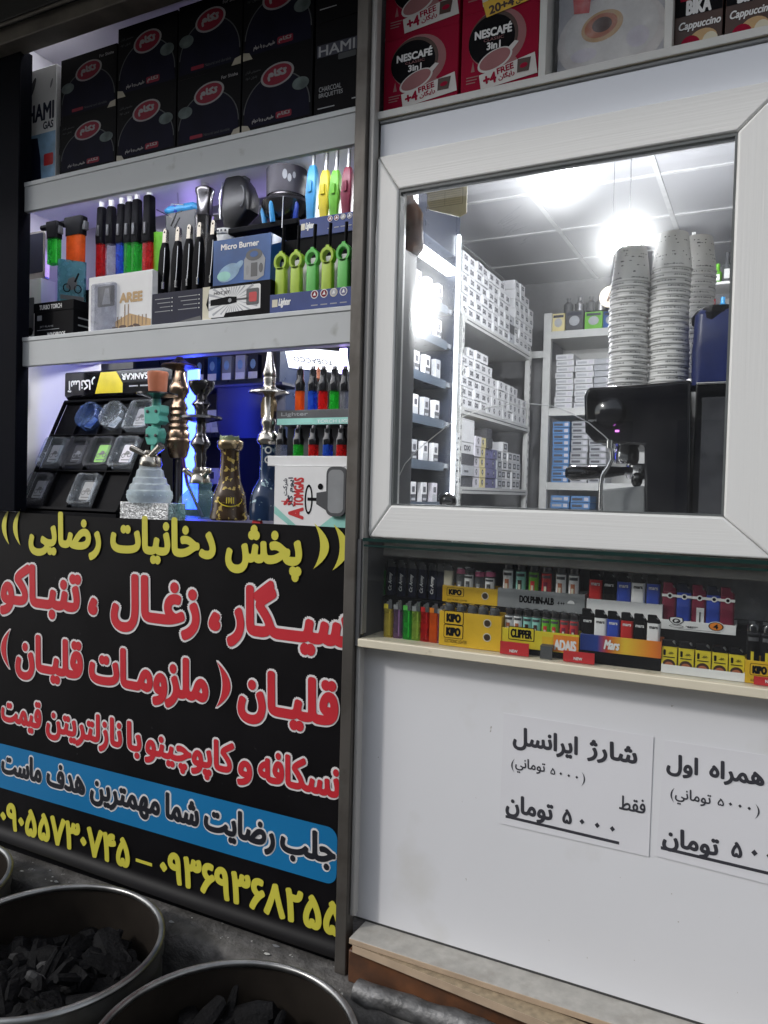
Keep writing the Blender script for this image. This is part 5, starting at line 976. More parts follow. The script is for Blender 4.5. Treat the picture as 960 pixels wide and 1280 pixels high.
for k,px in enumerate((252,266,324)):
    X=P(px,520,Ys)[0]; b=MB(); b.box(X-.026,X+.026,Ys+.02,Ys+.10,zz,zz+.085,'offwhite'); b.flat(sq(X-.02,X+.01,zz+.02,zz+.06),'carton_grey',(0,Ys+.02,0))
    tag(b.build('small_carton',loc=(X,Ys+.06,zz),bevel=.0008),'whitish carton standing on the dark middle shelf, '+ORD[k]+' behind the hookah tray','box','pale cartons behind the hookahs')
b=MB(); X0,X1,z0,z1=rect(272,342,482,548,.62); b.box(X0+.02,X1-.02,.61,.69,Z3,z0-.0006,'black'); b.loft([[(x,y,z) for x,y in rr(X0+i,X1-i,.60+i*.4,.70-i*.4,.02)] for i,z in((.018,z0),(.008,z0+.02),(.0,z0+.06),(.0,z1-.002))],'navy'); b.box(X0-.02,X1+.05,.59,.71,z1-.006,z1+.002,'navy')
tag(b.build('storage_crate',loc=((X0+X1)/2,.65,Z3)),'dark blue crate with wide rim standing behind the hookahs','crate')
b=MB(); b.box(-1.6,-.80,.55,.76,1.385,1.411,'counter'); b.box(-1.6,-.80,.74,.76,.5,1.385,'counter'); tag(b.build('inner_counter',loc=(-1.2,.65,.5)),'dark inner counter behind the hookah bay','counter')
M4=Matrix.Translation((*[P(395,452,.55)[0],.55],P(395,452,.55)[1]))@Matrix.Rotation(R(8),4,'Y')@Matrix.Rotation(R(35),4,'X')
b=MB(M4); b.box(-.105,.10,0,.02,-.03,.03,'lightbox'); b.box(-.107,.102,.0,.022,-.034,-.030,'dgrey'); b.text('TOBACCO','dgrey',-.08,.06,-.006,.016,(0,0,0),NEG_Y,.03,None,.0006,4,fit=True,flip=True); b.box(-.1,-.095,.008,.012,.03,.36,'dgrey'); b.box(.09,.095,.008,.012,.03,.36,'dgrey')
tag(b.build('hanging_lightbox',loc=tuple(M4.translation)),'tilted white lightbox hanging behind the brass stemmed hookah','lightbox')
for k,(px,py) in enumerate(((429,441),(429,461))):
    X,z=P(px,py,.38); b=MB(); b.box(X-.011,X+.009,.38,.386,z-.012,z+.012,'led_violet'); tag(b.build('indicator_lamp',loc=(X,.383,z)),('upper' if k==0 else 'lower')+' small square violet lamp near the post behind the lighters','lamp')

Yh=.16; b=MB(); b.tube([(P(x,y,Yh)[0],Yh-.002*i,P(x,y,Yh)[1]) for i,(x,y) in enumerate(((229,572),(232,590),(236,606),(243,620),(250,634),(256,646)))],.0042,'purple',8)
tag(b.build('hookah_hose',loc=(P(240,615,Yh)[0],Yh,Z3)),'thin violet hookah hose curling down behind the frosted hookah','hose')
# ------------------------------------------------------------------ inside the shop, seen through the window
def bulb(label,px,py,Y,r,top):
    X,z=P(px,py,Y); t=thing('led_bulb',label,'lamp',(X,Y,z))
    b=MB(); b.sphere((X,Y,z),r,'bulb',24,14,(1,1,.92)); part(b,'diffuser',t)
    b=MB(); b.lathe([(r*.86,z+r*.50),(r*.70,z+r*.9),(r*.40,z+r*1.3),(r*.35,z+r*1.6)],'white',(X,Y),20,cap=False); part(b,'heat_sink',t)
    b=MB(); b.tube([(X,Y,z+r*1.5),(X+.003,Y,(z+top)/2+r),(X,Y,top)],.0022,'grey',6); b.lathe([(.02,top-.02),(.025,top-.002)],'white',(X,Y),16); part(b,'cable',t)
    return t
bulb('round white led bulb hanging close behind the top window rail',704,223,.88,.035,2.94)
bulb('round white led bulb hanging above the stacks of paper cups',785,306,1.85,.046,2.94)
# tower of cigarette packs with lit edge
XT=-1.30
t=thing('pack_tower','dark blue cigarette pack tower with a glowing white edge','display tower',(XT-.12,1.6,.5))
b=MB()
b.box(XT-.25,XT-.235,1.30,1.875,.5,2.86,'tower'); b.box(XT-.235,XT,1.285,1.30,.5,2.86,'tower'); b.box(XT-.235,XT+.002,1.835,1.875,.5,2.86,'tower'); b.box(XT-.235,XT,1.30,1.835,2.56,2.86,'tower'); part(b,'carcass',t)
shz=[PX(545,y+0,XT)[1] for y in (375,421,472,524,578,628)]
for k,z in enumerate(shz):
    b=MB(); b.box(XT-.235,XT-.006,1.302,1.833,z-.02,z,'tower'); b.box(XT-.006,XT,1.302,1.76,z-.034,z+.003,'tower_edge'); part(b,'shelf',t)
z=PX(545,318,XT)[1]; b=MB(); b.box(XT-.04,XT+.004,1.303,1.833,z-.03,z,'led_strip'); part(b,'light_strip',t)
b=MB(); b.box(XT-.004,XT+.012,1.846,1.864,1.30,2.66,'led_strip'); part(b,'light_edge',t)
def pack(m,cap,seed):
    b=MB(); b.box(-.022,0,-.026,.026,0,.084,m); f=((0,1,0),(0,0,1)); o=(0,0,0)
    b.flat(sq(-.0255,.0255,.002,.034),cap,o,f,.0004); b.flat(rr(-.014,.014,.042,.066,.004),'carton_ink' if m!='carton_dark' else 'ash_print',o,f,.0004); b.flat(sq(-.018,.018,.008,.018),'carton_grey',o,f,.0008)
    return b
protos={}
for k,z in enumerate(shz):
    for j in range(4):
        m=('carton','carton','carton_lilac','carton','carton','carton_grey')[(k+j)%6]; cp=('carton_dark','carton_grey','carton_dark')[(k*2+j)%3]
        key=(m,cp); y=1.36+.125*j*.9; loc=(XT-.012,y,z+.0006)
        lab='white cigarette pack, '+ORD[j]+' from the window on the '+('second','third','fourth','fifth','sixth','seventh')[k]+' shelf of the lit tower'
        if key not in protos:
            o=pack(m,cp,k).build('cigarette_pack',bevel=.0008); o.location=loc; protos[key]=o; tag(o,lab,'pack','packs in the lit tower')
        else: dup(protos[key],loc,lab)
# one thing on the ceiling side: calendar and brown bag
Yc=.30; pts=[(527,234),(584,228),(583,266),(574,271),(536,262)]
b=MB(); q=[P(x,y,Yc) for x,y in pts]; q[0]=(q[0][0],q[0][1]+.06); q[1]=(q[1][0],q[1][1]+.06); b.prism(q[::-1],Yc,Yc+.003,'kraft')
X0,X1,z0,z1=rect(534,579,238,258,Yc); O=(0,Yc,0); b.ring(sq(X0,X1,z0,z1),sq(X0+.002,X1-.002,z0+.002,z1-.002),'cal_line',O,NEG_Y,.0006)
for k in range(6): b.flat(sq(X0+.006,X1-.006,z0+.006+.005*k,z0+.0068+.005*k),'cal_line',O,NEG_Y,.0006)
b.flat(sq((X0+X1)/2-.0006,(X0+X1)/2+.0006,z0,z1),'cal_line',O,NEG_Y,.0008)
tag(b.build('wall_chart',loc=(q[0][0]+.03,Yc,q[3][1])),'yellowed paper chart hanging inside the top corner of the window','chart')
Yg=.13; b=MB(); rng=random.Random(8); zc=lambda y:P(513,y,Yg)[1]; xc=lambda x:P(x,280,Yg)[0]
b.loft([[(xc(c)+a*math.cos(2*math.pi*i/16)*(1+rng.uniform(-.12,.12)),Yg+.018*math.sin(2*math.pi*i/16)*(1+rng.uniform(-.2,.2)),zc(y)) for i in range(16)] for y,c,a in((318,520,.006),(312,519,.020),(300,517,.024),(285,516,.021),(268,517,.020),(255,514,.012),(246,511,.006),(238,510,.004))],'bag_brown')
b.tube([(xc(510),Yg,zc(240)),(xc(509),Yg,zc(225)),(xc(509),Yg,zc(205))],.0015,'dgrey',6)
b.loft([[(xc(c)+a*math.cos(2*math.pi*i/12),Yg-.004+.014*math.sin(2*math.pi*i/12),zc(y)) for i in range(12)] for y,c,a in((320,519,.008),(308,518,.026),(290,518,.025),(278,516,.022))],'t_film')
tag(b.build('hanging_bag',loc=(xc(513),Yg,zc(318))),'crumpled brown plastic bag hanging inside the window corner','bag')
# bulb added near the tower to stand for the glare at the frame
X,Y_,z=P(521,392,1.10)[0],1.10,P(521,392,1.10)[1]
t=thing('led_bulb','small added led bulb on an arm standing for glare by the pack tower','lamp',(X,Y_,z)); b=MB(); b.sphere((X,Y_,z),.042,'bulb',20,12); part(b,'diffuser',t); b=MB(); b.tube([(X-.03,Y_+.01,z+.01),(X-.10,Y_+.06,z+.04),(XT-.1,1.285,z+.08)],.006,'dgrey',8); b.lathe([(.034,z+.02),(.024,z+.05)],'white',(X,Y_),14); part(b,'arm',t)
# steel rack with white cartons
XR_=-1.30; RY0,RY1=1.95,3.09; t=thing('carton_rack','white steel rack of cigarette cartons along the side wall','rack',(XR_-.25,2.5,.5))
for z0 in (2.335,1.910,1.535,1.18):
    b=MB(); b.box(XR_-.45,XR_,RY0,RY1,z0-.035,z0-.003,'rack'); b.box(XR_,XR_+.0015,RY0+.05,RY1-.05,z0-.022,z0-.016,'carton_seam'); part(b,'shelf',t,bevel=.001)
for y in (RY0+.001,RY1-.03):
    for x in (XR_-.03,XR_-.45):
        b=MB(); b.box(x,x+.0285,y,y+.0285,.5,2.36 if y>2.5 else 2.36,'rack')
        for k in range(24): zq=1.2+.05*k; b.flat(sq(y+.008,y+.020,zq,zq+.02),'carton_seam',(x+.0285,0,0),((0,1,0),(0,0,1)),.0006)
        part(b,'post',t)
def carton(w,h,m,style):
    b=MB(); b.box(-.28,0,0,w-.0015,0,h-.0015,m); f=((0,1,0),(0,0,1)); o=(0,0,0)
    if style=='text':
        b.text('DXI','carton_ink',w*.22,w*.72,h*.30,h*.40,o,f,.10,None,.0006,5,fit=True)
        b.flat(sq(w*.2,w*.66,h*.22,h*.26),'carton_grey',o,f,.0006)
    elif style=='badge':
        b.flat(rr(w*.25,w*.72,h*.35,h*.74,.006),'carton_dark',o,f,.0006); b.flat(rr(w*.32,w*.65,h*.45,h*.64,.004),'carton_grey',o,f,.001)
    elif style=='dot': b.flat(ell(w*.45,h*.55,w*.17,h*.26,12),'carton_ink',o,f,.0006); b.flat(ell(w*.45,h*.55,w*.09,h*.14,12),'carton_grey',o,f,.001); b.flat(sq(w*.33,w*.58,h*.22,h*.28),'carton_ink',o,f,.0006)
    elif style=='square': b.flat(sq(w*.2,w*.8,h*.2,h*.8),'carton_dark',o,f,.0006); b.flat(sq(w*.32,w*.68,h*.35,h*.65),'carton_grey',o,f,.001)
    elif style=='line': b.flat(sq(w*.15,w*.5,h*.3,h*.5),'carton_ink',o,f,.0006)
    # shadow gap: edges of the folded flaps
    b.flat(sq(0.0008,w-.0022,h*.93,h*.945),'carton_seam',o,f,.0005)
    return b
CP={}
def put(w,h,m,style,y,z,label,group):
    key=(round(w,4),round(h,4),m,style); loc=(XR_+random.uniform(-.006,.004),y,z)
    if key not in CP:
        o=carton(w,h,m,style).build('cigarette_carton',bevel=.0008); o.location=loc; CP[key]=o; return tag(o,label,'carton',group)
    return dup(CP[key],loc,label,group=group)
ca,cb=.0885,.0480
# upper tier: near block of text cartons, far block with badges
zs=2.3325
for c in range(8):
    y=RY0-.02+c*.0895
    for r in range(6 if c<5 else (6 if c<7 else 5)):
        if r==5 and c==5: continue
        put(.0895,cb,'carton','text',y,zs+r*cb,'white carton with grey printing in the long block on the top tier','white cartons in the long top block')
put(.0895,cb,'carton','text',RY0-.02+5*.0895,zs+5*cb,'single white carton raised highest on the long top block','white cartons in the long top block')
for r in range(3): put(.0895,.050,'carton_dark' if r==1 else 'carton_grey','line',RY0-.02+8*.0895,zs+r*.0485,'dark carton in the thin column between the two white blocks, '+('lowest','middle','top')[r],'dark cartons between the white blocks')
for c in range(4):
    y=RY0-.02+8*.0895+.095+c*.0865
    for r in range((7,7,6,5)[c]): put(.0865,.0515,'carton','badge',y,zs+r*.0515,'white carton with dark badge in the far block of the top tier','badge cartons in the far top block')
# middle tier
zs=1.9075
for c in range(12):
    y=RY0-.005+c*.0895
    n=(5,6,6,6,5,4,4,4,4,4,3,3)[c]
    for r in range(n): put(.0895,cb,'carton','text' if c<4 else 'dot',y,zs+r*cb,'white '+('letter printed' if c<4 else 'dot printed')+' carton in the stepped block on the middle tier','stepped cartons on the middle tier, '+('letters' if c<4 else 'dots'))
# lower tier, mixed colours
zs=1.5325
y=RY0-.03
for r in range(5): put(.06,.050,'carton','line',y,zs+r*.0505,'narrow white carton in the column beside the lit edge','narrow cartons on the lower tier')
y+=.062
for r in range(3): put(.17,.052,'carton_grey' if r%2 else 'carton_dark','line',y,zs+r*.0525,'wide dark carton under the tall white box, '+('lowest','middle','top')[r],'wide dark cartons on the lower tier')
put(.17,.055,'carton','text',y,zs+.158,'wide white carton between the dark ones and the tall white box','wide white carton')
put(.17,.11,'carton','none',y,zs+.2135,'tall plain white box topping the mixed lower tier','tall white box')
y+=.172
for r in range(5): put(.085,.050,'carton_lilac','dot',y,zs+r*.0505,'pale lilac carton in the column before the yellow ones','lilac cartons on the lower tier')
y+=.0865
for r in range(5): put(.085,.050,'carton_yellow','dot',y,zs+r*.0505,'pale yellow carton in the single yellow column of the lower tier','yellow cartons on the lower tier')
y+=.0865
for r in range(6): put(.085,.050,'carton_purple' if r<4 else 'carton_dark','line',y,zs+r*.0505,'dark violet carton in the tallest dark column of the lower tier','dark violet cartons')
y+=.0865
for r in range(4): put(.085,.050,'carton_purple' ,'dot',y,zs+r*.0505,'violet blue carton with a pale dot beside the tall dark column','violet dot cartons')
y+=.0865
for c in range(5):
    for r in range(4 if c!=1 else 5): put(.085,.050,'carton_grey' if c==0 else 'carton','square',y+c*.0865,zs+r*.0505,('grey' if c==0 else 'white')+' carton with a dark square at the far end of the lower tier',('grey' if c==0 else 'white')+' square print cartons')
zs=1.1775
for c in range(10): put(.0895,.050,'carton','line',RY0+.06+c*.0905,zs+.20,'white carton just showing above the window rail on the bottom tier','bottom tier cartons')
# back rack
YB=3.20; t=thing('back_rack','pale steel rack against the back wall behind the espresso machine','rack',(-.70,YB+.2,.5))
zsB=[P(720,412,YB)[1],P(740,509,YB)[1],P(700,603,YB)[1]]
for z in zsB:
    b=MB(); b.box(-1.225,.2,YB+.004,YB+.40,z-.045,z,'rack'); part(b,'shelf',t,bevel=.001)
for x in (-1.262,-.28):
    b=MB(); b.box(x,x+.045,YB,YB+.04,.5,2.60,'rack'); part(b,'post',t,bevel=.001)
b=MB(); b.box(-1.24,.22,YB+.40,YB+.41,.5,2.62,'rack'); part(b,'back_panel',t)
b=MB(); b.box(-1.60,-1.262,YB+.006,YB+.016,P(672,443,YB)[1]-.02,P(672,443,YB)[1]+.02,'rack'); part(b,'brace',t)
def stack(px0,px1,zb,h,n,m,label,group,D=.2,style=0):
    X0,X1=P(px0,480,YB+.03)[0],P(px1,480,YB+.03)[0]; w=X1-X0; first=None
    for r in range(n):
        loc=((X0+X1)/2+random.uniform(-.004,.004),YB+.03+random.uniform(0,.008),zb+.0006+r*h)
        if first is None:
            b=MB(); b.box(-w/2,w/2,0,D,0,h-.003,m); b.flat(sq(-w*.42,w*.1,h*.25,h*.6),'carton_ink' if style else 'carton_grey',(0,0,0)); b.flat(sq(w*.2,w*.42,h*.2,h*.7),'carton_lilac',(0,0,0))
            first=b.build('cigarette_carton',bevel=.0012); first.location=loc; tag(first,label,'carton',group)
        else: dup(first,loc)
hh=.0365
stack(694,716,zsB[1],hh,9,'carton','white carton in the taller pile of the back rack middle shelf','white pile, outer')
stack(718,741,zsB[1],hh,8,'carton','white carton in the lower pile next to the taller one on the back rack','white pile, inner')
stack(742,764,zsB[1],hh,8,'carton_grey','greyish carton in the pile partly hidden by the cups','grey pile')
stack(693,714,zsB[2],.037,10,'carton_blue','light blue carton in the single blue column on the back rack','light blue column',style=1)
stack(716,737,zsB[2],.037,10,'carton_grey','grey printed carton beside the light blue column','grey column beside blue',style=1)
stack(739,760,zsB[2],.037,9,'carton_grey','grey printed carton in the column behind the portafilter','grey column behind the machine',style=1)
zz=P(710,640,YB)[1]
stack(693,716,zz-.02,.04,3,'carton_blue','blue carton low behind the window rail, paler column','low blue cartons, paler',style=0)
stack(718,742,zz-.02,.04,3,'carton_blue','blue carton low behind the window rail, column nearer the pipe','low blue cartons by the pipe',style=1)
b=MB(); b.box(-1.22,.2,YB+.01,YB+.39,zz-.065,zz-.0205,'rack'); part(b,'shelf',t)
for k,(a,c,m,hgt) in enumerate(((690,706,'kraft',.11),(707,729,'carton_dark',.12),(731,753,'leaf',.105),(754,770,'printblue',.10))):
    X0,X1=P(a,400,YB+.03)[0],P(c,400,YB+.03)[0]; w=X1-X0; b=MB(); b.box(X0,X1,YB+.03,YB+.2,zsB[0]+.0006,zsB[0]+hgt,m); O=(0,YB+.03,0); b.flat(ell((X0+X1)/2,zsB[0]+hgt*.5,w*.3,hgt*.25,14),'carton_grey',O); b.flat(sq(X0+w*.1,X1-w*.1,zsB[0]+hgt*.78,zsB[0]+hgt*.92),'navy',O)
    tag(b.build('tea_box',loc=((X0+X1)/2,YB+.1,zsB[0]),bevel=.001),('olive','dark','green','blue')[k]+' box with a round print on top of the back rack','box','boxes on top of the back rack')
for k,px in enumerate((712,726,740,752,764)):
    X=P(px,375,YB+.12)[0]; b=MB(); zq=zsB[0]+.1215; b.lathe([(.028,zq),(.030,zq+.05),(.012,zq+.07),(.014,zq+.09)],('dgrey','chrome','dgrey','steel','dgrey')[k],(X,YB+.10),14)
    tag(b.build('jar',loc=(X,YB+.1,zq)),('dark','shiny','second dark','dull steel','third dark')[k]+' narrow jar on the boxes above the back rack','jar')
b=MB(); X,z=P(763,371,1.2); b.M=Matrix.Translation((X,1.2,z))@Matrix.Rotation(R(90),4,'X'); b.lathe([(.034,-.002),(.036,0),(.034,.002)],'disc',(0,0),28); b.M=None; b.text('A','dark_coffee',X-.012,X+.014,z-.014,.026,(0,1.197,0),NEG_Y,.06,None,.0006,8); b.tube([(X,1.2,z+.034),(X,1.2,2.94)],.001,'dgrey',5)
tag(b.build('hanging_disc',loc=(X,1.2,z)),'small round tan hanging disc with a dark letter by the bulb','disc')
# goods at the far right of the view
Yh=2.6
b=MB(); X0,X1=P(868,350,Yh)[0],P(935,350,Yh)[0]
zs3=[P(900,y,Yh)[1] for y in (352,392)]
for z in zs3: b.box(X0,X1+.3,Yh,Yh+.2,z-.012,z,'rack')
b.box(X0-.02,X0-.0005,Yh,Yh+.2,.5,zs3[0]+.25,'rack'); b.box(X1+.3005,X1+.32,Yh,Yh+.2,.5,zs3[0]+.25,'rack'); tag(b.build('goods_rack',loc=(X1,Yh+.1,.5)),'narrow white rack of bright goods behind the third cup stack','rack')
for k,(px,m,i,h) in enumerate(((885,'dgrey',0,.13),(897,'leaf',0,.10),(909,'dgrey',0,.15),(881,'white',1,.09),(893,'lred',1,.085),(905,'lblue',1,.09),(917,'white',1,.08))):
    X=P(px,340,Yh+.06)[0]; zq=zs3[i]+.0006; b=MB(); b.lathe([(.020,zq),(.022,zq+h*.55),(.010,zq+h*.7),(.011,zq+h)],m,(X,Yh+.06),14); b.box(X-.012,X+.012,Yh+.036,Yh+.04,zq+h*.15,zq+h*.45,'offwhite'); tag(b.build('spray_can',loc=(X,Yh+.06,zq)),('dark bottle, outermost','bright green bottle','tall dark bottle','white bottle, outermost','red bottle','light blue bottle','second white bottle')[k]+(' on the upper' if i==0 else ' on the lower')+' board of the bright goods rack','bottle','bottles on the goods rack')
# counter, espresso machine
b=MB(); b.box(-.75,1.6,.09,.62,1.36,1.40,'counter'); b.box(-.75,1.6,.58,.62,.5,1.36,'counter'); tag(b.build('service_counter',loc=(.2,.35,.5),bevel=.003),'dark service counter under the espresso machine','counter')
YM0,YM1=.165,.47
def mp(x,y,Y=YM0): return P(x,y,Y)
t=thing('espresso_machine','black espresso machine seen from the side with chrome group head','espresso machine',(-.25,.32,1.40))
b=MB(); pts=[(733,487),(737,484),(800,480.5),(864,474.5),(863,660),(806,660),(805,556),(742,553),(731,540),(729.5,495)]
q=[mp(*p) for p in pts]; q[4]=(q[4][0],1.401); q[5]=(q[5][0],1.401); b.prism(q[::-1],YM0,YM1,'machine'); part(b,'body',t,bevel=.006)
b=MB(); q=[mp(p[0],p[1],YM0-.004) for p in ((735,489),(745,488),(745,553),(735,541))]; b.prism(q[::-1],YM0-.003,YM0-.0005,'gloss_black'); part(b,'front_trim',t)
b=MB(); X0=mp(866.5,560)[0]; X1=mp(912,560)[0]; zt=mp(890,475.5)[1]; b.box(X0,X1+.10,YM0+.012,YM1-.02,1.401,zt,'gloss_black'); b.box(X0+.012,X1+.09,YM0+.008,YM0+.0115,1.42,zt-.03,'t_smoke'); b.box(X0,X1+.10,YM0+.008,YM0+.0115,zt-.006,zt-.001,'chrome'); part(b,'water_tank',t,bevel=.002)
b=MB(); X,z=mp(763,516); b.M=Matrix.Translation((X,YM0,z))@Matrix.Rotation(R(90),4,'X'); b.lathe([(.030,0.0005),(.030,.010),(.026,.022),(.014,.029),(.001,.031)],'machine',(0,0),36); b.M=None; part(b,'knob',t)
b=MB(); b.box(mp(769,538)[0],mp(774,538)[0],YM0-.001,YM0-.0002,mp(770,540)[1],mp(770,537.5)[1],'pilot'); part(b,'pilot_lamp',t)
b=MB(); X,z=mp(738,528); b.text('espresso','ash_print',X-.004,X+.024,z,.005,(0,YM0-.0032,0),NEG_Y,.03,None,.0006,4,fit=True); part(b,'lettering',t)
Yg=.30
b=MB(); X,_=P(783,560,Yg); zq=lambda y:P(783,y,Yg)[1]; b.lathe([(.024,zq(580)),(.027,zq(575)),(.027,zq(565)),(.022,zq(558)),(.022,zq(553))],'chrome',(X,Yg),24); part(b,'group_head',t)
b=MB(); p0=P(793,588,.27); p1=P(778,589,.25); p2=P(708,591,.18); b.cyl((p0[0],.27,p0[1]),(p1[0],.25,p1[1]),.010,.009,'chrome',14); part(b,'filter_neck',t)
b=MB(); b.tube([(p1[0],.25,p1[1]),(P(760,590,.235)[0],.235,P(760,590,.235)[1]),(P(735,591,.21)[0],.21,P(735,591,.21)[1]),(P(714,591,.185)[0],.185,P(714,591,.185)[1]),(p2[0],.18,p2[1])],[.009,.0125,.0145,.0155,.010],'gloss_black',16); part(b,'filter_handle',t)
b=MB(); b.lathe([(.026,p0[1]-.018),(.030,p0[1]-.012),(.031,p0[1]+.010),(.028,p0[1]+.014)],'chrome',(p0[0]+.010,.285),24); part(b,'filter_basket',t)
Yw=.15; b=MB(); b.tube([(P(x,y,Yw)[0],Yw,P(x,y,Yw)[1]) for x,y in((762,553),(764,562),(765,574),(760,584),(753,594),(751,606),(750,640),(750,690))],.0042,'chrome',10); b.lathe([(.007,P(762,557,Yw)[1]-.005),(.007,P(762,553,Yw)[1]+.004)],'chrome',(P(762,556,Yw)[0],Yw),12); part(b,'steam_pipe',t)
b=MB(); b.sphere((P(796,600,.2)[0],.2,P(796,600,.2)[1]),.014,'gloss_black',16,10,(.8,.8,1.1)); b.cyl((P(796,600,.2)[0],.2,P(796,600,.2)[1]),(P(804,596,.24)[0],.24,P(804,596,.24)[1]),.006,.006,'chrome',10); part(b,'steam_knob',t)
b=MB(); q=[P(x,y,.19) for x,y in((752,612),(806,607),(806,700),(756,700))]; q[2]=(q[2][0],1.4015); q[3]=(q[3][0],1.4015); b.prism(q[::-1],.19,.27,'grey'); tag(b.build('plastic_bin',loc=(q[2][0]-.03,.23,1.4015),bevel=.003),'translucent grey plastic bin under the coffee outlet','bin')
# paper cups
def cupmesh():
    b=MB(); n=28; b.lathe([(.0290,.078),(.0285,.0795),(.0275,.080),(.0272,.0775)],'cup_paper',n=n,cap=True)
    b=MB(); b.lathe([(.0385,0.0),(.0400,.0010),(.0403,.0028),(.0395,.0045),(.0385,.0050),(.0372,.020),(.0300,.074),(.0288,.076),(.0275,.0750)],'cup_paper',n=n,cap=True)
    rg=random.Random(21)
    def dash(z,a,da,h):
        rr_=lambda z:.0386-(z-.005)*.1215+.00025
        n_=3; A=[(rr_(z)*math.cos(a+da*i/n_),rr_(z)*math.sin(a+da*i/n_),z) for i in range(n_+1)]; B=[(rr_(z+h)*math.cos(a+da*i/n_),rr_(z+h)*math.sin(a+da*i/n_),z+h) for i in range(n_+1)]; b.add(A+B,[(i,i+1,n_+2+i,n_+1+i) for i in range(n_)],'dgrey')
    for c0 in (0,1.6,3.1,4.7):
        a=c0
        while a<c0+.95:
            d_=rg.uniform(.02,.07); dash(.0062,a,d_,rg.uniform(.0015,.003)); a+=d_+rg.uniform(.015,.05)
    for k_ in range(70):
        dash(rg.choice((.018,.025,.032,.041,.049,.056,.063)),rg.uniform(0,6.28),rg.uniform(.05,.14),rg.uniform(.001,.0028))
    return b
cup=cupmesh().build('paper_cup'); pitch=.0108; first=[True]
def cups(px,pyb,pyt,Y,label,group):
    X=P(px,pyb,Y)[0]; z0=P(px,pyb,Y)[1]; ztop=P(px,pyt,Y)[1]; n=int(round((ztop-z0-.075)/pitch))+1
    zb=mp(800,480.5)[1]+.0015
    z0=zb if abs(z0-zb)<.03 else z0
    for k in range(n):
        loc=(X+random.uniform(-.0008,.0008)+.0015*math.sin(k*.35),Y+random.uniform(-.0008,.0008),z0+k*pitch)
        if first[0]: cup.location=loc; tag(cup,label,'cup',group); cup.rotation_euler[2]=1; first[0]=False
        else: dup(cup,loc,label,random.uniform(0,6.2),group)
cups(784,474,300,.255,'upturned printed paper cup nested in the shortest stack on the espresso machine','shortest paper cup stack')
cups(834,471,277,.265,'upturned printed paper cup nested in the tallest stack on the espresso machine','tallest paper cup stack')
cups(866,470,301,.37,'upturned paper cup nested in the rear stack beside the blue bag','rear paper cup stack')
Yb=.27; b=MB(); rng=random.Random(4); zt0=zt+.0008
X0,X1=P(868,430,Yb)[0],P(925,430,Yb)[0]
b.loft([[(x+rng.uniform(-.002,.002),y,z) for x,y in rr(X0+i,X1-i,Yb-.05+i,Yb+.06-i,.018)] for i,z in((.002,zt0),(.0,zt0+.02),(.0,zt0+.07),(.003,P(890,398,Yb)[1]),(.012,P(890,390,Yb)[1]))],'blue_bag'); 
bb=b.build('storage_bag',loc=((X0+X1)/2,Yb,zt0)); tag(bb,'dark blue bag with black gathered top on the water tank','bag')
b=MB(); zq=P(890,398,Yb)[1]; b.loft([[((X0+X1)/2+ (a+rng.uniform(-.004,.004))*math.cos(2*math.pi*i/18),Yb+(a*1.1+rng.uniform(-.004,.004))*math.sin(2*math.pi*i/18),z) for i in range(18)] for a,z in((.044,zq-.012),(.047,zq+.002),(.036,zq+.018),(.016,zq+.022))],'black'); part(b,'gathered_top',bb) if 0 else None
b2=MB(); b2.v,b2.f,b2.m,b2.mats=b.v,b.f,b.m,b.mats; o=b2.build('gathered_top',bb)
for v in o.data.vertices: v.co-=Vector(bb.location)
# wire, ball knob
b=MB(); Yw=.10; b.tube([(P(x,y,Yw)[0],Yw+.004*i,P(x,y,Yw)[1]) for i,(x,y) in enumerate(((499,595),(505,580),(520,562),(541,544),(560,528),(580,517),(604,508),(630,503.5),(658,502.5),(684,505),(708,514),(730,526),(750,543),(758,552)))],.0011,'rust_wire',6)
tag(b.build('thin_wire',loc=(P(620,505,Yw)[0],Yw,P(620,505,Yw)[1])),'thin pale wire arching behind the window pane to the espresso machine','wire')
b=MB(); X,z=P(560,627,.12); b.lathe([(.012,1.4005),(.010,1.42),(.008,z-.014)],'dgrey',(X,.12),14,cap=True); b.sphere((X,.12,z),.0185,'gloss_black',24,14); tag(b.build('ball_knob',loc=(X,.12,1.4005)),'glossy black ball knob on a stem behind the lower window rail','knob')
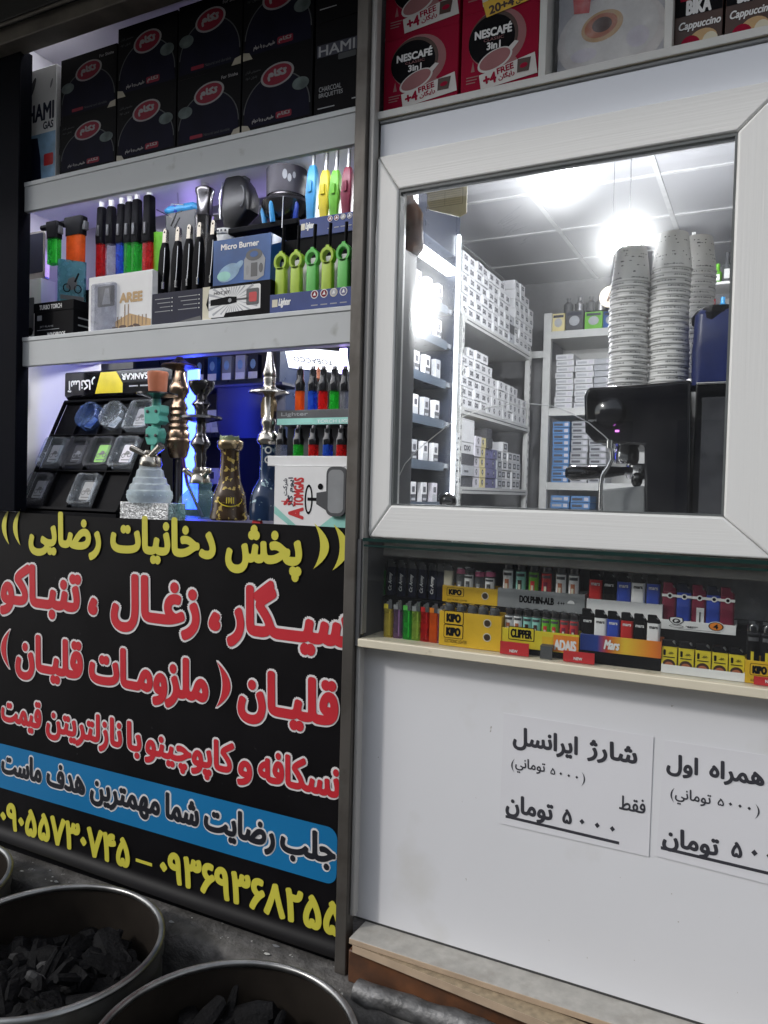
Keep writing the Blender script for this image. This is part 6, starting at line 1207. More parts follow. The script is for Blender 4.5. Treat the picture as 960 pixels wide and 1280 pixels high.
# ------------------------------------------------------------------ coffee shelf over the window
ZC=2.2846
def coffee(px0,px1,zb,h,Y,label,yel=False):
    X0,X1=P(px0,80,Y)[0],P(px1,80,Y)[0]; w=X1-X0; b=MB(); O=(0,Y,0); b.box(X0+.0008,X1-.0008,Y,Y+.15,zb,zb+h,'coffee_red'); z00=zb; lf=.013 if zb<2.3 else .004; zb+=lf; h-=lf
    b.flat(ell(X0+w*.47,zb+h*.62,w*.37,h*.36,34,rot=-8),'coffee_pink',O,NEG_Y,.0003); b.flat(ell(X0+w*.42,zb+h*.63,w*.32,h*.33,34,rot=-8),'dark_coffee',O,NEG_Y,.0006); b.flat(ell(X0+w*.40,zb+h*.62,w*.30,h*.30,34,rot=-8),'black',O,NEG_Y,.0008)
    b.flat(ell(X0+w*.45,zb+h*.36,w*.23,h*.125,30,rot=18),'cup_white',O,NEG_Y,.0011); b.flat(ell(X0+w*.45,zb+h*.365,w*.205,h*.105,30,rot=18),'coffee_pink',O,NEG_Y,.0014)
    b.flat([(X0+w*.64,zb+h*.40),(X0+w*.75,zb+h*.52),(X0+w*.70,zb+h*.54),(X0+w*.60,zb+h*.46)],'cup_white',O,NEG_Y,.0010); b.flat(ell(X0+w*.66,zb+h*.25,w*.09,h*.11,18),'coffee_pink',O,NEG_Y,.0009)
    b.text('NESCAFÉ','white',X0+w*.18,X0+w*.66,zb+h*.66,h*.12,O,NEG_Y,.05,None,.0012,8,fit=True); b.flat(sq(X0+w*.28,X0+w*.62,zb+h*.765,zb+h*.772),'white',O,NEG_Y,.0013) if 0 else None
    b.text('CLASSIC','coffee_pink',X0+w*.30,X0+w*.56,zb+h*.605,h*.035,O,NEG_Y,0,None,.0012,1,fit=True); b.text('3in1','white',X0+w*.34,X0+w*.52,zb+h*.50,h*.085,O,NEG_Y,.05,None,.0012,8,fit=True)
    f=((math.cos(R(9)),0,math.sin(R(9))),(-math.sin(R(9)),0,math.cos(R(9)))); o=(X0+w*.28,Y,zb+h*.02)
    ww_=w*.715
    b.flat([(0,0),(ww_*1.0,-.008),(ww_*1.0,h*.21),(0,h*.19)],'cup_white',o,f,.0016)
    b.text('+4','coffee_red',ww_*.06,ww_*.30,h*.035,h*.125,o,f,.06,None,.0020,8,fit=True); b.text('FREE','coffee_red',ww_*.32,ww_*.62,h*.115,h*.07,o,f,.05,None,.0020,8,fit=True); b.text('رایگان','coffee_red',ww_*.33,ww_*.62,h*.025,h*.075,o,f,.04,None,.0020,8,fit=True)
    b.flat([(ww_*.66,h*.04),(ww_*.86,h*.015),(ww_*.93,h*.17),(ww_*.70,h*.20)],'dark_coffee',o,f,.0022); b.flat(ell(ww_*.79,h*.10,ww_*.07,h*.03,12),'coffee_red',o,f,.0025)
    b.flat([(X0+w*.14,zb+h*.27),(X0+w*.19,zb+h*.27),(X0+w*.165,zb+h*.40)],'coffee_pink',O,NEG_Y,.0008)
    for k in range(3): b.flat(sq(X0+w*.08,X0+w*(.24-.02*k),zb+h*(.20-.035*k),zb+h*(.215-.035*k)),'coffee_pink',O,NEG_Y,.0008)
    if yel:
        f=((math.cos(R(8)),0,math.sin(R(8))),(-math.sin(R(8)),0,math.cos(R(8)))); o=(X0+w*.33,Y,zb+h*.90)
        b.flat([(0,0),(w*.66,0),(w*.66,h*.2),(-w*.03,h*.2)],'gold_tray',o,f,.0019); b.text('20+4','dark_coffee',w*.04,w*.36,h*.02,h*.10,o,f,.06,None,.0023,8,fit=True); b.text('رایگان','dark_coffee',w*.38,w*.58,h*.01,h*.08,o,f,.04,None,.0023,6,fit=True)
    tag(b.build('coffee_box',loc=((X0+X1)/2,Y+.075,z00),bevel=.0012),label,'box','red coffee boxes above the window')
coffee(480,573,ZC,.162,.060,'red coffee box with cup print, lower one beside the post'); coffee(480,573,ZC+.1625,.162,.062,'red coffee box with cup print, upper one beside the post')
coffee(576,673,ZC,.172,.060,'red coffee box with yellow corner strip, lower one by the white divider',True); coffee(576,673,ZC+.1725,.162,.062,'red coffee box, upper one by the white divider')
def divider(px,label):
    X=P(px,60,.05)[0]; b=MB(); b.box(X-.007,X+.007,.045,.40,ZC,2.66,'offwhite'); tag(b.build('shelf_divider',loc=(X,.2,ZC),bevel=.001),label,'divider')
divider(679,'white upright divider between the red coffee boxes and the clear pack')
X0,X1=P(694,50,.075)[0],P(834,50,.075)[0]; w=X1-X0; t=thing('coffee_pack','clear film pack with a printed cup of frothy coffee between two dividers','pack',((X0+X1)/2,.14,ZC))
b=MB(); Y=.085; O=(0,Y,0); zb=ZC+.001; h=.30; b.box(X0+.003,X1-.003,Y,Y+.10,zb,zb+h,'carton_grey'); hb=h; h=.215
b.flat(ell(X0+w*.50,zb+h*.36,w*.49,h*.36,40),'cup_white',O,NEG_Y,.0004); b.flat(ell(X0+w*.50,zb+h*.40,w*.42,h*.30,40),'offwhite',O,NEG_Y,.0008); b.flat(ell(X0+w*.42,zb+h*.46,w*.19,h*.13,30,rot=10),'tan',O,NEG_Y,.0012); b.flat(ell(X0+w*.41,zb+h*.465,w*.15,h*.10,30,rot=10),'coffee_pink' if 0 else 'terracotta',O,NEG_Y,.0015); b.flat(ell(X0+w*.42,zb+h*.47,w*.09,h*.065,24),'dark_coffee',O,NEG_Y,.0018)
b.flat(ell(X0+w*.26,zb+h*.24,w*.12,h*.06,20),'carton_lilac',O,NEG_Y,.0012); b.flat(ell(X0+w*.74,zb+h*.30,w*.10,h*.09,20),'carton_lilac',O,NEG_Y,.0012); b.flat([(X0+w*.16,zb+h*.62),(X0+w*.30,zb+h*.60),(X0+w*.34,zb+h*.99),(X0+w*.12,zb+h*.99)],'lred',O,NEG_Y,.0013); b.flat([(X0+.004,zb+.002),(X0+w*.16,zb+.002),(X0+w*.03,zb+h*.10),(X0+.004,zb+h*.12)],'coffee_red',O,NEG_Y,.0013)
part(b,'printed_carton',t,bevel=.001)
rng=random.Random(6); b=MB(); n=26
rows=[]; h=hb
for k in range(14):
    z=zb+h*k/13; rows.append([(X0+w*i/n,.073+.004*math.sin(i*.9+k*.7)+rng.uniform(-.002,.002),z) for i in range(n+1)])
b.loft(rows,'t_film',False,False); part(b,'clear_film',t,sharp=180)
divider(835,'white upright divider between the clear pack and the dark cappuccino boxes')
def cappu(px0,px1,zb,label):
    Y=.066; X0,X1=P(px0,50,Y)[0],P(px1,50,Y)[0]; w=X1-X0; h=.155; b=MB(); O=(0,Y,0); b.box(X0+.0008,X1-.0008,Y,Y+.14,zb,zb+h,'dark_coffee')
    b.flat(sq(X0+w*.02,X1-w*.02,zb+h*.45,zb+h*.98),'black',O,NEG_Y,.0003); b.flat(sq(X0+w*.12,X0+w*.92,zb+h*.62,zb+h*.98),'coffee_red',O,NEG_Y,.0005)
    b.text('TORA','white',X0+w*.22,X0+w*.80,zb+h*.64,h*.15,O,NEG_Y,.06,None,.0010,8,fit=True); b.text('BIKA','white',X0+w*.24,X0+w*.76,zb+h*.46,h*.15,O,NEG_Y,.06,None,.0010,8,fit=True); b.text('Cappuccino','white',X0+w*.10,X0+w*.96,zb+h*.27,h*.11,O,NEG_Y,.03,None,.0010,6,shear=.25,fit=True)
    b.flat(ell(X0+w*.60,zb+h*.14,w*.30,h*.13,20,rot=10),'tan',O,NEG_Y,.0004); b.flat(ell(X0+w*.75,zb+h*.12,w*.16,h*.10,16),'cream',O,NEG_Y,.0007); b.flat(ell(X0+w*.35,zb+h*.12,w*.20,h*.10,16,rot=-20),'coffee_red',O,NEG_Y,.0006)
    tag(b.build('cappuccino_box',loc=((X0+X1)/2,Y+.07,zb),bevel=.0012),label,'box','dark cappuccino boxes')
cappu(842,903,ZC,'dark cappuccino box next to the white divider, lower one'); cappu(842,903,ZC+.1555,'dark cappuccino box next to the white divider, upper one')
cappu(905,968,ZC,'dark cappuccino box at the outer end, lower one'); cappu(905,968,ZC+.1555,'dark cappuccino box at the outer end, upper one')
b=MB(); b.box(-.755,.61,.42,.43,2.285,2.66,'wall_in'); b.box(-.755,.61,.05,.43,2.665,2.675,'wall_in'); tag(b.build('backing_board',loc=(-.07,.425,2.285)),'grey backing board behind the coffee boxes','board')

# ------------------------------------------------------------------ lighters in the low glass case
ZU=ZL+.079; ZLo=ZL+.0008; YL=.050; YU=.118
def lighter(kind,px,pyt,w,Y,zb,body,label,group,hoodm='black',H=None,art=None):
    X=P(px,(pyt+pyt+45)/2,Y)[0]; zt=P(px,pyt,Y)[1]; H=zt-zb; u=dep(px,pyt,Y)/FPX; r=w*u/2; d=r*.62
    t=thing('lighter',label,'lighter',(X,Y,zb),group=group)
    if kind=='flat':
        hb=H*.80
        b=MB(); b.loft([[(x,y,z) for x,y in rr(X-r*a,X+r*a,Y-d,Y+d,d*.7)] for a,z in((.94,zb),(1,zb+.002),(1,zb+hb))],body)
        if art: art(b,X,Y-d,zb,hb,r)
        part(b,'body',t)
        b=MB(); b.loft([[(x,y,z) for x,y in rr(X-r*.96,X+r*e,Y-d*.9,Y+d*.9,d*.5)] for e,z in((.96,zb+hb+.0002),(.96,zb+hb+H*.06),(.55,zb+H*.93),(.35,zb+H))],hoodm)
        b.cyl((X+r*.30,Y-d*.75,zb+hb+H*.09),(X+r*.30,Y+d*.75,zb+hb+H*.09),r*.40,r*.40,'steel',12); part(b,'hood',t,bevel=.0003)
    elif kind=='clear':
        hb=H*.74
        b=MB(); b.prism(rr(X-r,X+r,Y-d,Y+d,d*.6),zb,zb+hb,body,ax='z'); part(b,'tank',t)
        b=MB(); b.box(X+r*.1,X+r*.3,Y-d*.3,Y+d*.3,zb+.004,zb+hb,'white'); part(b,'dip_tube',t)
        b=MB(); b.box(X-r*.95,X+r*.05,Y-d*.9,Y+d*.9,zb+hb+.0003,zb+hb+H*.12,body.replace('t_','') if body.replace('t_','') in MATS else 'grey'); b.box(X+r*.1,X+r*.92,Y-d*.8,Y+d*.8,zb+hb+.0003,zb+H*.98,'chrome'); b.cyl((X-r*.1,Y-d*.7,zb+hb+H*.15),(X-r*.1,Y+d*.7,zb+hb+H*.15),r*.35,r*.35,'steel',12); part(b,'hood',t)
    elif kind=='round':
        hb=H*.78
        b=MB(); b.lathe([(r*.96,zb),(r,zb+.0015),(r,zb+hb),(r*.9,zb+hb+.001)],body,(X,Y),18)
        if art:
            art(b,X,Y,zb,hb,r)
        part(b,'body',t)
        b=MB(); b.lathe([(r*.98,zb+hb+.0012),(r*.98,zb+hb+H*.12),(r*.7,zb+hb+H*.16)],hoodm,(X,Y),16); b.box(X-r*.75,X+r*.2,Y-r*.5,Y+r*.5,zb+hb+H*.15,zb+H*.97,'chrome'); b.cyl((X+r*.35,Y-r*.45,zb+H*.90),(X+r*.35,Y+r*.45,zb+H*.90),r*.42,r*.42,'dark_chrome',12); part(b,'hood',t)
    return t
def wrapflat(b,pts,m,X,Y,z,r,l):
    out=[(X+(r+l)*math.sin(p[0]/r),Y-(r+l)*math.cos(p[0]/r),z+p[1]) for p in pts]; b.add(out,[tuple(range(len(out)))],m)
def sleeve(bg):
    def art(b,X,Y,zb,hb,r):
        def strip(x0,x1,z0,z1,m,l):
            n=8; A=[(X+(r+l)*math.sin((x0+(x1-x0)*i/n)),Y-(r+l)*math.cos((x0+(x1-x0)*i/n)),zb+z0) for i in range(n+1)]; B=[(p[0],p[1],zb+z1) for p in A]; b.add(A+B,[(i,i+1,n+2+i,n+1+i) for i in range(n)],m)
        strip(-1.1,1.1,.003,hb-.002,bg[0],.0004)
        strip(-.7,.7,.003,hb*.42,bg[1],.0008); strip(-.45,.30,hb*.36,hb*.74,bg[2],.0010); strip(-.28,.12,hb*.42,hb*.62,bg[3],.0013); strip(-.8,.8,hb*.84,hb*.92,'dgrey',.0008)
    return art
def tray(name,label,px0,px1,pyt,Y,zb,m,D=.04,prints=None,group=None,lean=0):
    ymid=pyt+10; X0,X1=P(px0,ymid,Y)[0],P(px1,ymid,Y)[0]; zt=P((px0+px1)/2,pyt,Y)[1]; b=MB()
    b.box(X0,X1,Y,Y+.0022,zb,zt,m); b.box(X0,X1,Y+.0022,Y+D,zb,zb+.002,m); b.box(X0,X1,Y+D-.002,Y+D,zb+.002,zt+.003,m); b.box(X0,X0+.002,Y+.0022,Y+D-.002,zb+.002,zt,m); b.box(X1-.002,X1,Y+.0022,Y+D-.002,zb+.002,zt,m)
    if prints: prints(b,X0,X1,zb,zt,(0,Y,0))
    o=b.build(name,loc=((X0+X1)/2,Y+D/2,zb),bevel=.0005); tag(o,label,'tray',group); return o
def vlabel(txt):
    def art(b,X,Yf,zb,hb,r): b.text(txt,'white',0,hb*.62,0,r*.9,(X+r*.45,Yf,zb+hb*.18),((0,0,1),(-1,0,0)),.05,None,.0006,5,fit=True,shear=.2)
    return art
def toplabel(txt,m):
    def art(b,X,Yf,zb,hb,r): b.text(txt,m,X-r*.62,X+r*.68,zb+hb*.84,hb*.07,(0,Yf,0),NEG_Y,.05,None,.0006,5,fit=True)
    return art
# far end, in the shade of the post
lighter('clear',464,712,13,YU,ZU,'t_violet','dark violet lighter in the shaded end of the case by the post','lighters by the post','black')
lighter('clear',478,702,9,YU,ZU,'t_green','bright green lighter above the clear row, beside the dark lettered lighters','lighters by the post')
for k,px in enumerate((490,503,516,529,542,552)):
    lighter('flat',px,699+1.2*k,12,YU,ZU,'navy_box','slim black lighter with upright white lettering, '+ORD[k]+' from the post','black lettered lighters',art=vlabel('Cc Army') if k<5 else None,hoodm='dgrey')
for k,(px,m,nm) in enumerate(((486,'t_yellow','dull yellow'),(498,'t_violet','greyish violet'),(510,'t_green','green'),(521,'t_yg','yellow green'),(532,'t_red','red'),(543,'t_orange','orange'),(553,'t_violet','plum'))):
    lighter('clear',px,748+1.0*k,11.5,YL,ZLo,m,nm+' see-through lighter in the bottom row next to the yellow trays','see-through lighters')
# yellow trays
def kipo(n):
    def pr(b,X0,X1,z0,z1,O):
        w,h=X1-X0,z1-z0
        for i in range(n):
            zz=z0+h*(.42 if n==1 else (.28+.40*i)); hh=h*(.42 if n==1 else .30)
            b.flat(rr(X0+w*.08,X0+w*.40,zz-h*.05,zz+hh+h*.05,.003),'black',O,NEG_Y,.0004); b.flat(rr(X0+w*.09,X0+w*.39,zz-h*.03,zz+hh+h*.03,.0025),'gold_tray',O,NEG_Y,.0007)
            b.text('KIPO','black',X0+w*.12,X0+w*.36,zz+hh*.12,hh*.72,O,NEG_Y,.10,None,.0011,8,fit=True)
            b.flat(ell(X0+w*.78,zz+hh*.3,w*.065,w*.065,16),'cream',O,NEG_Y,.0005); b.flat(ell(X0+w*.78,zz+hh*.3,w*.05,w*.05,16),'bronze',O,NEG_Y,.0008)
        b.text('ELECTRONIC LIGHTER','black',X0+w*.10,X0+w*.46,z0+h*.10,h*.10,O,NEG_Y,0,None,.0006,1,fit=True)
    return pr
skull=[sleeve(('white','black','dgrey','grey')),sleeve(('dgrey','black','grey','white')),sleeve(('carton_lilac','grey','black','white'))]
tray('lighter_tray','shallow yellow lighter tray with one black framed logo, upper tier',553,622,734,YU-.018,ZU,'gold_tray',.036,kipo(1))
for k,(px,yt,a) in enumerate(((561,704,None),(577,708,1),(587,707,0),(600,712,1),(613,712,0))):
    lighter('flat' if a is None else 'round',px,yt,13,YU,ZU+.0025,'cream' if a is None else 't_clear',('plain beige','dark patterned','pale patterned','skull grey patterned','black and white patterned')[k]+' lighter standing in the upper yellow tray','lighters in the upper yellow tray',art=None if a is None else skull[a],hoodm='pink' if k in(1,3,4) else 'dgrey')
tray('lighter_tray','deep yellow lighter tray with two stacked black framed logos, lower tier',549,627,767,YL-.018,ZLo,'gold_tray',.036,kipo(2))
for k,px in enumerate((562,577,591,604,618)):
    lighter('round',px,751+1.6*k,13,YL,ZLo+.0025,'t_clear',('black and white','pale grey','lilac printed','dark skull','white capped')[k]+' patterned lighter standing in the lower yellow tray','lighters in the lower yellow tray',art=skull[(k*2)%3],hoodm='dgrey')
# picture lighters
arts=[('white','tealpale','terracotta','cream'),('tealpale','leaf','dark_coffee','cream'),('leaf','pink','lred','cream'),('lred','yellow','maroon','cream')]
anm=['white with a red haired picture','pale green picture','green and pink picture','red and yellow picture']
def dol(b,X0,X1,z0,z1,O):
    w,h=X1-X0,z1-z0; b.text('DOLPHIN-ALB','black',X0+w*.26,X0+w*.66,z0+h*.34,h*.34,O,NEG_Y,.06,None,.0006,8,fit=True); b.text('4 ++','black',X0+w*.70,X0+w*.78,z0+h*.36,h*.2,O,NEG_Y,.02,None,.0006,4,fit=True); b.flat(ell(X0+w*.85,z0+h*.48,w*.04,h*.17,14,0,180),'white',O,NEG_Y,.0006)
tray('lighter_tray','grey lighter tray with dark lettering holding six picture lighters',622,731,739,YU-.018,ZU,'grey',.036,dol)
for k,(px,a) in enumerate(((636,0),(652,1),(668,2),(684,3),(702,0),(718,0))):
    lighter('round',px,699+1.2*k,13.5,YU,ZU+.0025,'t_clear',anm[a]+' lighter, '+ORD[k]+' in the grey tray','picture lighters in the grey tray',art=sleeve(arts[a]),hoodm='dark_chrome')
def clip(b,X0,X1,z0,z1,O):
    w,h=X1-X0,z1-z0; b.flat(rr(X0+w*.10,X0+w*.44,z0+h*.40,z0+h*1.12,.002),'black',O,NEG_Y,.0004); b.flat(rr(X0+w*.11,X0+w*.43,z0+h*.44,z0+h*1.08,.002),'yellow',O,NEG_Y,.0008); b.text('CLIPPER','black',X0+w*.13,X0+w*.41,z0+h*.55,h*.42,O,NEG_Y,.06,None,.0012,8,fit=True)
    b.flat(sq(X0+w*.68,X0+w*.995,z0+h*.04,z0+h*.90),'orange',O,NEG_Y,.0005); b.text('ADAIS','white',X0+w*.69,X0+w*.97,z0+h*.15,h*.5,O,NEG_Y,.06,None,.0009,6,fit=True); b.flat(sq(X0+w*.54,X0+w*.67,z0+h*.2,z0+h*.75),'gold_tray',O,NEG_Y,.0006)
tray('lighter_tray','bright yellow lighter tray with boxed black lettering holding eight picture lighters',626,724,789,YL-.016,ZLo+.012,'yellow',.034,clip)
b=MB(); X0,X1=P(630,800,YL)[0],P(722,800,YL)[0]; b.box(X0,X1,YL-.010,YL+.020,ZLo,ZLo+.0115,'black'); tag(b.build('tray_block',loc=((X0+X1)/2,YL,ZLo)),'black block lifting the bright yellow tray','block')
for k,(px,a) in enumerate(((637,0),(648,0),(660,1),(671,1),(683,2),(694,2),(706,3),(718,3))):
    lighter('round',px,757+1.0*k,11.5,YL,ZLo+.0145,'t_clear',anm[a]+' lighter, '+ORD[k]+' in the bright yellow tray','picture lighters in the bright yellow tray',art=sleeve(arts[a]),hoodm='dark_chrome')
for px0,px1,pyt,pyb,nm in ((625,661,803,817,'under the bright yellow tray'),(704,743,815,830,'below the flame printed tray'),(942,985,848,860,'under the outermost yellow tray')):
    Yq=.018; X0,X1,z0,z1=rect(px0,px1,pyt,pyb,Yq); z0=ZL+.0012; z1=max(z1,z0+.014); b=MB(); b.box(X0,X1,Yq,Yq+.002,z0,z1,'lred'); b.box(X0+.004,X1-.004,Yq+.002,Yq+.012,z0,z0+.0015,'lred'); w=X1-X0; b.text('NEW','white',X0+w*.34,X0+w*.62,z0+.005,.005,(0,Yq,0),NEG_Y,.05,None,.0006,5,fit=True); tag(b.build('price_tag',loc=((X0+X1)/2,Yq,z0)),'small red price tag '+nm,'tag')
Yq=.019; X0,X1,z0,z1=rect(675,690,809,823,Yq); b=MB(); b.prism([(Yq,ZL+.001),(Yq+.003,ZL+.001),(Yq+.004,z1),(Yq+.016,z1+.002),(Yq+.016,z1+.0035),(Yq+.001,z1+.002)],X0,X1,'dgrey',ax='x'); tag(b.build('price_clip',loc=((X0+X1)/2,Yq,ZL)),'empty grey clip between the two red price tags','clip')
# plain coloured lighters
b_=None
tray('lighter_tray','plain white lighter tray of flat coloured lighters',733,828,752,YU-.020,ZU,'white',.038)
for k,(px,m,nm) in enumerate(((745,'red','red'),(762,'black','black'),(780,'blue','blue, first'),(798,'white','white'),(817,'blue','blue, second'))):
    lighter('flat',px,714+1.3*k,16.5,YU,ZU+.0025,m,nm+' flat lighter in the plain white tray','flat lighters in the white tray',art=toplabel('mars','white' if m!='white' else 'black'))
def mars(b,X0,X1,z0,z1,O):
    w,h=X1-X0,z1-z0; b.text('Mars','white',X0+w*.30,X0+w*.50,z0+h*.22,h*.55,O,NEG_Y,.05,None,.0008,6,shear=.3,fit=True)
b=MB(); X0,X1=P(725,820,YL)[0],P(827,820,YL)[0]; b.box(X0,X1,YL-.016,YL+.02,ZLo,ZLo+.022,'black'); tag(b.build('tray_block',loc=((X0+X1)/2,YL,ZLo)),'black block lifting the flame printed tray','block')
tray('lighter_tray','lighter tray with a blue to orange flame printed front',725,827,797,YL-.018,ZLo+.0225,'flame_print',.036,mars)
for k,(px,m,nm) in enumerate(((735,'black','black, first'),(751,'white','white, first'),(767,'blue','blue'),(784,'red','red'),(800,'black','black, second'),(817,'white','white, second'))):
    lighter('flat',px,761+1.6*k,15.5,YL,ZLo+.025,m,nm+' flat lighter in the flame printed tray','flat lighters in the flame tray',art=toplabel('mars','white' if m!='white' else 'black'))
# banded lighters and emblem tray
def emb(b,X0,X1,z0,z1,O):
    w,h=X1-X0,z1-z0; cx,cz=X0+w*.21,z0+h*.95
    sh=[(cx-w*.10,cz+h*.34),(cx-w*.02,cz+h*.44),(cx+w*.09,cz+h*.36),(cx+w*.10,cz-h*.02),(cx+w*.04,cz-h*.36),(cx-.0005,cz-h*.46),(cx-w*.05,cz-h*.34),(cx-w*.10,cz-h*.02)]
    b.flat(sh,'black',O,NEG_Y,.0006); b.flat([(cx+(x-cx)*.84,cz+(z-cz)*.86) for x,z in sh],'white',O,NEG_Y,.0009); b.ring(ell(cx,cz,w*.055,h*.26,16),ell(cx,cz,w*.03,h*.15,16),'black',O,NEG_Y,.0012); b.flat(ell(cx+w*.02,cz-h*.08,w*.025,h*.10,12,rot=30),'dgrey',O,NEG_Y,.0014)
    b.text('BEST','black',X0+w*.14,X0+w*.28,z0+h*.30,h*.14,O,NEG_Y,.03,None,.0008,5,fit=True) if 0 else b.ring(ell(cx,z0+h*.40,w*.10,h*.13,18),ell(cx,z0+h*.40,w*.09,h*.10,18),'black',O,NEG_Y,.0008)
    b.text('"BEST"','black',X0+w*.34,X0+w*.50,z0+h*.34,h*.18,O,NEG_Y,.05,None,.0008,5,fit=True); b.flat(sq(X0+w*.24,X0+w*.80,z0+h*.16,z0+h*.20),'grey',O,NEG_Y,.0006)
    ox,oz=X0+w*.74,z0+h*.74; b.flat(ell(ox,oz,w*.11,h*.50,24),'white',O,NEG_Y,.0006); b.flat(ell(ox,oz,w*.10,h*.44,24),'black',O,NEG_Y,.0009); b.flat(ell(ox,oz,w*.085,h*.38,24),'orange',O,NEG_Y,.0012); b.text('4','black',ox-w*.035,ox+w*.03,oz-h*.24,h*.46,O,NEG_Y,.07,None,.0016,6,fit=True)
tray('lighter_tray','white lighter tray with black shield emblem and orange round number badge',826,920,778,YU-.022,ZU-.012,'white',.05,emb)
for k,(px,m,nm) in enumerate(((837,'maroon','dark maroon, outermost'),(855,'blue','blue, first'),(874,'maroon','maroon with white sticker'),(892,'blue','blue, second'),(909,'maroon','plum maroon, last'))):
    def band(b,X,Yf,zb,hb,r,k=k):
        b.box(X-r*1.04,X+r*1.04,Yf-.001,Yf+.008,zb+hb*.86,zb+hb*.93,'white'); b.flat(ell(X+r*.1,zb+hb*.895,r*.42,r*.42,16),'white',(0,Yf-.001,0)); b.flat(ell(X+r*.1,zb+hb*.895,r*.24,r*.24,14),'black',(0,Yf-.001,0),NEG_Y,.0008)
        if k==2: b.flat(sq(X-r*.3,X+r*.75,zb+hb*.05,zb+hb*.62),'white',(0,Yf,0)); b.flat(sq(X+r*.1,X+r*.3,zb+hb*.10,zb+hb*.5),'dgrey',(0,Yf,0),NEG_Y,.0008)
    lighter('flat',px,728+1.6*k,17,YU-.004,ZU-.0095,m,nm+' lighter with a white ring band in the emblem tray','banded lighters in the emblem tray',hoodm='maroon' if m=='maroon' else 'navy',art=band)
# film bag round that tray
b=MB(); rng=random.Random(12); X0,X1,z0,z1=rect(836,962,702,800,YU+.03); b.loft([[(X0+(X1-X0)*(.5+.5*math.cos(2*math.pi*i/22)*s_)+rng.uniform(-.002,.002),YU+.035+.02*math.sin(2*math.pi*i/22)*s_,z) for i in range(22)] for s_,z in((.9,ZU+.002),(1,ZU+.04),(.97,z1-.02),(.6,z1-.004))],'t_film',False); tag(b.build('film_bag',loc=((X0+X1)/2,YU+.03,ZU)),'crumpled clear film bag behind the banded lighters','bag')
def rasta(b,X,Yf,zb,hb,r):
    b.flat(sq(X-r*.93,X+r*.93,zb+hb*.03,zb+hb*.97),'yellow',(0,Yf,0),NEG_Y,.0004)
    b.text('I','black',X-r*.72,X-r*.42,zb+hb*.66,hb*.20,(0,Yf,0),NEG_Y,.12,None,.0008,6,fit=True)
    cx,cz=X+r*.22,zb+hb*.70
    for a in (20,55,90,125,160): q=R(a); b.flat([(cx-.0006*math.sin(q),cz+.0006*math.cos(q)),(cx+.0045*math.cos(q+.18)*.7,cz+.0045*math.sin(q+.18)*.7),(cx+.0062*math.cos(q),cz+.0062*math.sin(q)),(cx+.0045*math.cos(q-.18)*.7,cz+.0045*math.sin(q-.18)*.7)],'black',(0,Yf,0),NEG_Y,.0008)
    b.flat(sq(X-r*.7,X+r*.7,zb+hb*.55,zb+hb*.59),'black',(0,Yf,0),NEG_Y,.0008); b.flat(ell(X,zb+hb*.27,r*.78,hb*.22,20),'dark_coffee',(0,Yf,0),NEG_Y,.0008); b.flat(ell(X,zb+hb*.24,r*.55,hb*.14,18),'terracotta',(0,Yf,0),NEG_Y,.0011); b.flat(ell(X,zb+hb*.12,r*.5,hb*.06,14),'yellow',(0,Yf,0),NEG_Y,.0014)
tray('lighter_tray','low white tray of yellow leaf printed lighters at the case front',826,931,836,YL-.024,ZLo,'white',.036)
for k,px in enumerate((837,858,879,900,921)):
    lighter('flat',px,800+2.6*k,19,YL-.006,ZLo+.0025,'yellow','yellow leaf printed lighter, '+ORD[k]+' in the low white tray','leaf printed lighters',art=rasta)
tray('lighter_tray','orange yellow lighter tray at the outer end of the case',931,1010,829,YL-.024,ZLo,'gold_tray',.036,kipo(1))
for k,px in enumerate((942,960,978)):
    lighter('round',px,774+2*k,15,YL-.006,ZLo+.0025,'t_smoke','black lighter, '+ORD[k]+' in the outermost orange yellow tray','black lighters in the outermost tray',art=sleeve(('black','dgrey','black','yellow')),hoodm='gloss_black')

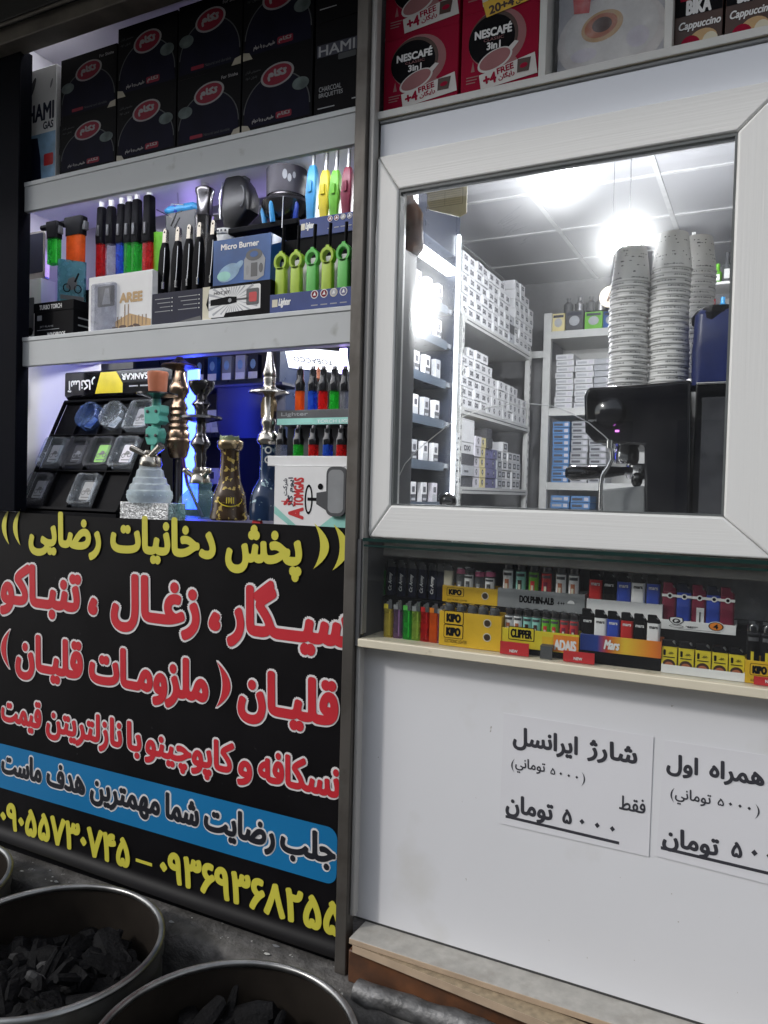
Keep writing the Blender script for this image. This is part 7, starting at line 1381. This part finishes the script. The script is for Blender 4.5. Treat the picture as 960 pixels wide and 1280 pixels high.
# ------------------------------------------------------------------ charcoal tubs on the pavement
def tub(x,y,r,zr,label,seed,hz):
    t=thing('metal_tub',label,'tub',(x,y,0.0),group='metal charcoal tubs'); rng=random.Random(seed)
    n=64
    b=MB(); b.loft([[(x+(q)*math.cos(2*math.pi*i/n)*(1+.004*math.sin(3*2*math.pi*i/n+seed)),y+q*math.sin(2*math.pi*i/n)*(1+.004*math.sin(3*2*math.pi*i/n+seed)),z) for i in range(n)] for q,z in((r*.96,.0),(r*.975,.03),(r*.975,.16),(r*.995,.175),(r*.975,.19),(r*.975,zr-.19),(r*.995,zr-.175),(r*.975,zr-.16),(r*.975,zr-.05),(r*.99,zr-.038),(r*.975,zr-.026),(r*.985,zr-.008))],'barrel',False); part(b,'wall',t)
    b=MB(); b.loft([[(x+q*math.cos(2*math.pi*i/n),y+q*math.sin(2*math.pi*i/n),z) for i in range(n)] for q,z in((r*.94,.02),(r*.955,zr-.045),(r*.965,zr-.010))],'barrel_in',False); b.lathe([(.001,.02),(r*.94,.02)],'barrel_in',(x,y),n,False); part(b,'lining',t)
    b=MB(); b.loft([[(x+(r*.972+.007*math.cos(a))*math.cos(2*math.pi*i/n),y+(r*.972+.007*math.cos(a))*math.sin(2*math.pi*i/n),zr-.007+.0075*math.sin(a)) for i in range(n)] for a in [2*math.pi*k/10 for k in range(11)]],'rim',False); part(b,'rim',t)
    # charcoal heap
    b=MB(); M_=lambda:Matrix.Translation((0,0,0))
    def lump(cx,cy,cz,sx,sy,sz,m):
        k=9; rings=[]
        E=Matrix.Rotation(rng.uniform(0,6.28),3,'Z')@Matrix.Rotation(rng.uniform(-.7,.7),3,'X')@Matrix.Rotation(rng.uniform(-.6,.6),3,'Y'); off=[rng.uniform(.72,1.12) for _ in range(k)]
        for f,s in ((-1,.72),(-.55,1.0),(.1,.96),(.6,.9),(1,.62)):
            rings.append([tuple(Vector((cx,cy,cz))+E@Vector((sx*f+rng.uniform(-.1,.1)*sy,sy*s*off[i]*math.cos(2*math.pi*i/k)*rng.uniform(.9,1.1),sz*s*off[i]*math.sin(2*math.pi*i/k)*rng.uniform(.9,1.1)))) for i in range(k)])
        b.loft(rings,m)
    b.lathe([(r*.93,hz-.06),(r*.5,hz-.03),(.002,hz-.02)],'charcoal',(x,y),32,False)
    for i in range(260):
        a=rng.uniform(0,6.283); q=r*.82*math.sqrt(rng.random()); L=rng.choice((.012,.02,.03,.042,.055,.075)); 
        if q+L>r*.93: q=r*.93-L
        lump(x+q*math.cos(a),y+q*math.sin(a),hz-.03+.035*(1-q/r)+rng.uniform(-.012,.03),L,min(L*.9,rng.uniform(.010,.034)),min(L*.8,rng.uniform(.009,.026)),'charcoal' if rng.random()<.94 else 'charcoal_grey')
    o=b.build('charcoal',loc=(x,y,hz-.06),smooth=False); stuff(o); o['label']='heap of broken black charcoal pieces filling '+('the tub below the phone numbers','the tub nearest the post','the tub cut by the picture edge')[seed%3]; 
    return t
tub(-1.311,-.305,.240,.550,'round galvanised metal tub of charcoal below the first phone number',0,.445)
tub(-.805,-.356,.235,.550,'round galvanised metal tub of charcoal closest to the steel post',1,.465)
tub(-1.80,-.30,.235,.552,'round galvanised metal tub of charcoal mostly cut off by the picture edge',2,.44)
